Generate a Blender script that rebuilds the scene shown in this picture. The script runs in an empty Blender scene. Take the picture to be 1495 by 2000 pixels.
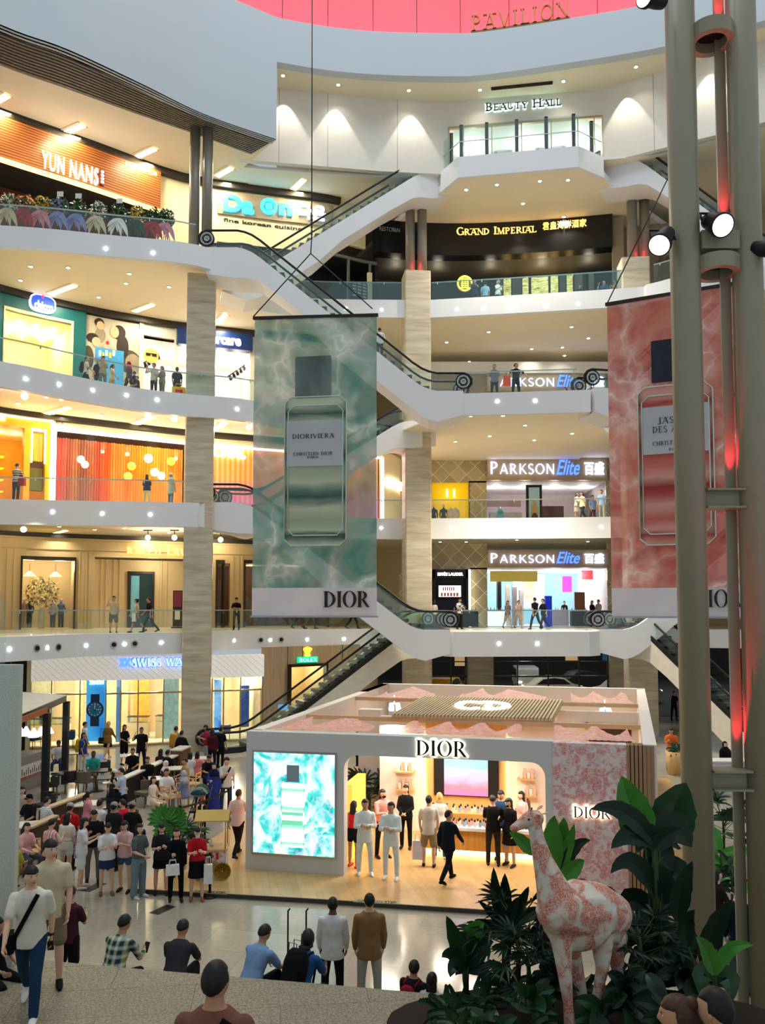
import bpy,bmesh,math,random
import numpy as np
from mathutils import Vector,Matrix,Euler
random.seed(7)
SC=bpy.context.scene
COL=SC.collection
PI=math.pi
# ---------------------------------------------------------------- camera
CAMZ,FPX,PX,PY=6.5,1600.0,747.5,1095.0
TILT=math.atan(95/FPX)
cam_d=bpy.data.cameras.new('camera')
cam=bpy.data.objects.new('camera',cam_d)
COL.objects.link(cam)
cam.location=(0,0,CAMZ)
cam.rotation_euler=(PI/2+TILT,0,0)
cam_d.sensor_fit='AUTO'
cam_d.sensor_width=36
cam_d.lens=FPX/2000*36
cam_d.shift_y=(PY-1000)/2000
cam_d.clip_end=400
SC.camera=cam
# ---------------------------------------------------------------- world and exposure
SC.view_settings.view_transform='Standard'
SC.view_settings.look='None'
SC.view_settings.exposure=0.36
SC.view_settings.gamma=1.0
SC.view_settings.use_curve_mapping=False
SC.cycles.max_bounces=5
SC.cycles.transparent_max_bounces=14
SC.cycles.sample_clamp_indirect=3.0
W=bpy.data.worlds.new('sky')
SC.world=W
W.use_nodes=True
bg=W.node_tree.nodes['Background']
bg.inputs[0].default_value=(0.80,0.90,0.97,1)
bg.inputs[1].default_value=0.40
def lamp(name,kind,loc,power,color=(1,1,1),size=0.1,target=None,spot=None,blend=0.6,sy=None):
 d=bpy.data.lights.new(name,kind)
 d.energy=power
 d.color=color
 if kind=='AREA':
  d.size=size
  if sy:
   d.shape='RECTANGLE'
   d.size_y=sy
 else:
  d.shadow_soft_size=size
 if kind=='SPOT':
  d.spot_size=math.radians(spot or 90)
  d.spot_blend=blend
 o=bpy.data.objects.new(name,d)
 COL.objects.link(o)
 o.location=loc
 if target is not None:
  o.rotation_euler=(Vector(target)-Vector(loc)).to_track_quat('-Z','Y').to_euler()
 return o
WARM=(1.0,0.88,0.68)
WHT=(1.0,0.95,0.88)
# skylight over the atrium
lamp('skylight','AREA',(2,22,58),6500,(0.88,0.95,1.0),30,(2,24,0))
# ---------------------------------------------------------------- pixel helpers (place a thing where the photograph shows it)
FW=Vector((0,math.cos(TILT),math.sin(TILT)))
UP=Vector((0,-math.sin(TILT),math.cos(TILT)))
CAM=Vector((0,0,CAMZ))
def ray(px,py):return FW+Vector((1,0,0))*((px-PX)/FPX)+UP*((PY-py)/FPX)
def at_z(px,py,z):
 d=ray(px,py);return CAM+d*((z-CAMZ)/d.z)
def at_y(px,py,y):
 d=ray(px,py);return CAM+d*(y/d.y)
def project(p):
 q=Vector(p)-CAM
 w=q.dot(FW)
 return(PX+FPX*q.x/w,PY-FPX*q.dot(UP)/w)
 # ---------------------------------------------------------------- materials
MATS={}
def mat(name,col,rough=0.6,metal=0.0,emit=0.0,ecol=None,vary=0.06,scale=3.0,spec=0.3,bump=0.0,coat=0.0):
 if name in MATS:return MATS[name]
 m=bpy.data.materials.new(name);m.use_nodes=True
 nt=m.node_tree;b=nt.nodes['Principled BSDF']
 col=tuple(col)+(1,)
 b.inputs['Roughness'].default_value=rough
 b.inputs['Metallic'].default_value=metal
 b.inputs['Specular IOR Level'].default_value=spec
 b.inputs['Coat Weight'].default_value=coat
 if vary>0:
  tc=nt.nodes.new('ShaderNodeTexCoord');n=nt.nodes.new('ShaderNodeTexNoise')
  n.inputs['Scale'].default_value=scale
  nt.links.new(tc.outputs['Object'],n.inputs['Vector'])
  r=nt.nodes.new('ShaderNodeValToRGB')
  r.color_ramp.elements[0].position=.3;r.color_ramp.elements[1].position=.7
  r.color_ramp.elements[0].color=tuple(c*(1-vary)for c in col[:3])+(1,)
  r.color_ramp.elements[1].color=tuple(min(1,c*(1+vary))for c in col[:3])+(1,)
  nt.links.new(n.outputs['Fac'],r.inputs['Fac']);nt.links.new(r.outputs['Color'],b.inputs['Base Color'])
  if bump:
   bp=nt.nodes.new('ShaderNodeBump');bp.inputs['Strength'].default_value=bump
   nt.links.new(n.outputs['Fac'],bp.inputs['Height']);nt.links.new(bp.outputs['Normal'],b.inputs['Normal'])
 else:
  b.inputs['Base Color'].default_value=col
 if emit:
  b.inputs['Emission Color'].default_value=tuple(ecol or col[:3])+(1,)
  b.inputs['Emission Strength'].default_value=emit
 MATS[name]=m
 return m
def s2l(*c):
 return tuple((x/255/12.92)if x/255<=.04045 else((x/255+.055)/1.055)**2.4 for x in c)
def cm(r,g,b,rough=0.75,**k):
 """a plain cloth/paint material by its sRGB colour"""
 return mat('paint_%d_%d_%d_%d'%(r,g,b,int(rough*100)),s2l(r,g,b),rough,**k)
def glow(name,rgb,s):return mat(name,s2l(*rgb),0.5,emit=s,vary=0)
def nodes_mat(name,build,rough=0.6,**k):
 """material whose colour comes from build(nt) -> colour socket"""
 if name in MATS:return MATS[name]
 m=mat(name,(1,1,1),rough,vary=0,**k)
 nt=m.node_tree;c=build(nt)
 b=nt.nodes['Principled BSDF']
 nt.links.new(c,b.inputs['Base Color'])
 if k.get('emit'):nt.links.new(c,b.inputs['Emission Color'])
 return m
def N(nt,t,**inp):
 n=nt.nodes.new('ShaderNode'+t)
 for k,v in inp.items():
  if k in n.inputs:n.inputs[k].default_value=v
 return n
def ramp(nt,src,stops):
 r=N(nt,'ValToRGB');e=r.color_ramp.elements
 while len(e)<len(stops):e.new(.5)
 for i,(p,c)in enumerate(stops):
  e[i].position=p;e[i].color=tuple(c)+(1,)
 nt.links.new(src,r.inputs['Fac']);return r.outputs['Color']
def objco(nt,scale=(1,1,1),rot=(0,0,0)):
 tc=N(nt,'TexCoord');mp=N(nt,'Mapping')
 mp.inputs['Scale'].default_value=scale;mp.inputs['Rotation'].default_value=rot
 nt.links.new(tc.outputs['Object'],mp.inputs['Vector']);return mp.outputs['Vector']
def noise(nt,v,scale,detail=3,dist=0.0,out='Fac'):
 n=N(nt,'TexNoise',Scale=scale,Detail=detail,Distortion=dist)
 nt.links.new(v,n.inputs['Vector']);return n.outputs[out]
def mixc(nt,f,a,b,mode='MIX'):
 m=N(nt,'Mix');m.data_type='RGBA';m.blend_type=mode
 for s,i in((f,0),(a,6),(b,7)):
  if hasattr(s,'node'):nt.links.new(s,m.inputs[i])
  elif i==0:m.inputs[0].default_value=s
  else:m.inputs[i].default_value=tuple(s)+(1,)
 return m.outputs[2]
def glass(name,tint=(0.80,0.93,0.90),refl=0.10,rough=0.02):
 if name in MATS:return MATS[name]
 m=bpy.data.materials.new(name);m.use_nodes=True;nt=m.node_tree
 nt.nodes.remove(nt.nodes['Principled BSDF'])
 t=N(nt,'BsdfTransparent');t.inputs[0].default_value=tint+(1,)
 g=N(nt,'BsdfGlossy');g.inputs['Roughness'].default_value=rough;g.inputs[0].default_value=(.9,1,.97,1)
 x=N(nt,'MixShader');x.inputs[0].default_value=refl
 nt.links.new(t.outputs[0],x.inputs[1]);nt.links.new(g.outputs[0],x.inputs[2])
 nt.links.new(x.outputs[0],nt.nodes['Material Output'].inputs[0])
 MATS[name]=m;return m
GLASS=glass('balustrade_glass',(.93,.975,.955),.05)
WGLASS=glass('shop_glass',(.96,.98,.97),.03)
WHITE=mat('white_plaster',s2l(238,237,238),.55,vary=.015,scale=.6)
CEIL=mat('cream_ceiling',s2l(246,234,206),.75,vary=.02,scale=.7)
CREAM=mat('cream_wall',s2l(232,216,176),.7,vary=.02)
BLACK=mat('black_satin',(.012,.012,.013),.45,vary=.1)
DARK=mat('dark_interior',(.02,.022,.024),.6,vary=.2)
DKBROWN=mat('dark_bronze',s2l(52,42,36),.4,.3)
STEEL=mat('brushed_steel',s2l(190,192,192),.3,.9,vary=.04)
RAILM=mat('rail_steel',s2l(190,195,190),.35,.6,vary=.03)
RUBBER=mat('black_rubber',(.01,.01,.011),.5,vary=.1)
GOLD=mat('gold',s2l(214,170,80),.3,.8,vary=.05)
LEDW=glow('led_white',(255,250,240),14)
LEDY=glow('led_warm',(255,226,150),9)
def marble_b(nt):
 v=objco(nt,(.35,.35,2.6))
 a=noise(nt,v,1.8,7,.35)
 c=ramp(nt,a,[(.25,s2l(176,158,130)),(.5,s2l(204,190,164)),(.75,s2l(222,212,190))])
 return c
MARBLE=nodes_mat('travertine',marble_b,.35,spec=.5)
def wood_mat(name,a,b,axis=(6,6,.4),rough=.5,**k):
 def f(nt):
  v=objco(nt,axis);n=noise(nt,v,2.0,5,.6)
  return ramp(nt,n,[(.3,a),(.7,b)])
 return nodes_mat(name,f,rough,**k)
OAK=wood_mat('pale_oak',s2l(206,160,100),s2l(226,184,126))
HONEY=wood_mat('honey_wood',s2l(196,130,52),s2l(226,164,84),(.6,.6,6))
WALNUT=wood_mat('walnut',s2l(96,62,40),s2l(132,90,60))
# ---------------------------------------------------------------- mesh builder
class MB:
 def __init__(s):s.v,s.f,s.m,s.mi,s.sm=[],[],[],0,[]
 def add(s,vs,fs,mi=None,smooth=False):
  o=len(s.v);s.v+=[tuple(x)for x in vs]
  for f in fs:
   s.f.append(tuple(i+o for i in f));s.m.append(s.mi if mi is None else mi);s.sm.append(smooth)
  return s
 def box(s,c,d,mi=None,rz=0.0,M=None):
  x,y,z=d[0]/2,d[1]/2,d[2]/2
  P=[Vector((a*x,b*y,e*z))for a in(-1,1)for b in(-1,1)for e in(-1,1)]
  R=M or Matrix.Rotation(rz,3,'Z');c=Vector(c)
  return s.add([c+R@p for p in P],[(0,1,3,2),(4,6,7,5),(0,4,5,1),(2,3,7,6),(0,2,6,4),(1,5,7,3)],mi)
 def hexa(s,b,t,mi=None):
  n=len(b)
  return s.add(list(b)+list(t),[tuple(range(n-1,-1,-1)),tuple(range(n,2*n))]+[(i,(i+1)%n,n+(i+1)%n,n+i)for i in range(n)],mi)
 def prism(s,poly,z0,z1,mi=None,mt=None,mb=None):
  n=len(poly);o=len(s.v)
  s.v+=[(p[0],p[1],z0)for p in poly]+[(p[0],p[1],z1)for p in poly]
  mi=s.mi if mi is None else mi
  for f,m in[(tuple(range(n-1,-1,-1)),mb if mb is not None else mi),(tuple(range(n,2*n)),mt if mt is not None else mi)]+[((i,(i+1)%n,n+(i+1)%n,n+i),mi)for i in range(n)]:
   s.f.append(tuple(i+o for i in f));s.m.append(m);s.sm.append(False)
  return s
 def tube(s,pts,r,n=8,mi=None,caps=True,flat=1.0):
  pts=[Vector(p)for p in pts];k=len(pts)
  rs=r if isinstance(r,(list,tuple))else[r]*k
  vs,fs=[],[]
  nrm=None
  for i in range(k):
   t=(pts[min(i+1,k-1)]-pts[max(i-1,0)]).normalized()
   if nrm is None:
    nrm=t.cross(Vector((0,0,1))if abs(t.z)<.95 else Vector((1,0,0))).normalized()
   else:
    nrm=(nrm-t*nrm.dot(t)).normalized()
   bn=t.cross(nrm)
   for j in range(n):
    a=2*PI*j/n
    vs.append(pts[i]+(nrm*math.cos(a)+bn*math.sin(a)*flat)*rs[i])
  for i in range(k-1):
   for j in range(n):
    a,b=i*n+j,i*n+(j+1)%n
    fs.append((a,b,b+n,a+n))
  if caps:fs+=[tuple(range(n-1,-1,-1)),tuple(range((k-1)*n,k*n))]
  return s.add(vs,fs,mi,True)
 def lathe(s,prof,c=(0,0,0),n=16,mi=None,M=None):
  c=Vector(c);k=len(prof);vs=[]
  for(r,z)in prof:
   for j in range(n):
    p=Vector((r*math.cos(2*PI*j/n),r*math.sin(2*PI*j/n),z))
    vs.append(c+(M@p if M else p))
  fs=[(i*n+j,i*n+(j+1)%n,(i+1)*n+(j+1)%n,(i+1)*n+j)for i in range(k-1)for j in range(n)]
  fs+=[tuple(range(n-1,-1,-1)),tuple(range((k-1)*n,k*n))]
  return s.add(vs,fs,mi,True)
 def ell(s,c,r,nu=12,nv=8,mi=None,M=None):
  c=Vector(c);vs,fs=[],[]
  for i in range(nv+1):
   a=PI*i/nv
   for j in range(nu):
    b=2*PI*j/nu
    p=Vector((r[0]*math.sin(a)*math.cos(b),r[1]*math.sin(a)*math.sin(b),r[2]*math.cos(a)))
    vs.append(c+(M@p if M else p))
  for i in range(nv):
   for j in range(nu):
    fs.append((i*nu+j,(i+1)*nu+j,(i+1)*nu+(j+1)%nu,i*nu+(j+1)%nu))
  return s.add(vs,fs,mi,True)
 def strip(s,A,B,mi=None,smooth=False):
  n=len(A)
  return s.add(list(A)+list(B),[(i,i+1,n+i+1,n+i)for i in range(n-1)],mi,smooth)
 def build(s,name,mats,parent=None,loc=None):
  me=bpy.data.meshes.new(name)
  me.from_pydata(s.v,[],s.f)
  if not isinstance(mats,(list,tuple)):mats=[mats]
  for m in mats:me.materials.append(m)
  me.polygons.foreach_set('material_index',s.m)
  me.polygons.foreach_set('use_smooth',s.sm)
  me.update()
  o=bpy.data.objects.new(name,me);COL.objects.link(o)
  if parent is not None:o.parent=parent
  if loc is not None:o.location=loc
  return o
def empty(name,loc=(0,0,0),rz=0.0):
 o=bpy.data.objects.new(name,None);o.empty_display_size=.2
 COL.objects.link(o);o.location=loc;o.rotation_euler=(0,0,rz);return o
def tag(o,label=None,cat=None,group=None,kind=None):
 for k,v in(('label',label),('category',cat),('group',group),('kind',kind)):
  if v:o[k]=v
 return o
def struct(o,label=None,cat=None):return tag(o,label,cat,kind='structure')
def copy_tree(o,parent=None):
 c=o.copy();COL.objects.link(c);c.parent=parent
 for ch in list(o.children):copy_tree(ch,c)
 return c
 # ---------------------------------------------------------------- lettering
def L(x0,y0,x1,y1,w):return('L',x0,y0,x1,y1,w)
def A(cx,cy,rx,ry,a0,a1,wx,wy):return('A',cx,cy,rx,ry,a0,a1,wx,wy)
def glyphs(T=.15,t=.045,serif=True):
 h=t
 G={'D':(.78,[L(.14,0,.14,1,T),A(.14,.5,.6,.5,-90,90,T,t)],[.14]),'I':(.3,[L(.15,0,.15,1,T)],[.15]),'O':(.9,[A(.45,.5,.43,.52,0,360,T,t)],[]),'C':(.8,[A(.45,.5,.43,.52,48,312,T,t),L(.74,.78,.74,.98,t)],[]),'G':(.86,[A(.45,.5,.43,.52,48,312,T,t),L(.74,0.05,.74,.42,T*.8),L(.6,.42,.84,.42,t)],[]),'R':(.76,[L(.14,0,.14,1,T),A(.28,.74,.32,.26,-90,90,T,t),L(.1,1-h/2,.3,1-h/2,t),L(.1,.48+h/2,.3,.48+h/2,t),L(.33,.5,.68,0,T)],[.14]),'P':(.66,[L(.14,0,.14,1,T),A(.28,.72,.32,.28,-90,90,T,t),L(.1,1-h/2,.3,1-h/2,t),L(.1,.44+h/2,.3,.44+h/2,t)],[.14]),'B':(.68,[L(.14,0,.14,1,T),A(.28,.75,.28,.25,-90,90,T*.9,t),A(.28,.26,.34,.26,-90,90,T,t),L(.1,1-h/2,.3,1-h/2,t),L(.1,.51,.3,.51,t),L(.1,h/2,.3,h/2,t)],[.14]),'A':(.8,[L(.06,0,.39,1,t*1.1),L(.41,1,.72,0,T),L(.18,.33,.6,.33,t)],[.06,.72]),'V':(.78,[L(.08,1,.4,0,T),L(.4,0,.72,1,t*1.1)],[]),'N':(.84,[L(.12,0,.12,1,t*1.1),L(.12,1,.72,0,T),L(.72,0,.72,1,t*1.1)],[.12]),'M':(1.0,[L(.1,0,.12,1,t*1.1),L(.14,1,.48,0,T),L(.48,0,.84,1,t*1.1),L(.86,0,.86,1,T)],[.1,.86]),'L':(.62,[L(.14,0,.14,1,T),L(.14,h/2,.58,h/2,t),L(.57,0,.57,.2,t)],[.14]),'E':(.64,[L(.14,0,.14,1,T),L(.14,h/2,.56,h/2,t),L(.14,.52,.46,.52,t),L(.14,1-h/2,.54,1-h/2,t),L(.55,0,.55,.2,t),L(.53,.82,.53,1,t)],[.14]),'T':(.72,[L(.36,0,.36,1,T),L(.03,1-h/2,.69,1-h/2,t),L(.05,.82,.05,1,t),L(.67,.82,.67,1,t)],[.36]),'U':(.8,[L(.14,.3,.14,1,T),L(.66,.3,.66,1,t*1.1),A(.38,.3,.31,.31,180,360,T*.9,t)],[]),'Y':(.74,[L(.06,1,.37,.45,T),L(.37,.45,.68,1,t),L(.37,0,.37,.48,T)],[.37]),'H':(.84,[L(.14,0,.14,1,T),L(.7,0,.7,1,T),L(.14,.52,.7,.52,t)],[.14,.7]),'S':(.58,[A(.29,.75,.24,.265,30,275,.11*T/.15,max(t,.07)),A(.29,.25,.27,.27,-150,95,.12*T/.15,max(t,.07))],[]),'W':(1.1,[L(.06,1,.3,0,T),L(.3,0,.54,1,t*1.1),L(.54,1,.78,0,T),L(.78,0,1.04,1,t*1.1)],[]),'J':(.4,[L(.24,.1,.24,1,T),A(.1,.1,.21,.22,200,360,T*.7,t)],[.24]),'K':(.76,[L(.14,0,.14,1,T),L(.16,.42,.66,1,t),L(.3,.56,.72,0,T)],[.14]),'X':(.74,[L(.08,1,.66,0,T),L(.08,0,.66,1,t)],[]),'Z':(.66,[L(.06,h/2,.6,h/2,t),L(.06,1-h/2,.6,1-h/2,t),L(.1,0,.56,1,T)],[]),' ':(.42,[],[]),}
 return G
def serif_text(s,T=.15,t=.045,serif=True,gap=.08,small=None):
 """2-D letter pieces (list of closed quads) and the total width; cap height 1. small: height of all but each word's first letter"""
 G=glyphs(T,t);quads=[];x=0;first=True
 for ch in s:
  w,st,sf=G.get(ch,G[' '])
  k=1 if(first or not small)else small
  first=ch==' '
  st=list(st)
  if serif:
   for sx in sf:
    b=T*.5+.075
    st+=[L(sx-b,.0175,sx+b,.0175,.035),L(sx-b,1-.0175,sx+b,1-.0175,.035)]
  for q in st:
   if q[0]=='L':
    _,x0,y0,x1,y1,ww=q
    if abs(y1-y0)<1e-6:pts=[(x0,y0-ww/2),(x1,y0-ww/2),(x1,y0+ww/2),(x0,y0+ww/2)]
    else:
     if y0>y1:x0,y0,x1,y1=x1,y1,x0,y0
     pts=[(x0-ww/2,y0),(x0+ww/2,y0),(x1+ww/2,y1),(x1-ww/2,y1)]
    quads.append([(x+a*k,b*k)for a,b in pts])
   else:
    _,cx,cy,rx,ry,a0,a1,wx,wy=q
    n=max(6,int(abs(a1-a0)/12))
    for i in range(n):
     p=[math.radians(a0+(a1-a0)*j/n)for j in(i,i+1)]
     o=[(cx+rx*math.cos(a),cy+ry*math.sin(a))for a in p]
     e=[(cx+(rx-wx)*math.cos(a),cy+(ry-wy)*math.sin(a))for a in p]
     quads.append([(x+a*k,b*k)for a,b in(e[0],o[0],o[1],e[1])])
  x+=(w+gap)*k
 return quads,x-gap
def serif_mb(s,depth=.1,**k):
 q,w=serif_text(s,**k);m=MB()
 for p in q:
  m.hexa([(a,b,0)for a,b in p],[(a,b,depth)for a,b in p])
 return m,w
_fc={}
def sans_mb(s,depth=.1,bold=0.0,shear=0.0,spacing=1.0):
 key=(s,depth,bold,shear,spacing)
 c=bpy.data.curves.new('lettering','FONT');c.body=s;c.extrude=depth/2;c.offset=bold;c.shear=shear;c.space_character=spacing
 c.resolution_u=4;c.size=1.0
 o=bpy.data.objects.new('lettering',c)
 me=bpy.data.meshes.new_from_object(o)
 v=np.empty(len(me.vertices)*3,'f');me.vertices.foreach_get('co',v);v=v.reshape(-1,3)
 f=[tuple(p.vertices)for p in me.polygons]
 bpy.data.objects.remove(o);bpy.data.meshes.remove(me);bpy.data.curves.remove(c)
 lo,hi=v.min(0),v.max(0)
 v=v-np.array([lo[0],lo[1],lo[2]]);h=hi[1]-lo[1]
 v/=np.array([h,h,1]);v[:,2]*=1
 m=MB();m.add(v.tolist(),f)
 return m,float((hi[0]-lo[0])/h)
def place_text(name,tm,mats,frame,wid,hgt,parent=None,depth=None):
 """tm=(MB,width) unit-height letters; frame(u,v,d)->point; stretches to wid x hgt"""
 m,w=tm;n=MB()
 n.f,n.m,n.sm=m.f,m.m,m.sm
 n.v=[tuple(frame(x/w*wid,y*hgt,d if depth is None else(depth if d>1e-4 else 0)))for x,y,d in m.v]
 return n.build(name,mats,parent)
def plane_frame(p,u,v=(0,0,1)):
 p,u,v=Vector(p),Vector(u).normalized(),Vector(v).normalized();n=u.cross(v)
 return lambda a,b,d:p+u*a+v*b+n*d
 # ---------------------------------------------------------------- walls that follow a plan line
class Wall:
 """vertical wall over a plan polyline (left to right seen from the camera); s runs along it, out points to the camera side"""
 def __init__(s,pts,k=1,py=1190):
  s.py=py;p=[Vector((a[0],a[1]))for a in pts]
  if k>1:p=smooth2(p,k)
  s.p=p;s.s=[0]
  for a,b in zip(p,p[1:]):s.s.append(s.s[-1]+(b-a).length)
 def at(s,t,z,off=0.0):
  i=0
  while i<len(s.p)-2 and t>s.s[i+1]:i+=1
  a,b=s.p[i],s.p[i+1];d=(b-a).normalized()
  q=a+d*(t-s.s[i]);n=Vector((d.y,-d.x))
  return Vector((q.x+n.x*off,q.y+n.y*off,z))
 def hit(s,px,py=None):
  d=ray(px,py if py is not None else s.py);best=None
  for i,(a,b)in enumerate(zip(s.p,s.p[1:])):
   e=b-a;den=d.x*e.y-d.y*e.x
   if abs(den)<1e-9:continue
   k=(a.x*e.y-a.y*e.x)/den;u=(a.x*d.y-a.y*d.x)/den
   lo=-1e9 if i==0 else-1e-6;hi=1e9 if i==len(s.p)-2 else 1+1e-6
   if lo<=u<=hi and k>0 and(best is None or k<best[0]):best=(k,s.s[i]+u*e.length)
  k,t=best
  return t,CAMZ+d.z*k
 def S(s,px,py=None):return s.hit(px,py)[0]
 def Z(s,px,py):return s.hit(px,py)[1]
 def span(s,s0,s1):
  return[s0]+[x for x in s.s if s0+.02<x<s1-.02]+[s1]
 def slab(s,mb,s0,s1,z0,z1,o0,o1,mi=None):
  if s1<s0:s0,s1=s1,s0
  ss=s.span(s0,s1);n=len(ss);vs=[]
  for t in ss:vs+=[s.at(t,z0,o0),s.at(t,z1,o0),s.at(t,z1,o1),s.at(t,z0,o1)]
  fs=[(0,1,2,3),(4*n-4,4*n-1,4*n-2,4*n-3)]
  for i in range(n-1):
   for j in range(4):fs.append((4*i+j,4*i+4+j,4*i+4+(j+1)%4,4*i+(j+1)%4))
  return mb.add(vs,fs,mi)
 def pslab(s,mb,x0,y0,x1,y1,o0,o1,mi=None,xm=None):
  """slab by pixel corners: x0/x1 columns, y0 top and y1 bottom read at column xm (default x0)"""
  xm=x0 if xm is None else xm
  return s.slab(mb,s.S(x0,y0),s.S(x1,y0),s.Z(xm,y1),s.Z(xm,y0),o0,o1,mi)
 def frame(s,s0,z0,off=0.0):return lambda u,v,d:s.at(s0+u,z0+v,off+d)
 def text(s,name,tm,mats,x0,x1,ytop,ybot,off=.05,depth=.08,parent=None):
  """letters between pixel columns x0..x1, height read at column x0"""
  a,b=s.S(x0,ybot),s.S(x1,ybot);z0,z1=s.Z(x0,ybot),s.Z(x0,ytop)
  return place_text(name,tm,mats,s.frame(a,z0,off),b-a,z1-z0,parent,depth)
def smooth2(p,k):
 """Catmull-Rom through plan points, k pieces per span"""
 q=[]
 for i in range(len(p)-1):
  a,b,c,d=p[max(i-1,0)],p[i],p[i+1],p[min(i+2,len(p)-1)]
  for j in range(k):
   t=j/k
   q.append(.5*((2*b)+(c-a)*t+(2*a-5*b+4*c-d)*t*t+(3*b-a-3*c+d)*t**3))
 q.append(p[-1]);return q
def curve_z(pix,z,k=6):
 """plan curve through picture points lying on the level z"""
 pts=[at_z(x,y,z)for x,y in pix]
 return smooth2([Vector((p.x,p.y))for p in pts],k)
def bulb(pos,r=.07):return pos
# ================================================================ LEVELS AND PLAN LINES
H=CAMZ
Z1,Z2,Z3,Z4,Z5=5.4,H+4.92,H+9.95,H+16.75,H+23.4
V2=lambda l:[Vector(p)for p in l]
E1=smooth2(V2([(-24,25),(-18,29),(-14.6,32.3),(-12.7,36),(-9.3,38.3),(-8.4,40.2),(-6.6,42.5),(-.5,45),(6,46),(14,45),(24,41)]),6)
E2=smooth2(V2([(-30,33),(-24,35.2)])+[Vector(at_z(x,y,Z2)[:2])for x,y in[(0,976),(366,983),(404,986)]]+V2([(-6.6,41.5),(-3.4,43.6)])+[Vector(at_z(x,y,Z2)[:2])for x,y in[(736,1013.5),(842,1013.5),(1191,1010.5)]]+V2([(18,41.5),(26,36)]),6)
E3=smooth2(V2([(-30,20),(-21,28.5)])+[Vector(at_z(x,y,Z3)[:2])for x,y in[(0,707),(134,734),(267,759),(366,771),(495,784)]]+V2([(-3,42.2),(-.3,44.5),(4,45.5),(12,44.5),(18,42),(26,36)]),6)
E4=smooth2(V2([(-30,32),(-24,34.3)])+[Vector(at_z(x,y,Z4)[:2])for x,y in[(0,441.5),(200,459),(411,487)]]+V2([(-7.2,41.5)])+[Vector(at_z(x,y,Z4)[:2])for x,y in[(570,582),(788,587),(840,587),(1217,564.5),(1272,555),(1400,528)]]+V2([(24,38),(30,33)]),6)
WE1,WE2,WE3,WE4=Wall(E1,py=1240),Wall(E2,py=1000),Wall(E3,py=750),Wall(E4,py=540)
def tiles_b(nt):
 v=objco(nt,(1,1,1),(0,0,.22))
 b=N(nt,'TexBrick',Scale=.8);b.inputs['Color1'].default_value=s2l(150,143,126)+(1,);b.inputs['Color2'].default_value=s2l(168,160,142)+(1,)
 b.inputs['Mortar'].default_value=s2l(126,120,106)+(1,);b.inputs['Mortar Size'].default_value=.006;b.inputs['Bias'].default_value=-.3
 b.offset=0;b.inputs['Brick Width'].default_value=.8;b.inputs['Row Height'].default_value=.8
 nt.links.new(v,b.inputs['Vector'])
 n=noise(nt,v,.35,5,.5);n2=noise(nt,v,9,4)
 c=mixc(nt,ramp(nt,n,[(.35,(0,0,0)),(.65,(.45,.45,.45))]),b.outputs['Color'],s2l(190,182,164))
 return mixc(nt,.12,c,ramp(nt,n2,[(.3,s2l(120,112,100)),(.7,s2l(205,198,182))]))
TILES=nodes_mat('polished_stone_tiles',tiles_b,.14,spec=.5)
def granite_b(nt):
 v=objco(nt);n=noise(nt,v,38,3);n2=noise(nt,v,1.2,3)
 c=ramp(nt,n,[(.3,s2l(104,96,80)),(.5,s2l(142,133,114)),(.72,s2l(172,162,142))])
 b=N(nt,'TexBrick',Scale=1);b.inputs['Color1'].default_value=(1,1,1,1);b.inputs['Color2'].default_value=(.93,.93,.93,1);b.inputs['Mortar'].default_value=(.5,.5,.5,1)
 b.inputs['Mortar Size'].default_value=.006;b.inputs['Brick Width'].default_value=2.2;b.inputs['Row Height'].default_value=.75
 nt.links.new(objco(nt,(1,1,1),(0,0,-.12)),b.inputs['Vector'])
 return mixc(nt,1.0,c,b.outputs['Color'],'MULTIPLY')
GRANITE=nodes_mat('speckled_granite',granite_b,.55)
def fine_granite_b(nt):
 n=noise(nt,objco(nt),55,3)
 return ramp(nt,n,[(.3,s2l(186,192,180)),(.7,s2l(216,220,208))])
PGRAN=nodes_mat('grey_granite_cladding',fine_granite_b,.6)
FLOORM=mat('mall_floor',s2l(214,204,184),.25,vary=.05)
# ground floor
g=MB();g.add([(-60,6,0),(60,6,0),(60,95,0),(-60,95,0)],[(0,1,2,3)])
struct(g.build('floor',TILES),'polished grey stone tile ground floor of the atrium')
def slab(name,edge,z,fascia,thick=.35,label=None,back=64,parts=None):
 m=MB()
 m.prism([(p.x,p.y)for p in edge]+[(48,back),(-55,back)],z-thick,z,0,2,1)
 w=Wall(edge)
 for a,b in(parts or[(0,w.s[-1])]):w.slab(m,a,b,z-fascia,z+.03,-.28,.02,0)
 return struct(m.build(name,[WHITE,CEIL,FLOORM]),label)
slab('balcony_floor',E1,Z1,.95,label='white balcony edge of the first level above the ground shops')
slab('balcony_floor',E2,Z2,1.1,label='white balcony edge of the second level')
slab('balcony_floor',E3,Z3,1.0,parts=[(0,WE3.S(700)),(WE3.S(1200),WE3.s[-1])],label='white balcony edge of the third level')
slab('balcony_floor',E4,Z4,.95,label='white balcony edge of the fourth level')
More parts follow.
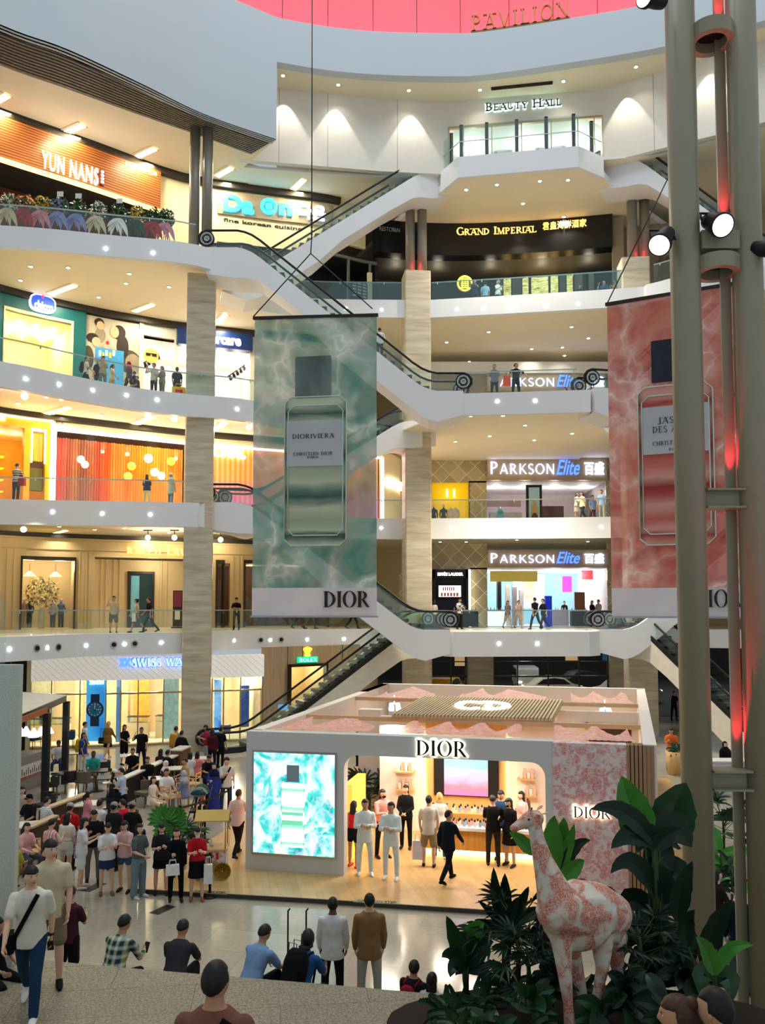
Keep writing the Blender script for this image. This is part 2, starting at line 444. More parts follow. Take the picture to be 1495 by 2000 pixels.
# bridges that stand out from the far balconies where the escalators land
def bridge(pix,z,fascia,label,back=49,under=.55,wide=0):
 p=[at_z(x,y,z)for x,y in pix];p=[Vector((a.x,a.y))for a in p]
 m=MB();w=Wall([p[0]+Vector((0,1.4))]+p+[p[-1]+Vector((0,1.4))])
 m.prism([(a.x,a.y)for a in p]+[(p[-1].x,back),(p[0].x,back)],z-.3,z+.012,0,2,1)
 m.prism([(a.x,a.y)for a in p]+[(p[-1].x,p[-1].y+1.5),(p[-1].x+wide,44.5),(p[-1].x+wide,back),(p[0].x-wide,back),(p[0].x-wide,45),(p[0].x,p[0].y+1.5)],z-under,z-under+.06,1)
 w.slab(m,0,w.s[-1],z-fascia,z+.03,-.25,.02,0)
 return struct(m.build('bridge_floor',[WHITE,CEIL,FLOORM]),label),Wall(p)
B3,WB3=bridge([(880,771),(900,770),(1140,763),(1154,762)],Z3,1.0,'white bridge landing of the third level between two escalators',52,.45,3)
B1,WB1=bridge([(868,1235),(886,1235.3),(1152,1234.8),(1172,1234)],Z1,1.15,'white bridge landing of the first level above the entrance')
# ---------------------------------------------------------------- upper drum
SOF=H+23.3;DB=H+27.3;DT=H+29.6
lc=[at_z(x,y,SOF)for x,y in[(-260,-80),(0,47),(130,95),(270,160),(400,223),(540,272)]]
bc=[at_z(x,y,DB)for x,y in[(640,137),(745,146),(880,149),(946,146),(1096,125),(1302,90),(1500,38),(1800,-60)]]
PL=smooth2([Vector((a.x,a.y))for a in lc],6);PB=smooth2([Vector((lc[-1].x,lc[-1].y))]+[Vector((a.x,a.y))for a in bc],6)
m=MB();wl=Wall(PL);wb=Wall(PB,py=60)
wl.slab(m,0,wl.s[-1],SOF,DT,-.5,0);wb.slab(m,0,wb.s[-1],DB,DT,-.5,0)
struct(m.build('wall_drum',mat('drum_white',s2l(200,209,216),.6,vary=.01,scale=.4)),'curved white drum wall around the top of the atrium')
# red-lit wall above the drum rim
m=MB();wd=Wall(PL+PB[1:])
wd.slab(m,0,wd.s[-1],DT-.6,DT+5.5,-2.2,-1.9,0)
k=0
while k*2.25<wd.s[-1]:
 wd.slab(m,k*2.25,k*2.25+.03,DT-.6,DT+5.5,-1.92,-1.88,1);k+=1
REDTINTW=mat('panel_red_light_tint',s2l(240,120,132),.6,vary=.02)  # white wall: the red cove light is partly put into its base colour
struct(m.build('wall_clerestory',[REDTINTW,DKBROWN]),'pink lit panel wall above the drum rim')
for i in range(14):
 s=wd.s[-1]*(.2+.055*i)
 p=wd.at(s,DT+.3,-.9);q=wd.at(s,DT+1.6,-2.0)
 lamp('cove_lamp','AREA',p,70,(1.0,.07,.11),1.6,q,sy=.3)
 # ceiling behind the drum over the upper hall
m=MB();m.prism([(p.x,p.y+.12)for p in PB]+[(48,60),(-8,60)],DB+.02,DB+.3)
struct(m.build('ceiling',CEIL),'cream ceiling strip behind the drum above the upper hall')
# louvred soffit and left ceiling
inn=[at_z(x,y,SOF)for x,y in[(-260,20),(0,128),(125,172),(250,217),(380,262),(490,302)]]
PI_=smooth2([Vector((a.x,a.y))for a in inn],6)
m=MB()
NS=13
for i in range(NS):
 a,b=(i+.06)/NS,(i+.50)/NS
 for j in range(len(PL)-1):
  q=[PL[j].lerp(PI_[j],a),PL[j+1].lerp(PI_[j+1],a),PL[j+1].lerp(PI_[j+1],b),PL[j].lerp(PI_[j],b)]
  m.hexa([(v.x,v.y,SOF)for v in q],[(v.x,v.y,SOF+.18)for v in q],0)
for j in range(len(PL)-1):
 q=[PL[j],PL[j+1],PI_[j+1],PI_[j]]
 m.add([(v.x,v.y,SOF+.22)for v in q],[(0,1,2,3)],1)
struct(m.build('ceiling_louver',[mat('louver_grey',s2l(120,112,100),.5),DARK]),'dark louvred soffit band under the drum')
m=MB()
e=at_z(477,326,SOF)
m.prism([(p.x,p.y)for p in PI_]+[(lc[-1].x,lc[-1].y),(e.x,e.y),(e.x+6,46),(-4,60),(-60,60),(-60,10)],SOF+.01,SOF+.3)
struct(m.build('ceiling',CEIL),'cream ceiling of the fourth level under the louvred soffit')
# level five platform, walls of the upper hall
p5=[at_z(x,y,Z5)for x,y in[(861,338),(895,308),(1130,286.5),(1179,308)]]
F5=[Vector(at_z(x,y,SOF)[:2])for x,y in[(477,326),(600,336),(735,345)]]+[Vector((a.x,a.y))for a in p5]+[Vector(at_z(x,y,SOF)[:2])for x,y in[(1285,302),(1420,268),(1500,245),(1800,130)]]
m=MB();q5=[(a.x,a.y)for a in p5]
m.prism(q5+[(q5[-1][0]+1.5,q5[-1][1]+2),(30,60),(-6,60),(q5[0][0]-1.5,q5[0][1]+2)],Z5-1.05,Z5-.7,0,2,1)
wf5=Wall([Vector(q)for q in q5]);wf5.slab(m,0,wf5.s[-1],Z5-1.07,Z5+.03,-.25,.02,0)
m.prism([(p.x,p.y)for p in F5]+[(48,60),(-8,60)],SOF-.02,Z5,0,2,1)
struct(m.build('balcony_floor',[WHITE,CEIL,FLOORM]),'white platform of the top hall with downlights underneath')
W5=Wall([Vector(at_z(x,y,DB)[:2])for x,y in[(470,166),(545,173),(745,193),(870,200),(1176,175),(1277,145),(1420,104),(1495,80),(1760,-20)]],py=230)
PANEL=mat('hall_panel',s2l(232,226,214),.6,vary=.015)
m=MB()
s0,s1=W5.S(876),W5.S(1177)
W5.slab(m,0,s0,SOF,DB+.02,-.3,0);W5.slab(m,s1,W5.s[-1],SOF,DB+.02,-.3,0);W5.slab(m,s0,s1,H+25.9,DB+.02,-.3,0)
for x in(545,640,776,1277,1420):
 W5.slab(m,W5.S(x),W5.S(x)+.035,SOF,DB,0,.004,1)
struct(m.build('wall_hall',[PANEL,mat('seam_grey',s2l(176,170,160),.7)]),'white panelled wall of the top hall with light scallops')
# ---------------------------------------------------------------- ceilings over shops: downlights come later
# backing walls so that no sky shows between shops
m=MB()
for a,b in(((-55,62),(48,62)),((-54,20),(-54,62)),((47,62),(47,20))):
 w=Wall(V2([a,b]));w.slab(m,0,w.s[-1],Z1-.4,DT,-.3,0)
struct(m.build('wall_back',CREAM),'cream back wall behind the shops')
# ---------------------------------------------------------------- columns
def pier(px,d,w,z0,z1,label,rz=.12):
 p=at_y(px,1000,d);m=MB();e=.06
 q=[(-w/2+e,-w/2),(w/2-e,-w/2),(w/2,-w/2+e),(w/2,w/2-e),(w/2-e,w/2),(-w/2+e,w/2),(-w/2,w/2-e),(-w/2,-w/2+e)]
 R=Matrix.Rotation(rz,2);q=[R@Vector(a)for a in q]
 m.prism([(p.x+a.x,p.y+a.y)for a in q],z0,z1)
 z=z0+1.4
 o=struct(m.build('column',MARBLE),label);return p
TUBE=mat('column_paint',s2l(128,120,106),.38,.0,vary=.03,spec=.5)
def twin(px,d,z0,z1,r,gap,label,red=True):
 p=at_y(px,420,d);m=MB()
 for s in(-1,1):
  m.lathe([(r,z0),(r,z1)],(p.x+s*gap/2,p.y,0),20)
 struct(m.build('column',TUBE),label)
 if red:
  for z,t in((z0+.15,z0+3),(z1-.25,z1-3)):
   lamp('column_lamp','POINT',(p.x,p.y-.42,z),8,(1,.03,.06),.05)
pier(389,38.6,1.32,0,H+15.9,'tall travertine column rising past the left balconies',.18)
pier(814,44.2,1.42,0,H+18.4,'tall travertine column behind the middle escalators')
pier(1246,43.2,1.46,0,H+18.7,'tall travertine column mostly hidden behind the pink banner',-.1)
pier(934,50.5,1.6,0,Z1-.3,'beige stone pillar of the entrance behind the pavilion roof',0)
twin(392,38.5,Z4,SOF+.1,.25,.62,'pair of grey tubular columns beside the wooden sign',False)
twin(813,44.2,H+18.4,Z5-1,.26,.66,'pair of grey tubular columns with red light in front of the black restaurant front')
twin(1247,43.2,H+18.7,Z5-1,.27,.68,'pair of grey tubular columns with red light near the right pole')
# large twin pole in front
NEARP=mat('pole_paint',s2l(150,142,118),.34,.0,vary=.03,spec=.6)
XL,XR,DN,RP=4.92,5.93,13.0,.235
pole=MB()
for x in(XL,XR):pole.lathe([(RP,0),(RP,24)],(x,DN,0),40)
root=struct(pole.build('column',NEARP),'huge grey-green twin tubular column on the right in front of the pink banner')
xm=(XL+XR)/2;hw=(XR-XL)/2-RP+.03
m=MB()
for z in(8.25,3.85):
 m.box((xm,DN,z-.14),(2*hw,.4,.03));m.box((xm,DN,z+.14),(2*hw,.4,.03));m.box((xm,DN,z),(2*hw,.05,.28))
struct(m.build('tie_beam',NEARP,root))
m=MB()
for z in(12.05,15.95):
 n=28
 for j in range(n):
  a,b=2*PI*j/n,2*PI*(j+1)/n
  q=[(r*math.cos(t),r*math.sin(t))for r,t in((.25,a),(.36,a),(.36,b),(.25,b))]
  m.hexa([(xm+u,DN+v,z-.12)for u,v in q],[(xm+u,DN+v,z+.12)for u,v in q],0)
 m.lathe([(.25,z+.05),(.25,z+.08)],(xm,DN,0),28,1)
m.box((xm,DN,12.42),(2*hw,.42,.3),0)
struct(m.build('ring_plate',[NEARP,BLACK],root))
m=MB();m.box((XR-RP-.06,DN+.17,12),(.17,.04,24))
struct(m.build('back_flange',NEARP,root))
for z,u in((12.72,2.2),(4.15,2.2),(8.5,1.6),(16.1,2)):
 lamp('column_lamp','SPOT',(XR-RP-.07,DN+.05,z),120,(1,.03,.06),.02,(XR-RP-.07,DN+.15,z+u),34,.8)
 # ---------------------------------------------------------------- landing, steps, side wall
ZL=1.6
front=[at_z(x,y,ZL)for x,y in[(-420,1838),(0,1868),(279,1893),(621,1921),(880,1944),(1500,2000)]]
fp=[Vector((a.x,a.y))for a in front]
m=MB()
m.prism([(a.x,a.y)for a in fp]+[(6.2,7.6),(-9,7.6)],.0,ZL)
d=(fp[-2]-fp[1]).normalized();nrm=Vector((-d.y,d.x))
for i in range(1,4):
 a,b=fp[0]+nrm*(.78*(i-1)),fp[4]+nrm*(.78*(i-1));c,e=fp[4]+nrm*.78*i,fp[0]+nrm*.78*i
 m.prism([tuple(a),tuple(b),tuple(c),tuple(e)],0,ZL-.4*i)
for i in range(1,6):
 y1=7.6-.75*(i-1)
 m.box((-1.4,(y1-.75*(6-i)/1+y1)/2 if False else y1-2.2,(ZL+.45*i)/2),(15.2,4.4,ZL+.45*i))
struct(m.build('floor_stairs',GRANITE),'grey granite landing and seating steps in the foreground')
m=MB()
a=at_z(0,1862,ZL);xr=at_y(38,1322,11.6).x
m.box(((-9.5+xr)/2,11.66,2.86),(xr+9.5,.12,5.72))
struct(m.build('wall_left',PGRAN),'grey granite wall end in the left foreground')
m=MB();xg=at_y(24,1300,11.9).x
m.box(((-9.5+xg)/2,11.66,6.2),(xg+9.5,.02,.96),0)
gb=m.build('glass_balustrade',GLASS);tag(gb,'green glass guard panel on top of the grey granite wall end','balustrade')
# ================================================================ SHOP FRONTS
def cz(pix,z,k=5):return[Vector((p.x,p.y))for p in(at_z(x,y,z)for x,y in pix)]
WS4=Wall(smooth2(cz([(-250,130),(0,222),(175,283),(350,345),(500,370),(640,388)],SOF)+cz([(735,442),(870,450),(1020,446),(1190,432),(1330,415)],H+22.35)+[Vector((24,42))],4),py=400)
WS3=Wall(smooth2(cz([(-250,480),(0,562),(167,602),(274,622),(356,635),(495,650),(620,662)],H+16.4)+[Vector((-.6,53))],4),py=680)
WS2=Wall(smooth2(cz([(-250,752),(0,799),(180,822),(366,843),(495,854),(640,866),(745,874)],H+9.6)+[Vector((1.2,52))],4),py=900)
WS1=Wall(smooth2(cz([(-250,1016),(0,1038),(180,1046),(353,1052),(495,1057),(640,1061)],H+4.2)+[Vector((-.6,53))],4),py=1140)
WG=Wall(smooth2(cz([(-300,1490),(60,1462),(250,1456),(420,1448),(510,1443),(690,1425)],0)+[Vector((1.5,48.5))],4),py=1360)
WP=Wall(V2([(-3,52),(2.2,52),(18,52),(30,48)]),py=1020)
def room(W,x0,x1,z0,z1,depth,mats,label,name='shop_interior',mi=(0,1,2)):
 """interior behind an opening: back wall, two sides, floor"""
 m=MB();a,b=W.S(x0),W.S(x1)
 W.slab(m,a,b,z0,z1,-depth-.1,-depth,0)
 W.slab(m,a-.06,a,z0,z1,-depth,-.02,1);W.slab(m,b,b+.06,z0,z1,-depth,-.02,1)
 W.slab(m,a,b,z1-.02,z1+.04,-depth,-.02,2);W.slab(m,a,b,z0+.005,z0+.02,-depth,-.02,2)
 return struct(m.build(name,mats),label)
def inlight(W,px,z,off,power,col=WARM,size=.3):return lamp('shop_lamp','POINT',W.at(W.S(px),z,off),power,col,size)
def facade(name,W,items,mats,label):
 """items: (x0,y0,x1,y1,o0,o1,mi[,xm]) pixel slabs"""
 m=MB()
 for it in items:W.pslab(m,*it[:4],it[4],it[5],it[6],it[7]if len(it)>7 else None)
 return struct(m.build(name,mats),label)
def zslab(W,m,x0,x1,z0,z1,o0,o1,mi):W.slab(m,W.S(x0),W.S(x1),z0,z1,o0,o1,mi)
def sign(W,name,x0,x1,z0,z1,o,t,mt,label,cat='sign'):
 m=MB();zslab(W,m,x0,x1,z0,z1,o,o+t,0)
 return tag(m.build(name,mt),label,cat)
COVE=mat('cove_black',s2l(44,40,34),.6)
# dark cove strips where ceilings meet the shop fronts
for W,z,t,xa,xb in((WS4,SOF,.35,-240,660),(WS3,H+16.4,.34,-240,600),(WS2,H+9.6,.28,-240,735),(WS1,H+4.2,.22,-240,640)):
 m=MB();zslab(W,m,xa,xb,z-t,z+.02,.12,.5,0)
 struct(m.build('trim_1',COVE),'dark cove strip between ceiling and shop fronts')
 # ---- fourth level, left: timber sign restaurant
def wavewood(nt):
 w=N(nt,'TexWave',Scale=1.5,Distortion=3.0,Detail=3);w.bands_direction='Z'
 w.inputs['Detail Scale'].default_value=.6
 nt.links.new(objco(nt,(.5,.5,1.6)),w.inputs['Vector'])
 return ramp(nt,w.outputs['Fac'],[(.1,s2l(104,54,24)),(.6,s2l(150,84,36)),(1,s2l(178,108,52))])
WAVY=nodes_mat('wavy_timber',wavewood,.4)
m=MB();zslab(WS4,m,-200,306,H+21.0,SOF-.3,.25,.5,0)
root=tag(m.build('restaurant_sign',WAVY),'long wavy timber sign band with tall white letters above the flower stands','sign')
LETW=glow('letter_white',(255,252,240),5)
WS4.text('lettering',sans_mb('YUN NANS',.1,.0,0,1.12),LETW,75,184,303,337,.52,.08,root)
m=MB();WS4.pslab(m,187,339,196,368,.5,.58,0)
for i in range(4):WS4.pslab(m,189,342+i*6.6,194,346+i*6.6,.58,.6,1)
m.build('seal',[mat('seal_red',s2l(120,40,24),.5),LETW],root)
WS4.text('small_lettering',sans_mb('6.41.00 & 6.42.00'),glow('letter_dim',(240,220,190),1.2),236,299,322,330,.52,.01,root)
m=MB();zslab(WS4,m,-200,306,H+20.92,H+21.0,.1,.45,0);m.build('light_strip',glow('led_amber',(255,180,80),7),root)
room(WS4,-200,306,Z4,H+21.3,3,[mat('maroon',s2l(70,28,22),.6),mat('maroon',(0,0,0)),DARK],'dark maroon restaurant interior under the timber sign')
for x in(30,140,250):inlight(WS4,x,H+20.6,.9,30)
m=MB();zslab(WS4,m,306,424,Z4,SOF-.3,0,.2,0);zslab(WS4,m,424,645,H+20.0,SOF-.3,0,.2,0);zslab(WS4,m,645,712,H+20.8,SOF+.1,0,.2,0)
struct(m.build('shopfront',CREAM),'cream wall around the cyan restaurant sign')
m=MB();WS4.pslab(m,425,377,648,421,.2,.3,0)
root=tag(m.build('restaurant_sign',mat('taupe_panel',s2l(150,134,108),.5)),'taupe sign panel with glowing cyan rounded letters beside the grey columns','sign')
CY=glow('letter_cyan',(40,190,235),3.2);PALE=glow('letter_ice',(190,225,250),3)
WS4.text('lettering',sans_mb('Da',.1,.04),CY,435,495,384,418,.31,.1,root)
WS4.text('lettering',sans_mb('n',.1,.05),CY,544,570,403,425,.31,.1,root)
s,z=WS4.hit(524,409);M=MB()
for a in range(24):
 t0,t1=2*PI*a/24,2*PI*(a+1)/24
 for r0,r1 in((.30,.46),(.0,.2)):
  q=[(r0*math.cos(t0),r0*math.sin(t0)),(r1*math.cos(t0),r1*math.sin(t0)),(r1*math.cos(t1),r1*math.sin(t1)),(r0*math.cos(t1),r0*math.sin(t1))]
  M.hexa([WS4.at(s+u,z+v,.31)for u,v in q],[WS4.at(s+u,z+v,.4)for u,v in q])
M.build('round_letter',CY,root)
WS4.text('lettering',sans_mb('다온',.1,.03),PALE,582,634,402,432,.31,.1,root)
INK=mat('ink_black',(.02,.018,.016),.6)
WS4.text('small_lettering',sans_mb('fine korean cuisine',.05,.02),INK,436,590,429,436,.21,.02,root)
WS4.text('small_lettering',sans_mb('RESTORAN'),INK,417,456,363,371,.21,.02,root)
room(WS4,425,735,Z4,H+20.3,3,[DARK,DARK,DARK],'dark glazed restaurant interior behind the crossing escalators')
m=MB()
for x in(470,530,592,678,720):zslab(WS4,m,x,x+4,Z4,H+20.1,.0,.12,0)
zslab(WS4,m,424,735,H+20.0,H+20.15,0,.15,0);zslab(WS4,m,716,724,Z4,H+19.4,.1,.3,1)
struct(m.build('window_1',[mat('frame_grey',s2l(110,108,100),.5),CREAM]),'dark glazed front with thin grey frames behind the escalators')
m=MB();WS4.pslab(m,676,553,712,585,.5,.54,0)
for i in range(5):
 for j in range(3):
  if random.random()<.75:WS4.pslab(m,680+j*10,556+i*6,687+j*10,559+i*6,.54,.55,1,680)
tag(m.build('menu_board',[BLACK,mat('chalk',s2l(200,200,196),.8)]),'black menu board with small white writing behind the fourth level glass','menu board')
# ---- fourth level, far: black band restaurant
m=MB();zslab(WS4,m,727,1194,H+20.45,H+22.36,.1,.9,0)
root=tag(m.build('restaurant_sign',mat('piano_black',(.006,.006,.007),.25)),'curved piano black sign band with gold serif letters under the top platform','sign')
GOLDL=glow('letter_gold',(235,190,100),1.6)
WS4.text('lettering',serif_mb('GRAND IMPERIAL',T=.17,t=.06,small=.82),GOLDL,889,1047,459,473,.92,.06,root)
WS4.text('lettering',sans_mb('君皇海鮮酒家',.1,.01),GOLDL,1059,1145,449,464,.92,.06,root)
WS4.text('small_lettering',sans_mb('RESTORAN'),mat('letter_grey',s2l(150,150,150),.6),735,776,456,464,.92,.02,root)
def goldwall(nt):
 n=noise(nt,objco(nt,(1,1,3)),2.2,5,1.5)
 return ramp(nt,n,[(.3,s2l(150,100,40)),(.55,s2l(236,200,110)),(.75,s2l(255,240,180))])
GOLDW=nodes_mat('backlit_onyx',goldwall,.4,emit=1.6)
room(WS4,735,1200,Z4,H+20.6,3.4,[mat('dark_grey_wall',s2l(58,54,48),.6),DARK,mat('dark_ceiling',s2l(70,66,60),.6)],'dark restaurant interior with lit onyx strips')
m=MB()
for x0,x1,mi in((974,984,1),(986,1001,0),(1004,1020,1),(1022,1034,0),(1040,1072,0),(1077,1092,0),(1096,1106,1),(1108,1120,0),(1124,1140,1),(1152,1162,1)):
 zslab(WS4,m,x0,x1,Z4,H+20.3,-2.6,-2.3,mi)
struct(m.build('shop_interior',[GOLDW,mat('stone_pilaster',s2l(120,110,96),.6)]),'backlit amber onyx wall strips with grey pilasters')
m=MB();s,z=WS4.hit(906,565)
n=28;r=.5
m.hexa([WS4.at(s+r*math.cos(2*PI*i/n),z+r*math.sin(2*PI*i/n),.75)for i in range(n)],[WS4.at(s+r*math.cos(2*PI*i/n),z+r*math.sin(2*PI*i/n),.85)for i in range(n)],0)
for i in range(25):
 t0,t1=2*PI*i/n,2*PI*(i+1)/n
 m.hexa([WS4.at(s+q*math.cos(t),z+q*math.sin(t),.85)for q,t in((.38,t0),(.46,t0),(.46,t1),(.38,t1))],[WS4.at(s+q*math.cos(t),z+q*math.sin(t),.9)for q,t in((.38,t0),(.46,t0),(.46,t1),(.38,t1))],1)
for i in range(5):WS4.slab(m,s-.24,s+.24,z-.28+i*.13,z-.23+i*.13,.85,.9,1)
for u in(-.2,0,.18):WS4.slab(m,s+u,s+u+.05,z-.28,z+.28,.85,.9,1)
o=tag(m.build('round_emblem',[mat('olive_disc',s2l(120,104,20),.5),glow('emblem_yellow',(250,220,60),4)]),'round glowing yellow emblem behind the far fourth level glass','emblem')
for x in(780,860,960,1060,1150):inlight(WS4,x,H+20.2,-1.2,25)
# wall right of the black band
m=MB();zslab(WS4,m,1194,1216,Z4,H+22.3,0,.6,0);zslab(WS4,m,1216,1500,Z4,H+22.3,-1.2,-1.0,0)
for x in(1285,1300,1316,1340):zslab(WS4,m,x,x+8,Z4,H+20.3,-1,-.8,1)
struct(m.build('shopfront',[mat('beige_grey',s2l(160,146,124),.7),mat('door_brown',s2l(120,96,72),.6)]),'beige wall with brown panels beside the restaurant')
# ---- third level: teal shop
TEAL=mat('teal_lacquer',s2l(12,92,98),.4)
T3=H+16.1
m=MB()
zo=WS3.Z(3,603)
zslab(WS3,m,-200,2,Z3,T3,0,.35,0);zslab(WS3,m,138,164,Z3,T3,0,.35,0);zslab(WS3,m,2,138,WS3.Z(2,603),T3,0,.35,0)
struct(m.build('shopfront',TEAL),'teal shopfront of the baby shop on the third level')
zo=WS3.Z(2,603)
m=MB();zslab(WS3,m,0,3,Z3,zo,.3,.4,0);zslab(WS3,m,135,139,Z3,zo,.3,.4,0);zslab(WS3,m,0,139,zo-.05,zo+.08,.3,.4,0)
struct(m.build('window_2',mat('cream_frame',s2l(236,222,180),.5)),'cream frame around the teal shop window')
YWALL=mat('warm_white_wall',s2l(246,230,180),.7)
room(WS3,2,138,Z3,zo,5,[YWALL,YWALL,YWALL],'warm yellow interior of the baby shop')
for x in(25,70,115):inlight(WS3,x,zo-.5,-2.5,90,(1,.86,.5))
for i in range(4):
 for j in range(3):m=MB();m.ell((0,0,0),(.1,.1,.08),8,6,0);tag(m.build('ceiling_spot',LEDW,None,WS3.at(WS3.S(16+i*34),zo-.1,-1.2-j*1.2)),'small bright ceiling spot inside the teal shop','light','spots inside the teal shop')
for i in range(3):m=MB();WS3.slab(m,WS3.S(12+i*40),WS3.S(42+i*40),Z3,Z3+2.1,-4.6,-4.2,0);tag(m.build('display_cabinet',mat('yellow_cabinet',s2l(236,206,110),.6)),'pale yellow wall cabinet inside the teal shop, %s'%('left one','middle one','right one')[i],'cabinet')
m=MB();s,z=WS3.hit(78,598)
def disc(W,m,s,z,rx,rz,o0,o1,mi,n=28,e=2.0):
 P=[]
 for i in range(n):
  t=2*PI*i/n;c,q=math.cos(t),math.sin(t)
  P.append((rx*math.copysign(abs(c)**(2/e),c),rz*math.copysign(abs(q)**(2/e),q)))
 m.hexa([W.at(s+u,z+v,o0)for u,v in P],[W.at(s+u,z+v,o1)for u,v in P],mi)
disc(WS3,m,s,z,.68,.46,.35,.5,0,e=3);disc(WS3,m,s,z,.61,.39,.5,.56,1,e=3)
root=tag(m.build('shop_sign',[glow('sign_white',(240,245,255),3),glow('sign_blue',(20,60,180),1.2)]),'blue rounded oval sign with white rim and letters on the teal shopfront','sign')
WS3.text('lettering',sans_mb('chicco',.1,.02),LETW,60,97,591,608,.57,.04,root)
m=MB();disc(WS3,m,WS3.S(74),WS3.Z(74,585),.07,.08,.57,.62,0,12);m.build('red_dot',glow('dot_red',(240,50,70),1.5),root)
# poster with three people
POS=mat('poster_grey',s2l(196,186,170),.6,vary=.1,scale=1)
m=MB();zslab(WS3,m,166,272,Z3,T3-.1,.0,.2,0)
root=tag(m.build('wall_poster',POS),'large grey poster of a couple with a baby beside the teal shopfront','poster')
SK=mat('poster_skin',s2l(222,178,146),.6);HR=mat('poster_hair',s2l(44,32,28),.6);CO=mat('poster_coat',s2l(70,66,52),.6)
def pd(m,x,y,rx,ry,mi,o=.2):
 s,z=WS3.hit(x,y);k=48/1600
 disc(WS3,m,s,z,rx*k,ry*k,o,o+.012,mi,20)
m=MB()
for q in((250,708,22,22,2,.2),(238,680,11,22,1,.205),(231,652,12,14,1,.21),(222,651,8,11,0,.225),(258,712,14,18,3,.215),(170,700,10,22,2,.2),(179,662,11,9,1,.21),(186,670,8,9,0,.225),(194,657,10,14,3,.205),(192,632,9,8,1,.21),(194,638,7,8,0,.225),(206,679,6,5,0,.235),(208,672,3,3.5,4,.25)):pd(m,*q)
m.build('printed_figures',[SK,HR,CO,mat('poster_knit',s2l(150,138,118),.6),mat('poster_red',s2l(200,40,50),.6)],root)
m=MB();WS3.pslab(m,180,683,237,752,.6,.66,0)
root2=tag(m.build('promotion_board',mat('board_blue',s2l(60,150,215),.5)),'blue standing promotion board in front of the family poster','board')
m=MB()
for i in range(5):WS3.pslab(m,186+i*7,690+i%2*4,191+i*7,701+i%2*4,.66,.675,i%2)
m.build('board_graphics',[mat('board_white',s2l(240,240,244),.5),mat('board_yellow',s2l(240,200,60),.5)],root2)
# white shop windows and navy sign
m=MB();zslab(WS3,m,270,278,Z3,T3,0,.3,0);zslab(WS3,m,340,347,Z3,T3,0,.3,0);zslab(WS3,m,278,340,WS3.Z(278,655),T3,0,.2,0);zslab(WS3,m,488,620,Z3,T3,0,.3,0)
struct(m.build('shopfront',mat('shop_white',s2l(236,230,218),.6)),'white shopfront pilasters beside the navy sign')
PINKISH=mat('pale_interior',s2l(246,236,230),.7)
room(WS3,278,490,Z3,WS3.Z(350,672),4.5,[PINKISH,PINKISH,PINKISH],'bright white interior of the shop under the navy sign')
for x in(310,370,440,475):inlight(WS3,x,WS3.Z(350,690),-2,80,(1,.93,.85))
m=MB();zslab(WS3,m,343,491,WS3.Z(343,676),T3,.0,.6,0)
root=tag(m.build('shop_sign',mat('navy',s2l(14,44,104),.4)),'navy blue sign band with glowing white rounded letters right of the left column','sign')
WS3.text('lettering',sans_mb('mothercare',.1,.04),LETW,362,468,652,672,.62,.06,root)
for pts,lab in(([(283,706),(328,668)],'black ceiling track with spots in the window beside the poster'),([(447,732),(490,690)],'black ceiling track with spots under the navy sign')):
 m=MB();a=WS3.hit(*pts[0]);b=WS3.hit(*pts[1])
 p,q=WS3.at(a[0],a[1],-.4),WS3.at(b[0],b[1],-2.4);m.tube([p,q],.035,6,0)
 for i in range(5):
  c=p.lerp(q,.1+.2*i);m.tube([c,c+Vector((.1,-.1,-.28))],[.07,.1],8,0)
 tag(m.build('track_light',BLACK),lab,'track light')
m=MB();s,z=WS3.hit(294,696);disc(WS3,m,s,z,.42,.42,.12,.16,0);WS3.slab(m,s-.3,s-.05,z-.02,z+.12,.16,.2,1);WS3.slab(m,s+.05,s+.3,z-.02,z+.12,.16,.2,1);WS3.slab(m,s-.3,s+.3,z+.08,z+.13,.16,.19,1)
tag(m.build('smiley_board',[mat('smiley_yellow',s2l(250,200,110),.6),BLACK]),'round yellow smiling face board with sunglasses in the white shop window','board')
# ---- second level: amber shop
T2=H+9.3
AMB=glow('amber_glow',(255,190,40),1.4);AMBER=mat('amber_panel',s2l(222,166,44),.45,vary=.08)
m=MB();zslab(WS2,m,-200,62,WS2.Z(0,832),T2,0,.3,0);zslab(WS2,m,43,56,Z2,WS2.Z(0,832),0,.3,0);zslab(WS2,m,86,100,Z2,T2,0,.3,0);zslab(WS2,m,56,86,WS2.Z(56,838),T2,0,.3,0)
struct(m.build('shopfront',AMBER),'amber yellow shopfront on the second level')
m=MB();zslab(WS2,m,96,100,Z2,T2,.3,.36,0);zslab(WS2,m,-200,100,T2-.08,T2,.3,.36,0);zslab(WS2,m,57,60,WS2.Z(56,905),WS2.Z(56,840),.3,.34,0);zslab(WS2,m,83,86,WS2.Z(56,905),WS2.Z(56,840),.3,.34,0);zslab(WS2,m,57,86,WS2.Z(56,843),WS2.Z(56,838),.3,.34,0)
tag(m.build('light_strip',LEDY),'thin glowing yellow light line around the amber shopfront','light strip')
room(WS2,-120,86,Z2,WS2.Z(0,830),3.5,[AMBER,AMBER,YWALL],'amber lit interior with shelves')
r=tag(empty('display_shelf'),'lit amber shelves inside the amber shop at the left edge','shelf')
for x0 in(5,26):
 for j in range(5):m=MB();WS2.slab(m,WS2.S(x0),WS2.S(x0+17),Z2+.5+.6*j,Z2+.56+.6*j,-3.4,-3.0,0);m.build('shelf_board',AMB,r)
r=tag(empty('display_niche'),'display niche with gold slats over a green moss block in the amber shopfront','display')
m=MB()
for j in range(8):WS2.slab(m,WS2.S(60+j*2.8),WS2.S(61.6+j*2.8),WS2.Z(56,900),WS2.Z(56,846),-.1,.05)
m.build('gold_slats',mat('slat_gold',s2l(220,180,80),.4),r)
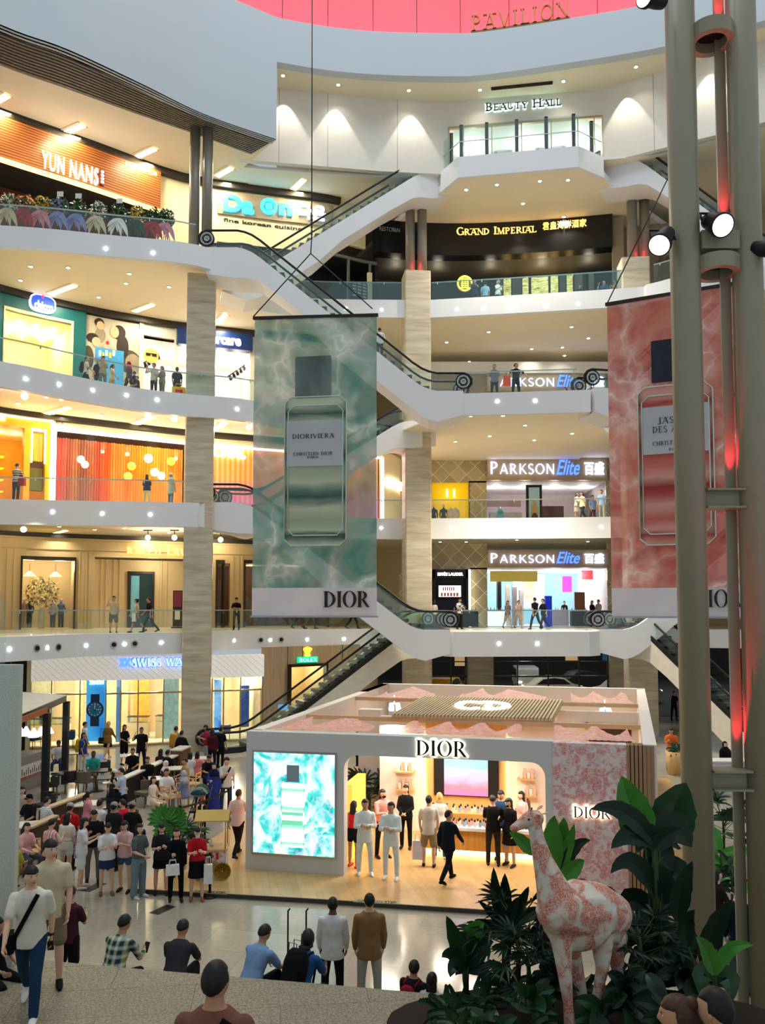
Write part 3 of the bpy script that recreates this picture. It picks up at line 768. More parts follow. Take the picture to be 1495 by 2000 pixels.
m=MB();WS2.slab(m,WS2.S(57),WS2.S(84),Z2+.9,Z2+2.0,-.3,.02);m.build('moss_block',mat('moss',s2l(96,92,40),.8),r)
m=MB();WS2.slab(m,WS2.S(57),WS2.S(84),Z2+2.0,Z2+2.4,-.3,.02);m.build('dark_case',mat('case_dark',s2l(60,40,40),.5),r)
WS2.text('lettering',sans_mb('IE',.1,.03),LETW,-6,6,813,822,.32,.05,tag(empty('shop_sign',WS2.at(WS2.S(0),H+9,.3)),'small white letters on the amber shopfront at the left edge','sign')).matrix_parent_inverse=Matrix.Translation(-WS2.at(WS2.S(0),H+9,.3))
for x in(10,45):inlight(WS2,x,H+8.6,-1.5,35,(1,.74,.35))
inlight(WS2,40,H+8.8,1.2,15,(1,.75,.35))
# curtain shop
def curtain_b(nt):
 v=objco(nt,(1,1,.02));n=noise(nt,v,1.6,3)
 x=N(nt,'SeparateXYZ');nt.links.new(objco(nt),x.inputs[0])
 mr=N(nt,'MapRange');mr.inputs['From Min'].default_value=-19;mr.inputs['From Max'].default_value=-8
 nt.links.new(x.outputs['X'],mr.inputs['Value'])
 c=ramp(nt,mr.outputs[0],[(.0,s2l(225,70,90)),(.22,s2l(226,92,74)),(.34,s2l(110,50,90)),(.42,s2l(220,96,40)),(.6,s2l(246,160,30)),(.8,s2l(244,150,50)),(1,s2l(250,120,90))])
 return mixc(nt,ramp(nt,n,[(.35,(0,0,0)),(.7,(.5,.5,.5))]),c,s2l(255,190,90))
CURT=nodes_mat('ribbon_curtain',curtain_b,.6,emit=.12)
zc=WS2.Z(106,842)
m=MB();zslab(WS2,m,100,106,Z2,T2,0,.3,0);zslab(WS2,m,106,735,zc+.1,T2,0,.3,0);zslab(WS2,m,360,412,Z2,zc+.1,0,.3,0);zslab(WS2,m,740,775,Z2,T2,0,.3,0)
struct(m.build('shopfront',CREAM),'cream shopfront wall around the ribbon curtain window')
m=MB();zslab(WS2,m,104,107,Z2,zc,.3,.36,0);zslab(WS2,m,104,742,zc-.04,zc+.08,.3,.36,0);zslab(WS2,m,738,743,Z2,zc,.3,.36,0)
tag(m.build('light_strip',glow('led_line',(255,255,250),6)),'white light line framing the ribbon curtain window','light strip')
m=MB();a,b=WS2.S(107),WS2.S(360);A_,B_=[],[]
for i in range(241):
 s=a+(b-a)*i/240;o=-.25+.09*math.sin(i*1.3)+.05*math.sin(i*.37)
 A_.append(WS2.at(s,Z2,o));B_.append(WS2.at(s,zc-.25,o))
m.strip(A_,B_,0,True)
tag(m.build('ribbon_curtain',CURT),'tall ribbon curtain running from pink through purple to orange in the shop window','curtain')
for x,y,r,mi,lb in((289,896,8.5,0,'large white globe lamp high in the ribbon curtain window'),(301,923,8,0,'white globe lamp below the large one in the ribbon window'),(314,930,7.5,0,'white globe lamp lowest of the white cluster'),(333,902,8,1,'amber globe lamp right of the white globes'),(256,911,8,1,'amber globe lamp at the left, upper of two'),(249,931,8,1,'amber globe lamp at the left, lower of two'),(157,898,7,2,'pale peach globe lamp on the pink part of the curtain'),(165,908,7,2,'pale peach globe lamp overlapping its neighbour on the pink curtain')):
 m=MB();s,z=WS2.hit(x,y);k=44.0/1600;m.ell(WS2.at(s,z,.12),(r*k,)*3,14,10)
 tag(m.build('globe_lamp',[glow('globe_white',(255,240,225),2.2),glow('globe_amber',(255,190,60),1.6),glow('globe_peach',(255,200,170),1.5)][mi]),lb,'lamp','globe lamps in the ribbon window')
m=MB();zslab(WS2,m,107,360,Z2,zc,.2,.22,0);struct(m.build('window_3',glass('clear_glass',(.98,.98,.98),.006)),'clear shop window glass')
def pinkgrad(nt):
 x=N(nt,'SeparateXYZ');nt.links.new(objco(nt),x.inputs[0])
 mr=N(nt,'MapRange');mr.inputs['From Min'].default_value=Z2;mr.inputs['From Max'].default_value=zc
 nt.links.new(x.outputs['Z'],mr.inputs['Value'])
 w=N(nt,'TexWave',Scale=1.2);nt.links.new(objco(nt),w.inputs['Vector'])
 c=ramp(nt,mr.outputs[0],[(0,s2l(240,90,70)),(.22,s2l(240,80,170)),(.42,s2l(244,110,120)),(.6,s2l(250,140,40))])
 return mixc(nt,.12,c,w.outputs['Color'])
m=MB();zslab(WS2,m,412,735,Z2,zc,.0,.15,0)
root=tag(m.build('shop_sign',nodes_mat('sunset_screen',pinkgrad,.5,emit=.3)),'orange to pink screen wall with white capital letters right of the left column','sign')
WS2.text('lettering',sans_mb('MONKL',.1,.05),LETW,398,478,870,892,.18,.06,root)
WS2.text('lettering',sans_mb('MONKI',.1,.05),LETW,746,772,933,950,.4,.04,root)
inlight(WS2,180,H+8.6,.8,14);inlight(WS2,300,H+8.6,.8,14)
WS2.text('small_lettering',sans_mb('BUTIK'),INK,107,122,824,829,.32,.02,root)
# ---- first level: cream panelled shop
T1=H+4.0
PAN=mat('panelled_cream',s2l(190,168,124),.6,vary=.02)
m=MB();zt=WS1.Z(180,1088)
for x0,x1 in((-200,37),(147,183),(412,419),(447,474)):zslab(WS1,m,x0,x1,Z1,T1,0,.3,0)
zslab(WS1,m,37,147,WS1.Z(37,1086),T1,0,.3,0);zslab(WS1,m,183,412,zt,T1,0,.3,0);zslab(WS1,m,419,447,zt-.2,T1,0,.3,0);zslab(WS1,m,474,640,zt-.2,T1,0,.3,0)
zslab(WS1,m,183,412,Z1,zt,-2.2,-2.0,0);zslab(WS1,m,412,413,Z1,zt,-2,0,0);zslab(WS1,m,182,183,Z1,zt,-2,0,0)
zslab(WS1,m,-200,640,zt+.35,zt+.42,.3,.36,0);zslab(WS1,m,-200,640,T1-.12,T1,.3,.4,0)
for x in(8,22,152,165,172,451,462,469):zslab(WS1,m,x,x+3,Z1,zt+.3,.3,.34,0)
for x in(205,215,228,240,322,332):zslab(WS1,m,x,x+4,Z1,zt,-2,-1.93,0)
struct(m.build('shopfront',PAN),'cream panelled shopfront of the clothing shop on the first level')
LETG=glow('letter_warm_gold',(255,222,96),3.4)
t0=tag(empty('shop_sign'),'warm gold serif letters on the cream panelled shopfront','sign')
WS1.text('lettering',serif_mb('RALPH LAUREN',T=.15,t=.06,gap=.22),LETG,247,402,1070,1082,.31,.06,t0)
def darkframe(x0,y0,x1,y1,lab,W=WS1,o=.0,t=3):
 m=MB();za,zb=W.Z(x0,y1),W.Z(x0,y0)
 zslab(W,m,x0,x0+t,za,zb,o,o+.4,0);zslab(W,m,x1-t,x1,za,zb,o,o+.4,0);zslab(W,m,x0,x1,zb-.2,zb,o,o+.4,0);zslab(W,m,x0,x1,za,za+.12,o,o+.4,0)
 zslab(W,m,x0,x1,za,zb,o+.12,o+.14,1)
 return struct(m.build('window_4',[DKBROWN,WGLASS]),lab)
darkframe(36,1086,147,1236,'dark framed shop window with flowers and clothes');darkframe(474,1094,640,1236,'dark framed shop window partly behind the green banner');darkframe(419,1094,436,1236,'narrow dark framed window right of the left column')
room(WS1,39,145,Z1,WS1.Z(37,1089),3,[PAN,PAN,YWALL],'warm cream window interior with clothing display');room(WS1,419,640,Z1,zt-.2,3,[mat('dark_wood_wall',s2l(84,50,30),.6),DKBROWN,PAN],'dark wood shop interior')
inlight(WS1,60,zt-.5,-1.2,70);inlight(WS1,120,zt-.5,-1.2,70);inlight(WS1,500,zt-.6,-1.2,60);inlight(WS1,580,zt-.6,-1.2,60);inlight(WS1,300,zt-.4,-.8,70)
m=MB();zslab(WS1,m,257,262,Z1,WS1.Z(257,1113),-2,-1.85,0);zslab(WS1,m,306,311,Z1,WS1.Z(257,1113),-2,-1.85,0);zslab(WS1,m,257,311,WS1.Z(257,1118),WS1.Z(257,1113),-2,-1.85,0)
zslab(WS1,m,262,306,Z1,WS1.Z(257,1118),-2,-1.95,1);zslab(WS1,m,264,280,Z1+.6,WS1.Z(257,1122),-1.95,-1.94,2)
struct(m.build('door_1',[DKBROWN,mat('door_glass_dark',s2l(20,50,56),.1,spec=.8),mat('door_reflection',s2l(110,170,190),.2)]),'dark framed glass door of the clothing shop')
# window display of the clothing shop
def foliage(m,c,r,n,sz,mi=0,rnd=random):
 for i in range(n):
  d=Vector((rnd.gauss(0,1),rnd.gauss(0,1),rnd.gauss(0,1))).normalized()*r*rnd.random()**.4
  p=Vector(c)+d;t=Vector((rnd.gauss(0,1),rnd.gauss(0,1),rnd.gauss(0,1))).normalized();u=t.orthogonal().normalized()
  m.add([p-t*sz,p+u*sz*.45,p+t*sz,p-u*sz*.45],[(0,1,2,3)],mi)
p=WS1.at(WS1.S(88),Z1,-1.0);r0=tag(empty('flower_arrangement',p),'big cream flower arrangement in the window of the cream panelled shop','flowers')
m=MB();m.lathe([(.12,0),(.2,.2),(.16,.9),(.1,1.2)],n=12);m.build('vase',mat('white_pot',s2l(220,214,200),.4),r0)
m=MB();foliage(m,(0,0,2.1),.95,260,.13,0);foliage(m,(0,0,2.1),.9,200,.12,1);m.build('blossom',[mat('cream_petal',s2l(246,226,160),.7),mat('olive_leaf',s2l(120,110,50),.7)],r0)
def mannequin(pos,cols,label,rz=0,head=True):
 r=tag(empty('mannequin',pos,rz),label,'mannequin')
 m=MB();m.lathe([(.2,0),(.2,.02),(.02,.03),(.02,.8)],n=10);m.build('stand',STEEL,r)
 m=MB();m.lathe([(.13,.78),(.17,.9),(.12,1.1),(.17,1.32),(.12,1.42),(.05,1.46),(.05,1.52)],n=12);m.build('torso',cm(*cols[0]),r)
 m=MB()
 for s in(-1,1):m.tube([(s*.16,0,1.38),(s*.23,.02,1.1),(s*.22,-.08,.86)],[.055,.045,.03],8)
 m.build('sleeve',cm(*cols[0]),r)
 m=MB()
 for s in(-1,1):m.tube([(s*.08,0,.92),(s*.09,0,.5),(s*.09,0,.06)],[.1,.07,.05],8)
 m.build('trousers',cm(*cols[1]),r)
 if head:m=MB();m.ell((0,0,1.62),(.085,.1,.12),10,8);m.build('head',mat('mannequin_skin',s2l(226,216,200),.5),r)
 return r
for x,c,lab in((55,((150,120,90),(180,150,110)),'mannequin in tan jacket in the flower window, first from the left'),(66,((40,40,48),(60,66,80)),'mannequin in dark jacket beside the flower vase'),(108,((200,200,206),(60,80,110)),'mannequin in pale striped shirt right of the flowers'),(124,((90,110,150),(40,50,80)),'mannequin in blue shirt at the right of the flower window')):
 mannequin(WS1.at(WS1.S(x),Z1,-1.4),c,lab)
for x,lab in((62,'white scalloped pendant lamp, left one in the flower window'),(110,'white scalloped pendant lamp, right one in the flower window')):
 p=WS1.at(WS1.S(x),WS1.Z(62,1120),-.9);r=tag(empty('pendant_lamp',p),lab,'lamp','pendant lamps in the flower window')
 m=MB();m.lathe([(.06,.15),(.34,-.1),(.33,-.12),(.04,.13)],n=14);m.build('lamp_shade',glow('shade_glow',(255,230,180),1.2),r)
 m=MB();m.tube([(0,0,.15),(0,0,.6)],.012,6);m.build('cord',BLACK,r)
p=WS1.at(WS1.S(345),Z1,.5);m=MB();m.box((0,0,.04),(.62,.4,.08),0);m.box((0,0,1.15),(.55,.05,2.1),1);m.box((0,-.03,1.7),(.48,.01,.9),2);m.box((0,-.03,.75),(.3,.01,.5),3)
tag(m.build('poster_stand',[BLACK,BLACK,mat('poster_plum',s2l(110,40,60),.5),mat('poster_white',s2l(220,214,206),.5)],None,p),'black poster stand beside the left column on the first level','poster stand')
# ---- department store front, three levels
BRONZE=mat('bronze_panel',s2l(166,146,114),.45,.0,vary=.05)
def lattice(nt):
 v=objco(nt,(1,1,1),(0,PI/4,0));b=N(nt,'TexBrick',Scale=1.05);b.offset=0
 b.inputs['Brick Width'].default_value=.8;b.inputs['Row Height'].default_value=.8;b.inputs['Mortar Size'].default_value=.012
 b.inputs['Color1'].default_value=s2l(190,176,130)+(1,);b.inputs['Color2'].default_value=s2l(150,136,100)+(1,);b.inputs['Mortar'].default_value=s2l(250,248,226)+(1,)
 s=N(nt,'SeparateXYZ');nt.links.new(v,s.inputs[0]);c=N(nt,'CombineXYZ');nt.links.new(s.outputs['X'],c.inputs['X']);nt.links.new(s.outputs['Z'],c.inputs['Y'])
 nt.links.new(c.outputs[0],b.inputs['Vector']);return b.outputs['Color']
LATT=nodes_mat('lattice_glass',lattice,.16,spec=.8)
PBLUE=glow('letter_blue_white',(190,205,255),3.2);ELB=glow('letter_blue',(70,110,240),2.2)
def store(z,ys0,ys1,lab,ytop,deco=True):
 zs0,zs1=WP.Z(960,ys1),WP.Z(960,ys0)
 m=MB();zslab(WP,m,951,1184,zs0,zs1,.1,.5,0)
 r=tag(m.build('shop_sign',BRONZE),lab,'sign')
 h=(ys1-ys0)
 WP.text('lettering',serif_mb('PARKSON',T=.12,t=.075,serif=False,gap=.13,small=.82),PBLUE,955,1080,ys0+.2*h,ys0+.74*h,.55,.06,r)
 WP.text('script_lettering',sans_mb('Elite',.1,.01,.35),ELB,1084,1129,ys0+.12*h,ys0+.78*h,.55,.06,r)
 WP.text('chinese_lettering',sans_mb('百盛',.1,.02),PBLUE,1138,1176,ys0+.2*h,ys0+.78*h,.55,.06,r)
 if deco:
  m=MB();zslab(WP,m,800,842 if False else 951,zs0-.1,WP.Z(900,ytop),0,.1,0);zslab(WP,m,917,951,z,zs0,0,.1,0);zslab(WP,m,1184,1330,z,WP.Z(900,ytop),0,.1,0);zslab(WP,m,780,843,z,zs0,0,.1,0)
  struct(m.build('shopfront',LATT),'glittering bronze lattice glass wall of the department store')
 return zs0
zz=store(Z1,1075,1109,'bronze sign band with blue white letters over the first level store entrance',1062)
zy=store(Z2,896,940,'bronze sign band with blue white letters over the second level store entrance',873)
store(Z3,733,768,'bronze sign band with blue white letters behind the third level bridge',700,False)
m=MB();zslab(WP,m,780,951,Z3,WP.Z(860,730),0,.3,0);zslab(WP,m,1184,1330,Z3,WP.Z(860,730),0,.3,0);zslab(WP,m,830,1300,WP.Z(960,733),WP.Z(960,712),.0,.6,1);zslab(WP,m,951,1184,Z3,WP.Z(960,768),-.4,-.1,2)
struct(m.build('shopfront',[mat('taupe_wall',s2l(146,134,116),.6),WHITE,DARK]),'taupe shopfront wall of the third level store')
STW=mat('store_white',s2l(234,232,234),.6)
room(WP,951,1184,Z1,zz,8,[mat('store_blue',s2l(150,200,224),.5,emit=.15),STW,STW],'bright department store interior on the first level')
room(WP,951,1184,Z2,zy,6,[mat('store_pink',s2l(206,184,190),.6),mat('store_grey',s2l(120,110,112),.5),STW],'pinkish department store interior on the second level')
for x in(980,1040,1100,1160):
 for off in(-2.5,-6):inlight(WP,x,zz-.35,off,60,WHT)
 inlight(WP,x,zy-.5,-2.5,45,WHT)
 # cosmetics booth with tall lit letters (first level) and yellow window (second level)
m=MB();zb=WP.Z(845,1113)
zslab(WP,m,844,918,Z1,zb,.1,.2,0);zslab(WP,m,845,849,Z1,zb,.2,.6,0);zslab(WP,m,908,912,Z1,zb,.2,.6,0);zslab(WP,m,845,912,zb-.55,zb,.2,.6,0);zslab(WP,m,914.5,917.5,Z1,zb,.2,.5,1)
root=tag(m.build('cosmetics_booth',[BLACK,glow('led_bar',(255,255,250),5)]),'black cosmetics booth with white letters left of the first level store entrance','booth')
WP.text('lettering',sans_mb('ESTÉE LAUDER',.1,.03),LETW,854,903,1118,1125,.61,.03,root)
m=MB();zslab(WP,m,853,902,WP.Z(853,1168),WP.Z(853,1141),.25,.35,0);m.build('screen_frame',BLACK,root)
m=MB();zslab(WP,m,856,899,WP.Z(853,1166),WP.Z(853,1144),.35,.37,0)
for i in range(6):zslab(WP,m,864+i*4,866+i*4,WP.Z(853,1154),WP.Z(853,1147),.37,.38,1);zslab(WP,m,860+i*6,864+i*6,WP.Z(853,1165),WP.Z(853,1158),.37,.38,2)
m.build('screen',[glow('screen_pale',(240,220,230),1.5),mat('lipstick',s2l(200,40,90),.4),mat('peach',s2l(240,160,120),.4)],root)
m=MB();zslab(WP,m,850,907,Z1,WP.Z(853,1171),.25,.5,0);m.build('cabinet',mat('booth_navy',s2l(14,22,54),.4),root)
YEL=mat('yellow_window',s2l(244,196,16),.5,emit=.35)
m=MB();zslab(WP,m,843,917,Z2,zy,-.5,-.3,0);zslab(WP,m,843,844,Z2,zy,-.3,.1,1);zslab(WP,m,916,918,Z2,zy,-.3,.1,1)
struct(m.build('window_5',[YEL,BRONZE]),'bright yellow display window left of the second level store entrance')
for x,c,lab in((847,((30,26,26),(200,190,170)),'mannequin in black with a hat beside the yellow window column'),(866,((40,50,54),(40,40,46)),'dark dressed mannequin in the yellow window'),(880,((220,200,190),(200,180,170)),'mannequin in pale print dress in the yellow window'),(889,((210,200,196),(190,170,160)),'mannequin in white print at the right of the yellow window')):
 mannequin(WP.at(WP.S(x),Z2,.4),c,lab,head=x<870)
for x,l in((872,'left'),(886,'right')):m=MB();zslab(WP,m,x,x+3.4,WP.Z(870,972),WP.Z(870,956),.1,.15,0);tag(m.build('wall_lamp',glow('bar_lamp',(255,250,200),4)),'short vertical light bar in the yellow window, %s one'%l,'lamp')
# store furniture
def cuboid(name,W,x0,x1,z0,z1,o0,o1,mt,lab,cat):
 m=MB();zslab(W,m,x0,x1,z0,z1,o0,o1,0);return tag(m.build(name,mt),lab,cat)
def counter(x,w,off,z,lab,top=STW,body=None):
 s=WP.S(x);r=tag(empty('display_counter',WP.at(s,z,off)),lab,'counter')
 m=MB();m.box((0,0,.5),(w,.6,.96));m.build('body',body or BLACK,r)
 m=MB();m.box((0,0,1.0),(w+.06,.66,.05));m.build('worktop',top,r)
 for i in range(int(w/.22)):
  m=MB();m.lathe([(.04,0),(.04,.14),(.016,.15),(.016,.2)],n=7);p=WP.at(s-w/2+.12+i*.22,z+1.03,off+random.uniform(-.2,.2));tag(m.build('cosmetic_bottle',mat('bottle_mix',s2l(200,190,190),.3),None,p),'cosmetic bottle on the '+lab,'bottle','bottles on the '+lab)
 return r
counter(972,1.3,-1.2,Z1,'white lit counter at the left of the store entrance',STW,glow('counter_white',(235,245,250),.8));counter(1098,1.6,-2.2,Z1,'white framed counter behind the blue stand',STW,STW);counter(1155,2.2,-1.2,Z1,'dark cosmetics counter at the right of the store entrance');counter(905,1.6,.9,Z1,'black counter in front of the bronze lattice wall')
cuboid('display_stand',WP,1065,1078,Z1,Z1+1.95,-.6,-.2,mat('cobalt',s2l(20,50,200),.4,emit=.3),'bright blue upright stand in the first level store entrance','stand')
cuboid('wall_panel',WP,1126,1146,Z1+1.0,Z1+2.2,-.8,-.7,mat('brown_board',s2l(130,90,66),.6),'brown timber board over the right counter in the store','board')
m=MB();zslab(WP,m,1034,1104,Z1+1.2,Z1+3.6,-6.8,-6.7,0);s,z=WP.hit(1068,1160);disc(WP,m,WP.S(1068),Z1+2.4,.45,.6,-6.7,-6.68,1);disc(WP,m,WP.S(1068),Z1+2.9,.5,.3,-6.7,-6.67,2)
tag(m.build('backlit_poster',[glow('poster_mint',(200,225,220),.9),mat('poster_face',s2l(230,190,170),.5),mat('poster_blond',s2l(190,170,140),.5)]),'large mint backlit poster with a face deep in the first level store','poster')
cuboid('backlit_poster',WP,1132,1152,Z1+2.3,Z1+3.4,-5.2,-5.1,glow('poster_magenta',(240,60,160),1.2),'magenta backlit panel at the right inside the store','poster')
cuboid('hanging_sign',WP,1158,1180,Z1+3.1,Z1+3.7,-3,-2.9,mat('sign_red',s2l(210,30,40),.5,emit=.4),'red hanging panel at the upper right of the store entrance','sign')
cuboid('ceiling_feature',WP,966,1062,zz-.8,zz-.1,-2.4,-2.2,mat('gold_feature',s2l(214,190,90),.3,.6,emit=.1),'gold faceted feature hanging at the top of the store entrance','ceiling feature')
for i,x in enumerate((984,1002,1016,1030)):cuboid('display_tower',WP,x,x+8,Z1,Z1+3.0-.2*i,-3.6,-3.0,[BLACK,STW,mat('tower_grey',s2l(160,160,166),.4),STW][i],['black display tower, leftmost in the store entrance','white display tower beside the black one','grey display tower in the store','narrow white display tower left of the mint poster'][i],'display tower')
m=MB();zslab(WP,m,1030,1061,Z2,WP.Z(1030,946),-.4,-.2,0);zslab(WP,m,1035,1056,Z2+.3,WP.Z(1030,951),-.2,-.18,1);s=WP.S(1046)
disc(WP,m,s,Z2+1.3,.26,.55,-.18,-.17,2);disc(WP,m,s,Z2+2.0,.12,.16,-.18,-.165,3);disc(WP,m,s,Z2+.75,.24,.5,-.18,-.166,4)
tag(m.build('poster_stand',[BLACK,mat('poster_teal',s2l(150,176,180),.5,emit=.2),mat('dress_gold',s2l(214,180,120),.5),SK,mat('dress_green',s2l(50,70,60),.5)]),'black framed poster of a figure in the second level store entrance','poster')
m=MB();zslab(WP,m,962,1026,Z2,Z2+1.4,-1.6,-1.2,0);zslab(WP,m,1000,1025,Z2+.75,Z2+1.05,-1.2,-1.18,1);zslab(WP,m,960,1030,Z2+1.9,Z2+2.3,-2.4,-2.2,2);zslab(WP,m,1065,1115,Z2,Z2+1.9,-2.4,-1.9,3)
tag(m.build('display_counter',[STW,BLACK,mat('beam_pink',s2l(196,160,156),.5),mat('shelf_brown',s2l(96,70,60),.5)]),'white counter with a black name plate in the second level store','counter')
# ---- ground floor: watch shop
WZ0,WZ1=H-2.25,H-3.25-.1
def wave_relief(nt):
 w=N(nt,'TexWave',Scale=1.5,Distortion=4,Detail=1);w.inputs['Detail Scale'].default_value=.5
 nt.links.new(objco(nt,(1,1,1),(0,.8,0)),w.inputs['Vector'])
 return ramp(nt,w.outputs['Fac'],[(.0,s2l(212,208,200)),(.85,s2l(222,218,210)),(1,s2l(186,180,168))])
RELIEF=nodes_mat('white_relief',wave_relief,.6,emit=.45)
m=MB();zslab(WG,m,58,509,WZ1,WZ0,.1,.5,0)
root=tag(m.build('shop_sign',RELIEF),'white relief sign band with blue white serif letters on the ground floor','sign')
WBL=glow('letter_swiss',(150,190,255),1.7);WG.text('letter_glow',serif_mb('SWISS WATCH',T=.3,t=.2),glow('halo_blue',(40,90,230),1.4),256,398,1283.5,1302.5,.51,.02,root)
WG.text('lettering',serif_mb('SWISS WATCH',T=.2,t=.08),WBL,258,396,1285,1301,.55,.08,root)
m=MB()
for x in(238,247):
 for k in range(2):
  a=WG.hit(x+k*8,1284);b=WG.hit(x+8-k*8,1301)
  m.tube([WG.at(a[0],a[1],.58),WG.at(b[0],b[1],.58)],.07,6)
m.build('logo',ELB,root)
m=MB()
for x in(58,100,157,207,236,269,318,412,435,467,508):zslab(WG,m,x,x+2.5,0,WZ1,.1,.25,0)
zslab(WG,m,58,509,2.45,2.53,.1,.2,0);zslab(WG,m,58,509,0,.1,.0,.3,0);zslab(WG,m,61,509,.1,WZ1,.15,.17,1)
struct(m.build('window_6',[mat('champagne_frame',s2l(190,170,130),.35,.6),WGLASS]),'tall glazed front of the watch shop with champagne frames')
SWI=mat('watch_interior',s2l(236,214,170),.6)
room(WG,58,509,0,WZ1+.1,4.2,[SWI,SWI,mat('watch_floor',s2l(240,232,214),.4)],'warm lit interior of the watch shop')
for x in(90,140,190,250,300,440,485):inlight(WG,x,2.8,-1.6,75,(1,.9,.7))
m=MB();zslab(WG,m,20,58,0,H-2.0,-.2,.4,0);zslab(WG,m,-200,20,0,H-2.0,-.6,-.3,0);zslab(WG,m,50,58,0,H-2.1,.4,.6,1)
struct(m.build('shopfront',[BLACK,CREAM]),'black wall with a cream pilaster left of the watch shop')
m=MB();zslab(WG,m,173,208,.3,3.3,.3,.4,0)
root=tag(m.build('watch_poster',nodes_mat('poster_blue',lambda nt:ramp(nt,noise(nt,objco(nt),.5,1),[(.4,s2l(30,120,200)),(.6,s2l(70,170,235))]),.4,emit=.5)),'tall blue lightbox with a wristwatch in the watch shop front','poster')
WG.text('lettering',sans_mb('ZENITH',.1,.02),LETW,179,206,1328,1335,.42,.02,root)
m=MB();s=WG.S(190)
for r,mi,o in((.40,0,.41),(.33,1,.43),(.06,0,.45)):disc(WG,m,s,1.78,r,r,.4,o,mi)
for i in range(12):
 a=2*PI*i/12;disc(WG,m,s+.27*math.cos(a),1.78+.27*math.sin(a),.03,.03,.43,.44,2,8)
WG.slab(m,s-.02,s+.02,1.78,2.02,.43,.45,2);WG.slab(m,s,s+.2,1.76,1.8,.43,.45,2)
for z0,z1 in((2.12,2.5),(1.0,1.44)):WG.slab(m,s-.2,s+.2,z0,z1,.4,.42,0)
m.build('printed_watch',[mat('watch_steel',s2l(40,60,90),.3),mat('watch_dial',s2l(50,130,190),.4),mat('watch_mark',s2l(230,240,250),.4)],root)
def pier_shop(x0,x1,z1,o0,o1,mt,lab,cat='display'):return cuboid('display_cabinet',WG,x0,x1,0,z1,o0,o1,mt,lab,cat)
cuboid('display_cabinet',WG,420,433,.3,3.0,-.4,-.1,nodes_mat('lit_blue',lambda nt:ramp(nt,noise(nt,objco(nt),1.2,4,1),[(.3,s2l(40,110,220)),(.55,s2l(120,190,245)),(.7,s2l(230,190,210))]),.4,emit=.6),'glowing blue display column right of the left column','display')
cuboid('display_cabinet',WG,484,500,.5,2.6,-1.2,-1.0,mat('brochure_blue',s2l(40,80,160),.5,emit=.2),'blue brochure panel at the right end of the watch shop','display')
for i,(x0,x1,z1,o,c,lab)in enumerate(((62,96,2.9,-3.6,(150,150,120),'olive arched wall panel with a light line in the watch shop'),(66,88,2.0,-3.4,(30,28,26),'black rounded panel inside the watch shop'),(120,136,3.1,-3.4,(226,190,130),'honey display niche left of the blue lightbox'),(225,232,3.2,-.6,(90,140,200),'narrow blue mosaic display post'),(238,252,3.0,-2.6,(150,110,60),'brown wood cabinet behind the shop glass'),(258,292,2.9,-3.8,(210,150,60),'orange lit cabinet wall at the back of the watch shop'),(322,352,3.2,-1.0,(150,190,190),'glass cabinet with hanging crystals beside the left column'))):
 m=MB();zslab(WG,m,x0,x1,.1,z1,o,o+.15,0)
 tag(m.build('display_cabinet',mat('cab_%d'%i,s2l(*c),.5,vary=.2,scale=6,emit=.25)),lab,'display')
for x,lab in((70,'glass counter at the far left of the watch shop'),(112,'glass counter near the blue chairs in the watch shop'),(270,'glass counter in front of the orange cabinets'),(330,'tall crystal counter beside the left column')):
 s=WG.S(x);r=tag(empty('display_counter',WG.at(s,.02,-2.0)),lab,'counter');m=MB();m.box((0,0,.4),(1.0,.5,.8));m.build('body',SWI,r);m=MB();m.box((0,0,.95),(1.0,.5,.28));m.build('glass_case',glass('case_glass',(.85,.95,.95),.15),r);m=MB();m.box((0,0,1.1),(1.02,.52,.03));m.build('top_rim',BLACK,r)
m=MB();s=WG.S(98)
# timber fronted watch boutique
WOODV=wood_mat('grey_wood_panel',s2l(168,140,110),s2l(186,160,130),(5,5,.3))
m=MB();zslab(WG,m,510,556,0,H-1.9,0,.3,0);zslab(WG,m,632,730,0,H-1.9,0,.3,0);zslab(WG,m,556,632,WG.Z(556,1297),H-1.9,0,.3,0)
for x in(556,585,662):zslab(WG,m,x,x+1,WG.Z(556,1297),H-1.9,.3,.31,1)
struct(m.build('shopfront',[WOODV,DKBROWN]),'grey brown timber wall of the boutique behind the escalator')
m=MB();za,zb=0,WG.Z(556,1297)
zslab(WG,m,557,561,za,zb,.2,.5,0);zslab(WG,m,628,632,za,zb,.2,.5,0);zslab(WG,m,557,632,zb-.14,zb,.2,.5,0);zslab(WG,m,561,628,0,zb,.3,.32,1)
struct(m.build('window_7',[DKBROWN,WGLASS]),'dark framed window of the timber boutique')
room(WG,557,632,0,zb,2,[mat('boutique_gold',s2l(214,176,110),.5,emit=.3),SWI,SWI],'golden boutique window interior');inlight(WG,595,zb-.3,-.8,60)
r=tag(empty('shop_sign'),'small green sign with a gold crown on the timber wall','sign')
m=MB();WG.pslab(m,575,1283,614,1294,.3,.38,0);m.build('green_plate',glow('sign_green',(0,170,110),1.6),r)
WG.text('lettering',serif_mb('ROLEX',T=.16,t=.09),glow('letter_mint',(120,255,210),3),578,611,1285,1292,.4,.03,r)
m=MB();s,z=WG.hit(595,1279);disc(WG,m,s,z+.0,.16,.07,.3,.38,0)
for i in range(5):
 a=(i-2)*.32;p=WG.at(s,z,.34);q=WG.at(s+math.sin(a)*.34,z+.36*math.cos(a)+.02,.34);m.tube([p,q],[.05,.03],6);m.ell(q,(.05,.05,.05),8,6)
m.build('crown',glow('crown_gold',(255,200,40),3),r)
m=MB();WG.pslab(m,534,1374,553,1385,.6,.64,0);o=tag(m.build('information_screen',[mat('screen_blue',s2l(90,150,220),.4,emit=.8)]),'small blue screen beside the rising escalator','screen')
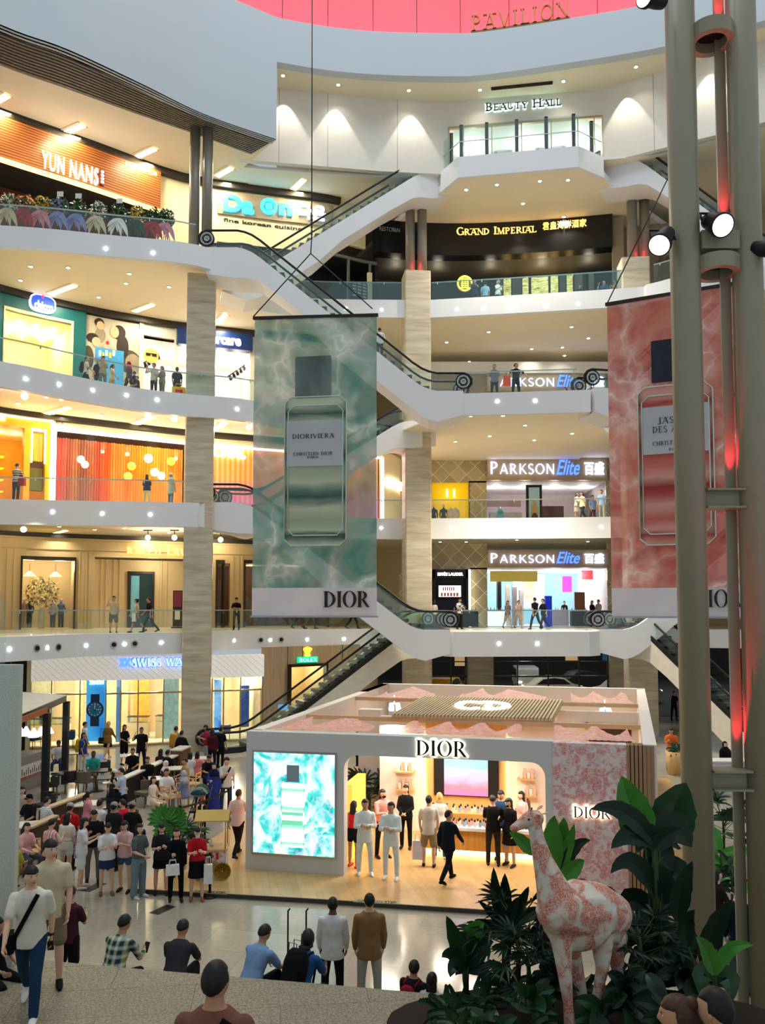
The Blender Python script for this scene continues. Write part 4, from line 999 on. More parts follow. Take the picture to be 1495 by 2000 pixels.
# ---- ground floor: entrance under the bridge, dark outside with parked cars
WE=Wall(V2([(1,50),(16.4,50),(18,46)]),py=1320)
m=MB()
zslab(WE,m,788,842,0,Z1-.3,0,.4,0);zslab(WE,m,1188,1262,0,Z1-.3,.0,.5,0)
struct(m.build('wall_entrance',MARBLE),'travertine walls beside the entrance')
m=MB()
for x in(842,880,909,958,1010,1070,1130,1186):zslab(WE,m,x,x+2.2,0,Z1-.3,0,.12,0)
zslab(WE,m,842,1188,2.4,2.5,0,.12,0);zslab(WE,m,842,1188,3.3,3.36,0,.12,0)
struct(m.build('window_8',mat('door_frame_dark',s2l(60,62,60),.4)),'dark framed glass entrance to the driveway')
m=MB();m.add([(-10,76,0),(40,76,0),(40,76,6),(-10,76,6)],[(0,1,2,3)],0);m.add([(-10,50.4,.02),(40,50.4,.02),(40,76,.02),(-10,76,.02)],[(0,1,2,3)],1)
for i in range(9):m.box((-3+3.4*i,75.8,2.4+(i%3)*.5),(1.1,.1,1.2+(i%2)),2 if i%3 else 3)
struct(m.build('driveway_enclosure',[DARK,mat('asphalt',s2l(58,58,56),.5),mat('night_blue',s2l(40,80,110),.5,emit=.3),mat('night_warm',s2l(190,160,110),.5,emit=.5)]),'dark covered driveway beyond the entrance')
lamp('driveway_lamp','POINT',(10,58,4.2),220,WHT,.3);lamp('driveway_lamp','POINT',(16,64,4.2),160,WHT,.3)
def car(name,pos,rz,paint,label,kind='car'):
 r=tag(empty(name,pos,rz),label,'car');k=1.0
 prof=[(-2.2,.35),(-2.25,.75),(-2.1,.95),(-1.7,1.02),(-1.1,1.5),(-.2,1.62),(.6,1.5),(1.25,1.02),(2.0,.88),(2.22,.7),(2.22,.35)]if kind=='car' else[(-2.2,.4),(-2.2,1.8),(-2.0,1.95),(.9,1.95),(1.3,1.2),(2.1,1.05),(2.2,.4)]
 m=MB();m.hexa([(x,-.85,z)for x,z in prof],[(x,.85,z)for x,z in prof]);m.build('body',paint,r)
 m=MB();gl=[(-1.5,1.06),(-1.02,1.42),(-.2,1.52),(.5,1.42),(1.0,1.06)]if kind=='car' else[(-2.0,1.2),(-2.0,1.8),(.8,1.8),(1.1,1.2)]
 for s in(-1,1):m.hexa([(x,s*.84,z)for x,z in gl],[(x,s*.87,z)for x,z in gl])
 m.build('window_glass',BLACK,r)
 for x in(-1.4,1.35):
  for s in(-1,1):
   m=MB();m.lathe([(.0,-.1),(.34,-.1),(.34,.1),(0,.1)],(x,s*.8,.34),16,0,Matrix.Rotation(PI/2,3,'X'));m.build('wheel',RUBBER,r)
 m=MB()
 for s in(-1,1):m.box((2.2,s*.6,.75),(.06,.35,.14));m.box((-2.24,s*.6,.85),(.06,.3,.14))
 m.build('lamp',glow('car_lamp',(255,240,210),1.5),r);return r
car('car',(12.6,60.5,.02),.05,mat('car_white',s2l(226,222,206),.25,spec=.6,coat=.5),'pale cream car parked outside the entrance')
car('car',(17.4,58.6,.02),.1,mat('car_silver',s2l(150,150,146),.25,spec=.6),'dark silver car at the right behind the pavilion roof')
car('van',(11.4,66,.02),1.5,mat('van_white',s2l(200,204,206),.3),'white van seen from behind beyond the cream car','van')
car('taxi',(4.6,60,.02),1.2,mat('taxi_yellow',s2l(220,170,20),.3),'yellow car left of the entrance pillar')
car('car',(16.2,66,.02),.2,mat('car_black',(.02,.02,.022),.2),'black car behind the cream one')
# mural poster left of entrance
m=MB();zslab(WE,m,800,840,.3,4.0,.42,.5,0);s=WE.S(826)
disc(WE,m,s,2.9,.42,.58,.5,.51,1);disc(WE,m,s-.05,3.35,.5,.35,.5,.515,2);WE.slab(m,s-.36,s+.36,3.0,3.16,.51,.53,3)
tag(m.build('fashion_poster',[mat('poster_cream',s2l(226,214,194),.6),SK,mat('poster_blonde',s2l(200,160,100),.6),mat('shade_brown',s2l(90,60,40),.4)]),'pale poster of a face in sunglasses behind the pavilion roof','poster')
# ================================================================ TOP HALL
m=MB()
for x in(877,905,960,1018,1076,1128,1160,1176):zslab(W5,m,x,x+1.6,Z5,H+25.9,-.1,.05,0)
zslab(W5,m,876,1177,H+25.78,H+25.9,-.1,.05,0);zslab(W5,m,876,1177,Z5,H+25.8,-.06,-.05,1)
struct(m.build('window_9',[mat('champagne_frame',(1,1,1)),WGLASS]),'glazed entrance of the top hall')
room(W5,878,1176,Z5,H+25.9,6,[mat('hall_green_white',s2l(226,228,206),.5),WHITE,WHITE],'pale lit interior of the top hall')
for x in(920,1030,1140):inlight(W5,x,H+25.3,-2.2,110,(1,.96,.85))
for i,x in enumerate((905,955,985,1040,1095)):
 m=MB();s=W5.S(x);m.hexa([W5.at(s,Z5,-2.5),W5.at(s+.25,Z5,-2.5),W5.at(s+.25,Z5,-2.7),W5.at(s,Z5,-2.7)],[W5.at(s+.3,H+25.8,-2.5),W5.at(s+.5,H+25.8,-2.5),W5.at(s+.5,H+25.8,-2.7),W5.at(s+.3,H+25.8,-2.7)],0)
 tag(m.build('leaning_board',mat('grey_green_frame',s2l(120,128,112),.5)),'leaning grey green board inside the top hall, %s from the left'%('first','second','third','fourth','fifth')[i],'display')
r=tag(empty('hall_sign'),'dark serif letters with a white glowing outline above the top hall entrance','sign')
tm=serif_mb('BEAUTY HALL',T=.17,t=.07,small=.8)
W5.text('letter_glow',serif_mb('BEAUTY HALL',T=.3,t=.16,small=.8),glow('letter_halo',(225,255,250),2.6),949,1097,203.5,219.5,.01,.02,r)
W5.text('lettering',tm,mat('letter_slate',s2l(96,104,104),.4),949,1097,204,219,.05,.1,r)
m=MB();s=W5.S(960);a,b=at_z(960,173,DB),at_z(1080,161,DB);m.tube([a+Vector((0,0,-.01)),b+Vector((0,0,-.01))],.1,4)
tag(m.build('ceiling_vent',DKBROWN),'long dark slot vent in the ceiling above the top hall letters','vent')
# glass guard with dark posts
wp5=Wall([Vector((a.x,a.y))for a in p5],py=290)
r=tag(empty('glass_guard'),'tall glass guard with black posts on the top platform','balustrade')
m=MB();wp5.slab(m,0,wp5.s[-1],Z5+.03,Z5+1.75,-.14,-.12);m.build('glass_panel',glass('guard_glass',(.86,.94,.92),.10),r)
m=MB();wp5.slab(m,0,wp5.s[-1],Z5+.86,Z5+.9,-.11,-.08);m.build('rail',RAILM,r)
for x in(876,901,951,1010,1068,1122,1162):
 m=MB();s=wp5.S(x);m.box(wp5.at(s,Z5+.92,-.2),(.17,.12,1.84));m.build('post',BLACK,r)
 # letters on the drum rim
r=tag(empty('building_sign'),'large gold serif letters standing on the white drum rim at the top','sign')
def on_curve(W,x,y,z):
 return W.S(x)
wdr=Wall(PB,py=50)
wdr.text('lettering',serif_mb('PAVILION',T=.12,t=.06,gap=.22),mat('gold_letter',s2l(160,112,70),.35,.5),922,1112,31,60,-.1,.14,r)
m=MB();wdr.slab(m,wdr.S(920),wdr.S(1114),DT+.0,DT+.12,-.2,.0);m.build('base_bar',mat('gold_bar',s2l(120,84,50),.4,.5),r)
# ================================================================ BALUSTRADES
SKYTINT_GLASS=glass('skylight_tint_glass',(.62,.80,.86),.10)  # teal tint paints the skylight reflection into the glass colour
def balustrade(W,s0,s1,z,lab,g=GLASS,h=1.08,seam=2.4):
 r=tag(empty('glass_balustrade',W.at(s0,z,-.1)),lab,'balustrade');o=W.at(s0,z,-.1)
 def mk(nm,z0,z1,o0,o1,mt,ss=None):
  m=MB()
  for a,b in(ss or[(s0,s1)]):W.slab(m,a,b,z0,z1,o0,o1)
  m.v=[tuple(Vector(v)-o)for v in m.v];return m.build(nm,mt,r)
 mk('glass_panel',z+.03,z+h,-.13,-.11,g)
 mk('top_rail',z+h-.05,z+h,-.19,-.15,RAILM)
 k=s0+.3
 while k<s1:
  mk('glass_clamp',z+h-.16,z+h-.03,-.16,-.10,RAILM,[(k,k+.05)]);k+=seam
 return r
balustrade(WE1,WE1.S(26),WE1.S(735),Z1,'glass balustrade along the left edge of the first level')
balustrade(WE2,WE2.S(-60),WE2.S(400),Z2,'glass balustrade along the left edge of the second level')
balustrade(WE2,WE2.S(735),WE2.S(1320),Z2,'glass balustrade in front of the second level store entrance')
balustrade(WE3,WE3.S(-60),WE3.S(500),Z3,'glass balustrade along the left edge of the third level')
balustrade(WE4,WE4.S(-60),WE4.S(384),Z4,'glass balustrade in front of the flower stands')
balustrade(WE4,WE4.S(566),WE4.S(786),Z4,'glass balustrade, tinted teal for the skylight reflection, left of the far middle column on the fourth level',SKYTINT_GLASS)
balustrade(WE4,WE4.S(843),WE4.S(1215),Z4,'glass balustrade, tinted teal for the skylight reflection, in front of the black sign restaurant',SKYTINT_GLASS)
balustrade(WE4,WE4.S(1276),WE4.S(1460),Z4,'glass balustrade behind the right pole on the fourth level')
balustrade(WB3,WB3.S(905),WB3.S(1135),Z3,'glass balustrade of the third level bridge')
balustrade(WB1,WB1.S(905),WB1.S(1150),Z1,'glass balustrade of the first level bridge')
# ================================================================ ESCALATORS
def escalator(label,lo,up,zl,zu,w=1.5,f0=1.7,f1=1.9,body=WHITE,th=1.35,skirt=None,side=1,rail_ext=.5):
 lo,up=Vector(lo[:2]),Vector(up[:2]);d=(up-lo);Lh=d.length;d.normalize();n=Vector((d.y,-d.x))
 if n.y>0:n=-n
 r=tag(empty('escalator',(lo.x,lo.y,zl)),label,'escalator')
 def P(u,v,z):q=lo+d*u+n*v;return(q.x-lo.x,q.y-lo.y,z-zl)
 path=[]
 def zz(u):
  t=min(max((u-f0)/(Lh-f0-f1),0),1);return zl+(zu-zl)*t
 us=[0,f0-.5,f0-.15,f0+.2,f0+.6]+[f0+.6+(Lh-f0-f1-1.2)*i/6 for i in range(1,6)]+[Lh-f1-.6,Lh-f1-.2,Lh-f1+.15,Lh-f1+.5,Lh]
 def zs(u):return sum(zz(u+k*.25)for k in(-2,-1,0,1,2))/5
 top=[(u,zs(u))for u in us]
 bot=[(u,zs(u+(.55 if u>Lh/2 else .1))-th)for u in us];bot[0]=(us[0],top[0][1]-1.0);bot[-1]=(us[-1],top[-1][1]-1.15)
 m=MB()
 for i in range(len(us)-1):
  q=[(top[i],.12),(top[i+1],.12),(bot[i+1],0),(bot[i],0)]
  m.hexa([P(a[0],w/2+.12,a[1]+e)for a,e in q],[P(a[0],-w/2-.12,a[1]+e)for a,e in q])
 m.mi=0;m.build('truss_body',body,r)
 m=MB()
 for i in range(len(us)-1):
  q=[top[i],top[i+1]]
  m.hexa([P(a[0],w/2-.2,a[1]+.16)for a in q]+[P(a[0],w/2-.2,a[1]+.1)for a in q[::-1]],[P(a[0],-w/2+.2,a[1]+.16)for a in q]+[P(a[0],-w/2+.2,a[1]+.1)for a in q[::-1]])
 k=f0
 while k<Lh-f1:
  m.box(P(k,0,zs(k)+.24),(.3,w-.42,.16),0,math.atan2(d.y,d.x));k+=.4
 m.build('step_band',mat('step_grey',s2l(74,74,74),.4,.3),r)
 if skirt:
  m=MB()
  for i in range(len(us)-1):
   q=[(top[i],.36),(top[i+1],.36),(top[i+1],.1),(top[i],.1)]
   m.hexa([P(a[0],w/2+.13,a[1]+e)for a,e in q],[P(a[0],w/2+.05,a[1]+e)for a,e in q])
  m.build('skirt_panel',BLACK,r)
 for s in(1,-1):
  v=s*(w/2-.05);m=MB()
  A_=[P(u,v,z+.12)for u,z in top];B_=[P(u,v,z+.95)for u,z in top]
  m.strip(A_,B_);C_=[P(u,v-.02,z+.12)for u,z in top];D_=[P(u,v-.02,z+.95)for u,z in top];m.strip(C_,D_)
  m.build('glass_panel',GLASS,r)
  hr=[P(u,v,z+1.0)for u,z in top]
  e0=[P(-.42*math.sin(t),v,top[0][1]+.62+.38*math.cos(t))for t in(2.4,1.9,1.3,.7,.2)]
  e1=[P(Lh+.42*math.sin(t),v,top[-1][1]+.62+.38*math.cos(t))for t in(.2,.7,1.3,1.9,2.4)]
  m=MB();m.tube(e0+hr+e1,.055,8);m.build('handrail',RUBBER,r)
  for u,z in((-.02,top[0][1]),(Lh+.02,top[-1][1])):
   m=MB();c=Vector(P(u,v,z+.6))
   for rr,mi in((.36,0),(.3,1),(.2,0),(.13,1)):
    for j in range(20):
     a,b=2*PI*j/20,2*PI*(j+1)/20
     q=[(rr*math.cos(a),rr*math.sin(a)),(rr*math.cos(b),rr*math.sin(b)),((rr-.055)*math.cos(b),(rr-.055)*math.sin(b)),((rr-.055)*math.cos(a),(rr-.055)*math.sin(a))]
     D3,N3=Vector((d.x,d.y,0)),Vector((n.x,n.y,0))
     m.hexa([c+D3*x+Vector((0,0,y))+N3*.05 for x,y in q],[c+D3*x+Vector((0,0,y))-N3*.05 for x,y in q],mi)
   for j in range(8):
    a=2*PI*j/8;D3=Vector((d.x,d.y,0));m.tube([c,c+D3*.33*math.cos(a)+Vector((0,0,.33*math.sin(a)))],.02,5,1)
   m.build('newel_wheel',[RUBBER,STEEL],r)
 return r
off=Vector((0,.8))
u4=at_z(404,489,Z4);l3=at_z(905,769,Z3)
escalator('white escalator descending from the fourth level left balcony to the third level bridge',Vector(l3[:2])+off,Vector(u4[:2])+off,Z3,Z4)
escalator('white escalator climbing from the fourth level to the top platform behind the hanging cable',(-8.2,40.6),(3.3,43.9),Z4,Z5,f1=1.4)
u2=at_z(404,986,Z2);l1=at_z(878,1235.3,Z1)
escalator('white escalator behind the green banner down to the first level bridge',Vector(l1[:2])+off,Vector(u2[:2])+off,Z1,Z2)
escalator('white escalator behind the green banner climbing from the second to the third level',(-8.0,40.9),(2.6,44.6),Z2,Z3)
escalator('escalator with black skirt climbing from the ground floor beside the timber boutique',(-7.8,37.3),(2.7,42.8),0,Z1,skirt=True,body=mat('truss_beige',s2l(226,217,202),.6))
r1=at_z(1172,1234,Z1);r3=at_z(1154,762,Z3)
escalator('white escalator rising to the right from the first level bridge',Vector(r1[:2])+off,(21.5,40.4),Z1,Z2)
escalator('escalator with black skirt descending behind the right pole to the ground floor',(18.2,34.2),(12.3,42.6),0,Z1,skirt=True,body=mat('truss_beige',s2l(226,217,202),.6))
escalator('white escalator rising behind the pink banner from the third level bridge',Vector(r3[:2])+off,(20.4,39.8),Z3,Z4)
escalator('white escalator descending right from the top platform behind the right pole',(20.6,38.4),(11.9,43.0),Z4,Z5)
# ================================================================ BANNERS
def loc_frame(o,p0,p1):
 """object whose local x runs p0->p1 and local z is up, facing the camera"""
 d=(Vector(p1)-Vector(p0));d.z=0;o.location=p0;o.rotation_euler=(0,0,math.atan2(d.y,d.x));return d.length
def sheer(name,build,alpha,rough=.5,emit=0.0):
 m=nodes_mat(name,build,rough);nt=m.node_tree
 out=nt.nodes['Material Output'];b=nt.nodes['Principled BSDF']
 t=N(nt,'BsdfTransparent');x=N(nt,'MixShader');x.inputs[0].default_value=alpha
 tl=N(nt,'BsdfTranslucent');x2=N(nt,'MixShader');x2.inputs[0].default_value=.4
 src=b.inputs['Base Color'].links[0].from_socket if b.inputs['Base Color'].is_linked else None
 if src:nt.links.new(src,tl.inputs[0])
 else:tl.inputs[0].default_value=b.inputs['Base Color'].default_value
 nt.links.new(b.outputs[0],x2.inputs[1]);nt.links.new(tl.outputs[0],x2.inputs[2])
 nt.links.new(t.outputs[0],x.inputs[1]);nt.links.new(x2.outputs[0],x.inputs[2]);nt.links.new(x.outputs[0],out.inputs[0]);return m
def water(stops,line,k=1.0,sc=.34):
 def f(nt):
  v=objco(nt,(sc,sc,sc));n=noise(nt,v,1.6,4,1.6);c=ramp(nt,n,stops)
  nv=N(nt,'TexNoise',Scale=1.8,Detail=3);nt.links.new(v,nv.inputs['Vector'])
  mv=N(nt,'MixRGB' if False else 'Mix');mv.data_type='RGBA';mv.inputs[0].default_value=.55
  nt.links.new(v,mv.inputs[6]);nt.links.new(nv.outputs['Color'],mv.inputs[7])
  vo=N(nt,'TexVoronoi',Scale=3.6);vo.feature='DISTANCE_TO_EDGE';nt.links.new(mv.outputs[2],vo.inputs['Vector'])
  ln=ramp(nt,vo.outputs['Distance'],[(0,(.8,.8,.8)),(.06,(.4,.4,.4)),(.28,(0,0,0))])
  n2=noise(nt,v,1.1,2);g=ramp(nt,n2,[(.4,(0,0,0)),(.62,(1,1,1))])
  fac=mixc(nt,1,ln,g,'MULTIPLY')
  return mixc(nt,fac,c,line)
 return f
def glassbands(stops,sc=2.2):
# printed bottle: clear base, liquid with bands, pale shoulders (along the bottle's own height)
 A_,B_,C_,D_=[c for _,c in stops]
 def f(nt):
  tc=N(nt,'TexCoord');x=N(nt,'SeparateXYZ');nt.links.new(tc.outputs['Generated'],x.inputs[0]);n=noise(nt,objco(nt,(.3,.3,1.2)),sc,4,.8)
  ad=N(nt,'Math');ad.operation='MULTIPLY_ADD';ad.inputs[1].default_value=.07;nt.links.new(n,ad.inputs[0]);nt.links.new(x.outputs['Z'],ad.inputs[2])
  c=ramp(nt,ad.outputs[0],[(.04,C_),(.10,D_),(.13,C_),(.2,B_),(.28,C_),(.36,D_),(.40,A_),(.46,C_),(.56,B_),(.64,D_),(.7,B_),(.86,C_),(.93,D_),(.98,C_)])
  e=ramp(nt,x.outputs['X'],[(0,(.55,.55,.55)),(.08,(1,1,1)),(.92,(1,1,1)),(1,(.6,.6,.6))]);return mixc(nt,1,c,e,'MULTIPLY')
 return f
def banner(label,p0,p1,ph,zb,bandh,wmat,bandm,cap,body,lab,texts,capm,bodym,labm,dior,cable):
 r=tag(empty('hanging_banner'),label,'banner');w=loc_frame(r,(p0.x,p0.y,zb),(p1.x,p1.y,zb))
 h0,h1=ph
 m=MB();nx,nz=10,24;vs=[]
 for j in range(nz+1):
  for i in range(nx+1):
   a=i/nx;z=bandh+(h0+(h1-h0)*a-bandh)*j/nz
   vs.append((a*w,.05*math.sin(a*5+j*.35)*(.3+.7*abs(j/nz-.5)),z))
 fs=[(j*(nx+1)+i,j*(nx+1)+i+1,(j+1)*(nx+1)+i+1,(j+1)*(nx+1)+i)for j in range(nz)for i in range(nx)]
 m.add(vs,fs,0,True);m.build('printed_cloth',wmat,r)
 m=MB();m.box((w/2,.015,bandh/2),(w,.03,bandh));b=m.build('white_band',bandm,r);b['label']='white band with black letters'
 place_text('lettering',serif_mb('DIOR',T=.17,t=.03,gap=.06),INK,plane_frame((dior[0]*w,-.005,dior[2]),(1,0,0)),(dior[1]-dior[0])*w,dior[3],b)
 m=MB()
 m.hexa([(-.05,-.05,h0-.06),(w+.05,-.05,h1-.06),(w+.05,.05,h1-.06),(-.05,.05,h0-.06)],[(-.05,-.05,h0+.04),(w+.05,-.05,h1+.04),(w+.05,.05,h1+.04),(-.05,.05,h0+.04)])
 m.build('hanging_bar',DKBROWN,r);m=MB();m.box((w/2,0,-.02),(w+.1,.07,.06));m.build('bottom_bar',mat('bar_grey',s2l(170,170,180),.5),r)
 Y=-.075
 def rect(x0,z0,x1,z1,y,bev=.1):
  return[(x0,y,z0+bev),(x0+bev,y,z0),(x1-bev,y,z0),(x1,y,z0+bev),(x1,y,z1-bev),(x1-bev,y,z1),(x0+bev,y,z1),(x0,y,z1-bev)]
 def plate(nm,q,mt,bev,y,par,t=.006):
  m=MB();e=rect(*q,y,bev);m.hexa([(a,b+t,c)for a,b,c in e],e);return m.build(nm,mt,par)
 bo=plate('printed_bottle',body,bodym,.22,Y,r)
 x0,z0,x1,z1=body
 m=MB()
 for q,bv in((body,.22),((x0+.12,z0+.35,x1-.12,z1-.3),.2)):
  e=rect(*q,Y-.012,bv);m.tube(e+[e[0]],.022,5)
 m.build('bottle_outline',mat(label[:5]+'outline',s2l(*cable[1]),.4),bo)
 plate('bottle_cap',cap,capm,.03,Y-.01,bo)
 lb=plate('bottle_label',lab,labm,.02,Y-.02,bo)
 for s,u0,u1,zc,hh in texts:
  place_text('lettering',serif_mb(s,T=.13,t=.05,gap=.12),INK,plane_frame((u0,Y-.03,zc),(1,0,0)),u1-u0,hh,lb,.008)
 for a,b in cable[0]:
  m=MB();m.tube([a,b],.02,6);m.build('cable',BLACK,r)
 return r,w
p0,p1=at_y(492,1203,28.2),at_y(736,1205,27.6)
zb=p0.z
def pw(px,py,d=27.9):q=at_y(px,py,d);return((q-p0).x,q.z-zb)
h0,h1=at_y(494,621,28.2).z-zb,at_y(736,615,27.6).z-zb
TEALW=sheer('green_water_print',water([(.22,s2l(40,100,98)),(.42,s2l(92,150,142)),(.58,s2l(128,150,144)),(.78,s2l(176,190,184))],s2l(236,246,242)),.86)
BANDM=sheer('banner_white',lambda nt:ramp(nt,noise(nt,objco(nt),1,2),[(.3,s2l(226,226,232)),(.7,s2l(236,236,240))]),.95)
def box_px(x0,y0,x1,y1,d=27.9):
 a,b=pw(x0,y1,d),pw(x1,y0,d);return(a[0],a[1],b[0],b[1])
apex=at_y(612,500,28.0);S_=lambda q:Vector(q)-Vector((p0.x,p0.y,zb))
capt=sheer('cap_smoke',lambda nt:ramp(nt,noise(nt,objco(nt,(1,1,.3)),1.6,3),[(.3,s2l(86,104,108)),(.7,s2l(150,168,168))]),.8)
bott=sheer('bottle_green',glassbands([(.25,s2l(120,156,140)),(.45,s2l(190,206,180)),(.6,s2l(222,230,206)),(.75,s2l(74,120,110))]),.85)
labt=sheer('label_grey',lambda nt:ramp(nt,noise(nt,objco(nt),.5,2),[(.3,s2l(214,218,222)),(.7,s2l(228,230,234))]),.95)
def rl(x,y,d=27.9):q=at_y(x,y,d);return Vector((q.x-p0.x,q.y-p0.y,q.z-zb))
dz0=pw(640,1186)[1];dz1=pw(640,1155)[1]
ban,wB=banner('tall green water print banner with a glass bottle, hanging left of centre',p0,p1,(h0,h1),zb,pw(500,1148)[1],TEALW,BANDM,box_px(578,697,650,778),box_px(556,776,680,1066),box_px(561,822,672,911),[('DIORIVIERA',pw(573,857)[0],pw(656,857)[0],pw(573,857)[1],.155),('CHRISTIAN DIOR',pw(575,890)[0],pw(653,890)[0],pw(575,890)[1],.11),('PARIS',pw(603,896)[0],pw(625,896)[0],pw(603,896)[1],.07)],capt,bott,labt,(.585,.945,dz0,dz1-dz0),([(rl(497,619),rl(612,502)),(rl(735,615,27.6),rl(612,502)),(rl(612,502),rl(614,470)),(rl(614,470),rl(615,-60))],(190,214,200)))
m=MB()
for i in range(7):m.ell(rl(614,430+i*7),(.035,.035,.07),8,6)
m.build('chain',BLACK,ban)
p0,p1=at_y(1196,1204,26.8),at_y(1448,1209,25.2)
zb=p0.z
h0,h1=at_y(1187,594,26.8).z-zb,at_y(1440,553,25.2).z-zb
p0=Vector((at_y(1191,900,26.8).x,26.8,zb));p1=Vector((at_y(1446,900,25.2).x,25.2,zb))
PINKB=sheer('pink_water_print',water([(.2,s2l(140,52,52)),(.42,s2l(196,100,92)),(.58,s2l(206,132,120)),(.8,s2l(236,196,184))],s2l(250,236,230),sc=.42),.9)
dirB=(p1-p0).normalized()
def pb(px,py):
 """picture point on the pink banner's plane -> local (x, z)"""
 d=ray(px,py);e=p1-p0;den=d.x*e.y-d.y*e.x;k=(p0.x*e.y-p0.y*e.x)/den
 q=CAM+d*k;return((Vector((q.x,q.y,0))-Vector((p0.x,p0.y,0))).length,q.z-zb)
def bpx(x0,y0,x1,y1):a,b=pb(x0,y1),pb(x1,y0);return(a[0],a[1],b[0],b[1])
capp=sheer('cap_navy',lambda nt:ramp(nt,noise(nt,objco(nt,(1,1,.3)),1.6,3),[(.3,s2l(40,44,56)),(.7,s2l(66,70,84))]),.97)
botp=sheer('bottle_pink',glassbands([(.25,s2l(180,70,66)),(.45,s2l(220,130,116)),(.6,s2l(238,190,176)),(.75,s2l(200,90,84))]),.92)
z0=pb(1300,1186)[1];z1=pb(1300,1153)[1]
wl_=(p1-p0).length
ban2,_=banner('tall pink water print banner with a bottle, hanging behind the right pole',p0,p1,(h0,h1),zb,pb(1300,1148)[1],PINKB,BANDM,bpx(1274,658,1352,750),bpx(1252,745,1392,1066),bpx(1258,786,1386,890),[('JASMIN',pb(1287,829)[0],pb(1356,829)[0],pb(1287,829)[1],.2),('DES ANGES',pb(1276,847)[0],pb(1368,847)[0],pb(1276,847)[1],.2),('CHRISTIAN DIOR',pb(1276,872)[0],pb(1368,872)[0],pb(1276,872)[1],.13),('PARIS',pb(1308,881)[0],pb(1336,881)[0],pb(1308,881)[1],.08)],capp,botp,labt,(pb(1358,1170)[0]/wl_,pb(1450,1170)[0]/wl_,z0,z1-z0),([((0,0,h0),(wl_*.55,0,h0+4.2)),((wl_,0,h1),(wl_*.55,0,h0+4.2)),((wl_*.55,0,h0+4.2),(wl_*.55,0,h0+15))],(244,206,190)))
# ================================================================ LIGHT FITTINGS
DISC=glow('downlight_glow',(255,244,215),22)
def proto_disc(name,label,r,mt,cat):
 m=MB();m.lathe([(r,0),(r,.03)],n=14,mi=0);m.lathe([(r*1.35,.01),(r*1.35,.04)],n=14,mi=1);return m.build(name,[mt,WHITE])
CEILS={'far ceiling of the third level':(H+16.39,[(873,668),(955,648),(1117,638),(1099,678),(1039,681),(917,706),(924,717),(1103,694),(1107,709),(1150,660)]),'ceiling under the third level bridge':(Z3-.46,[(920,812),(983,811),(1046,807),(1111,806),(1026,830),(957,851),(1118,846),(890,862),(1044,859)]),'ceiling over the first level store entrance':(H+4.56,[(860,1058),(911,1058),(1149,1057),(1010,1054)]),'ceiling under the top platform':(Z5-1.06,[(911,370),(971,360),(1055,353),(1110,351),(1022,397),(961,437),(1102,423)]),'ceiling of the top hall':(DB+.01,[(553,147),(661,165),(799,176),(938,175),(1101,158),(1243,130),(1387,90)]),'left ceiling of the third level':(H+16.39,[(133,522),(253,534),(246,553),(40,547),(193,580),(60,520),(330,560),(440,610)]),'left ceiling of the second level':(H+4.56+(Z3-Z2)-.0,[(35,787),(198,810),(250,800),(120,780),(420,826),(90,775)]),'left ceiling of the first level':(H+4.56,[(116,1028),(243,1031),(185,1034),(330,1040)])}
CEILS['left ceiling of the second level']=(Z3-.36,CEILS['left ceiling of the second level'][1])
CEILS['far ceiling of the third level']=(Z4-.36,CEILS['far ceiling of the third level'][1]);CEILS['left ceiling of the third level']=(Z4-.36,CEILS['left ceiling of the third level'][1])
CEILS['left ceiling of the first level']=(Z2-.36,CEILS['left ceiling of the first level'][1]);CEILS['ceiling over the first level store entrance']=(Z2-.36,CEILS['ceiling over the first level store entrance'][1])
base=None
for nm,(z,pts)in CEILS.items():
 for x,y in pts:
  o=proto_disc('ceiling_light','',.085,DISC,'')if base is None else base.copy()
  if base is None:base=o
  else:COL.objects.link(o)
  p=at_z(x,y,z);o.location=(p.x,p.y,z-.035)
  tag(o,'small round recessed downlight in the '+nm,'ceiling light','downlights in the '+nm)
  lamp('downlight','SPOT',(p.x,p.y,z-.08),(120 if 'far' in nm and y>655 else 1150 if('far' in nm or 'bridge' in nm or 'platform' in nm)else 240)if 'hall' not in nm else 70,(1,.91,.74),.05,(p.x,p.y,0),120,.9)
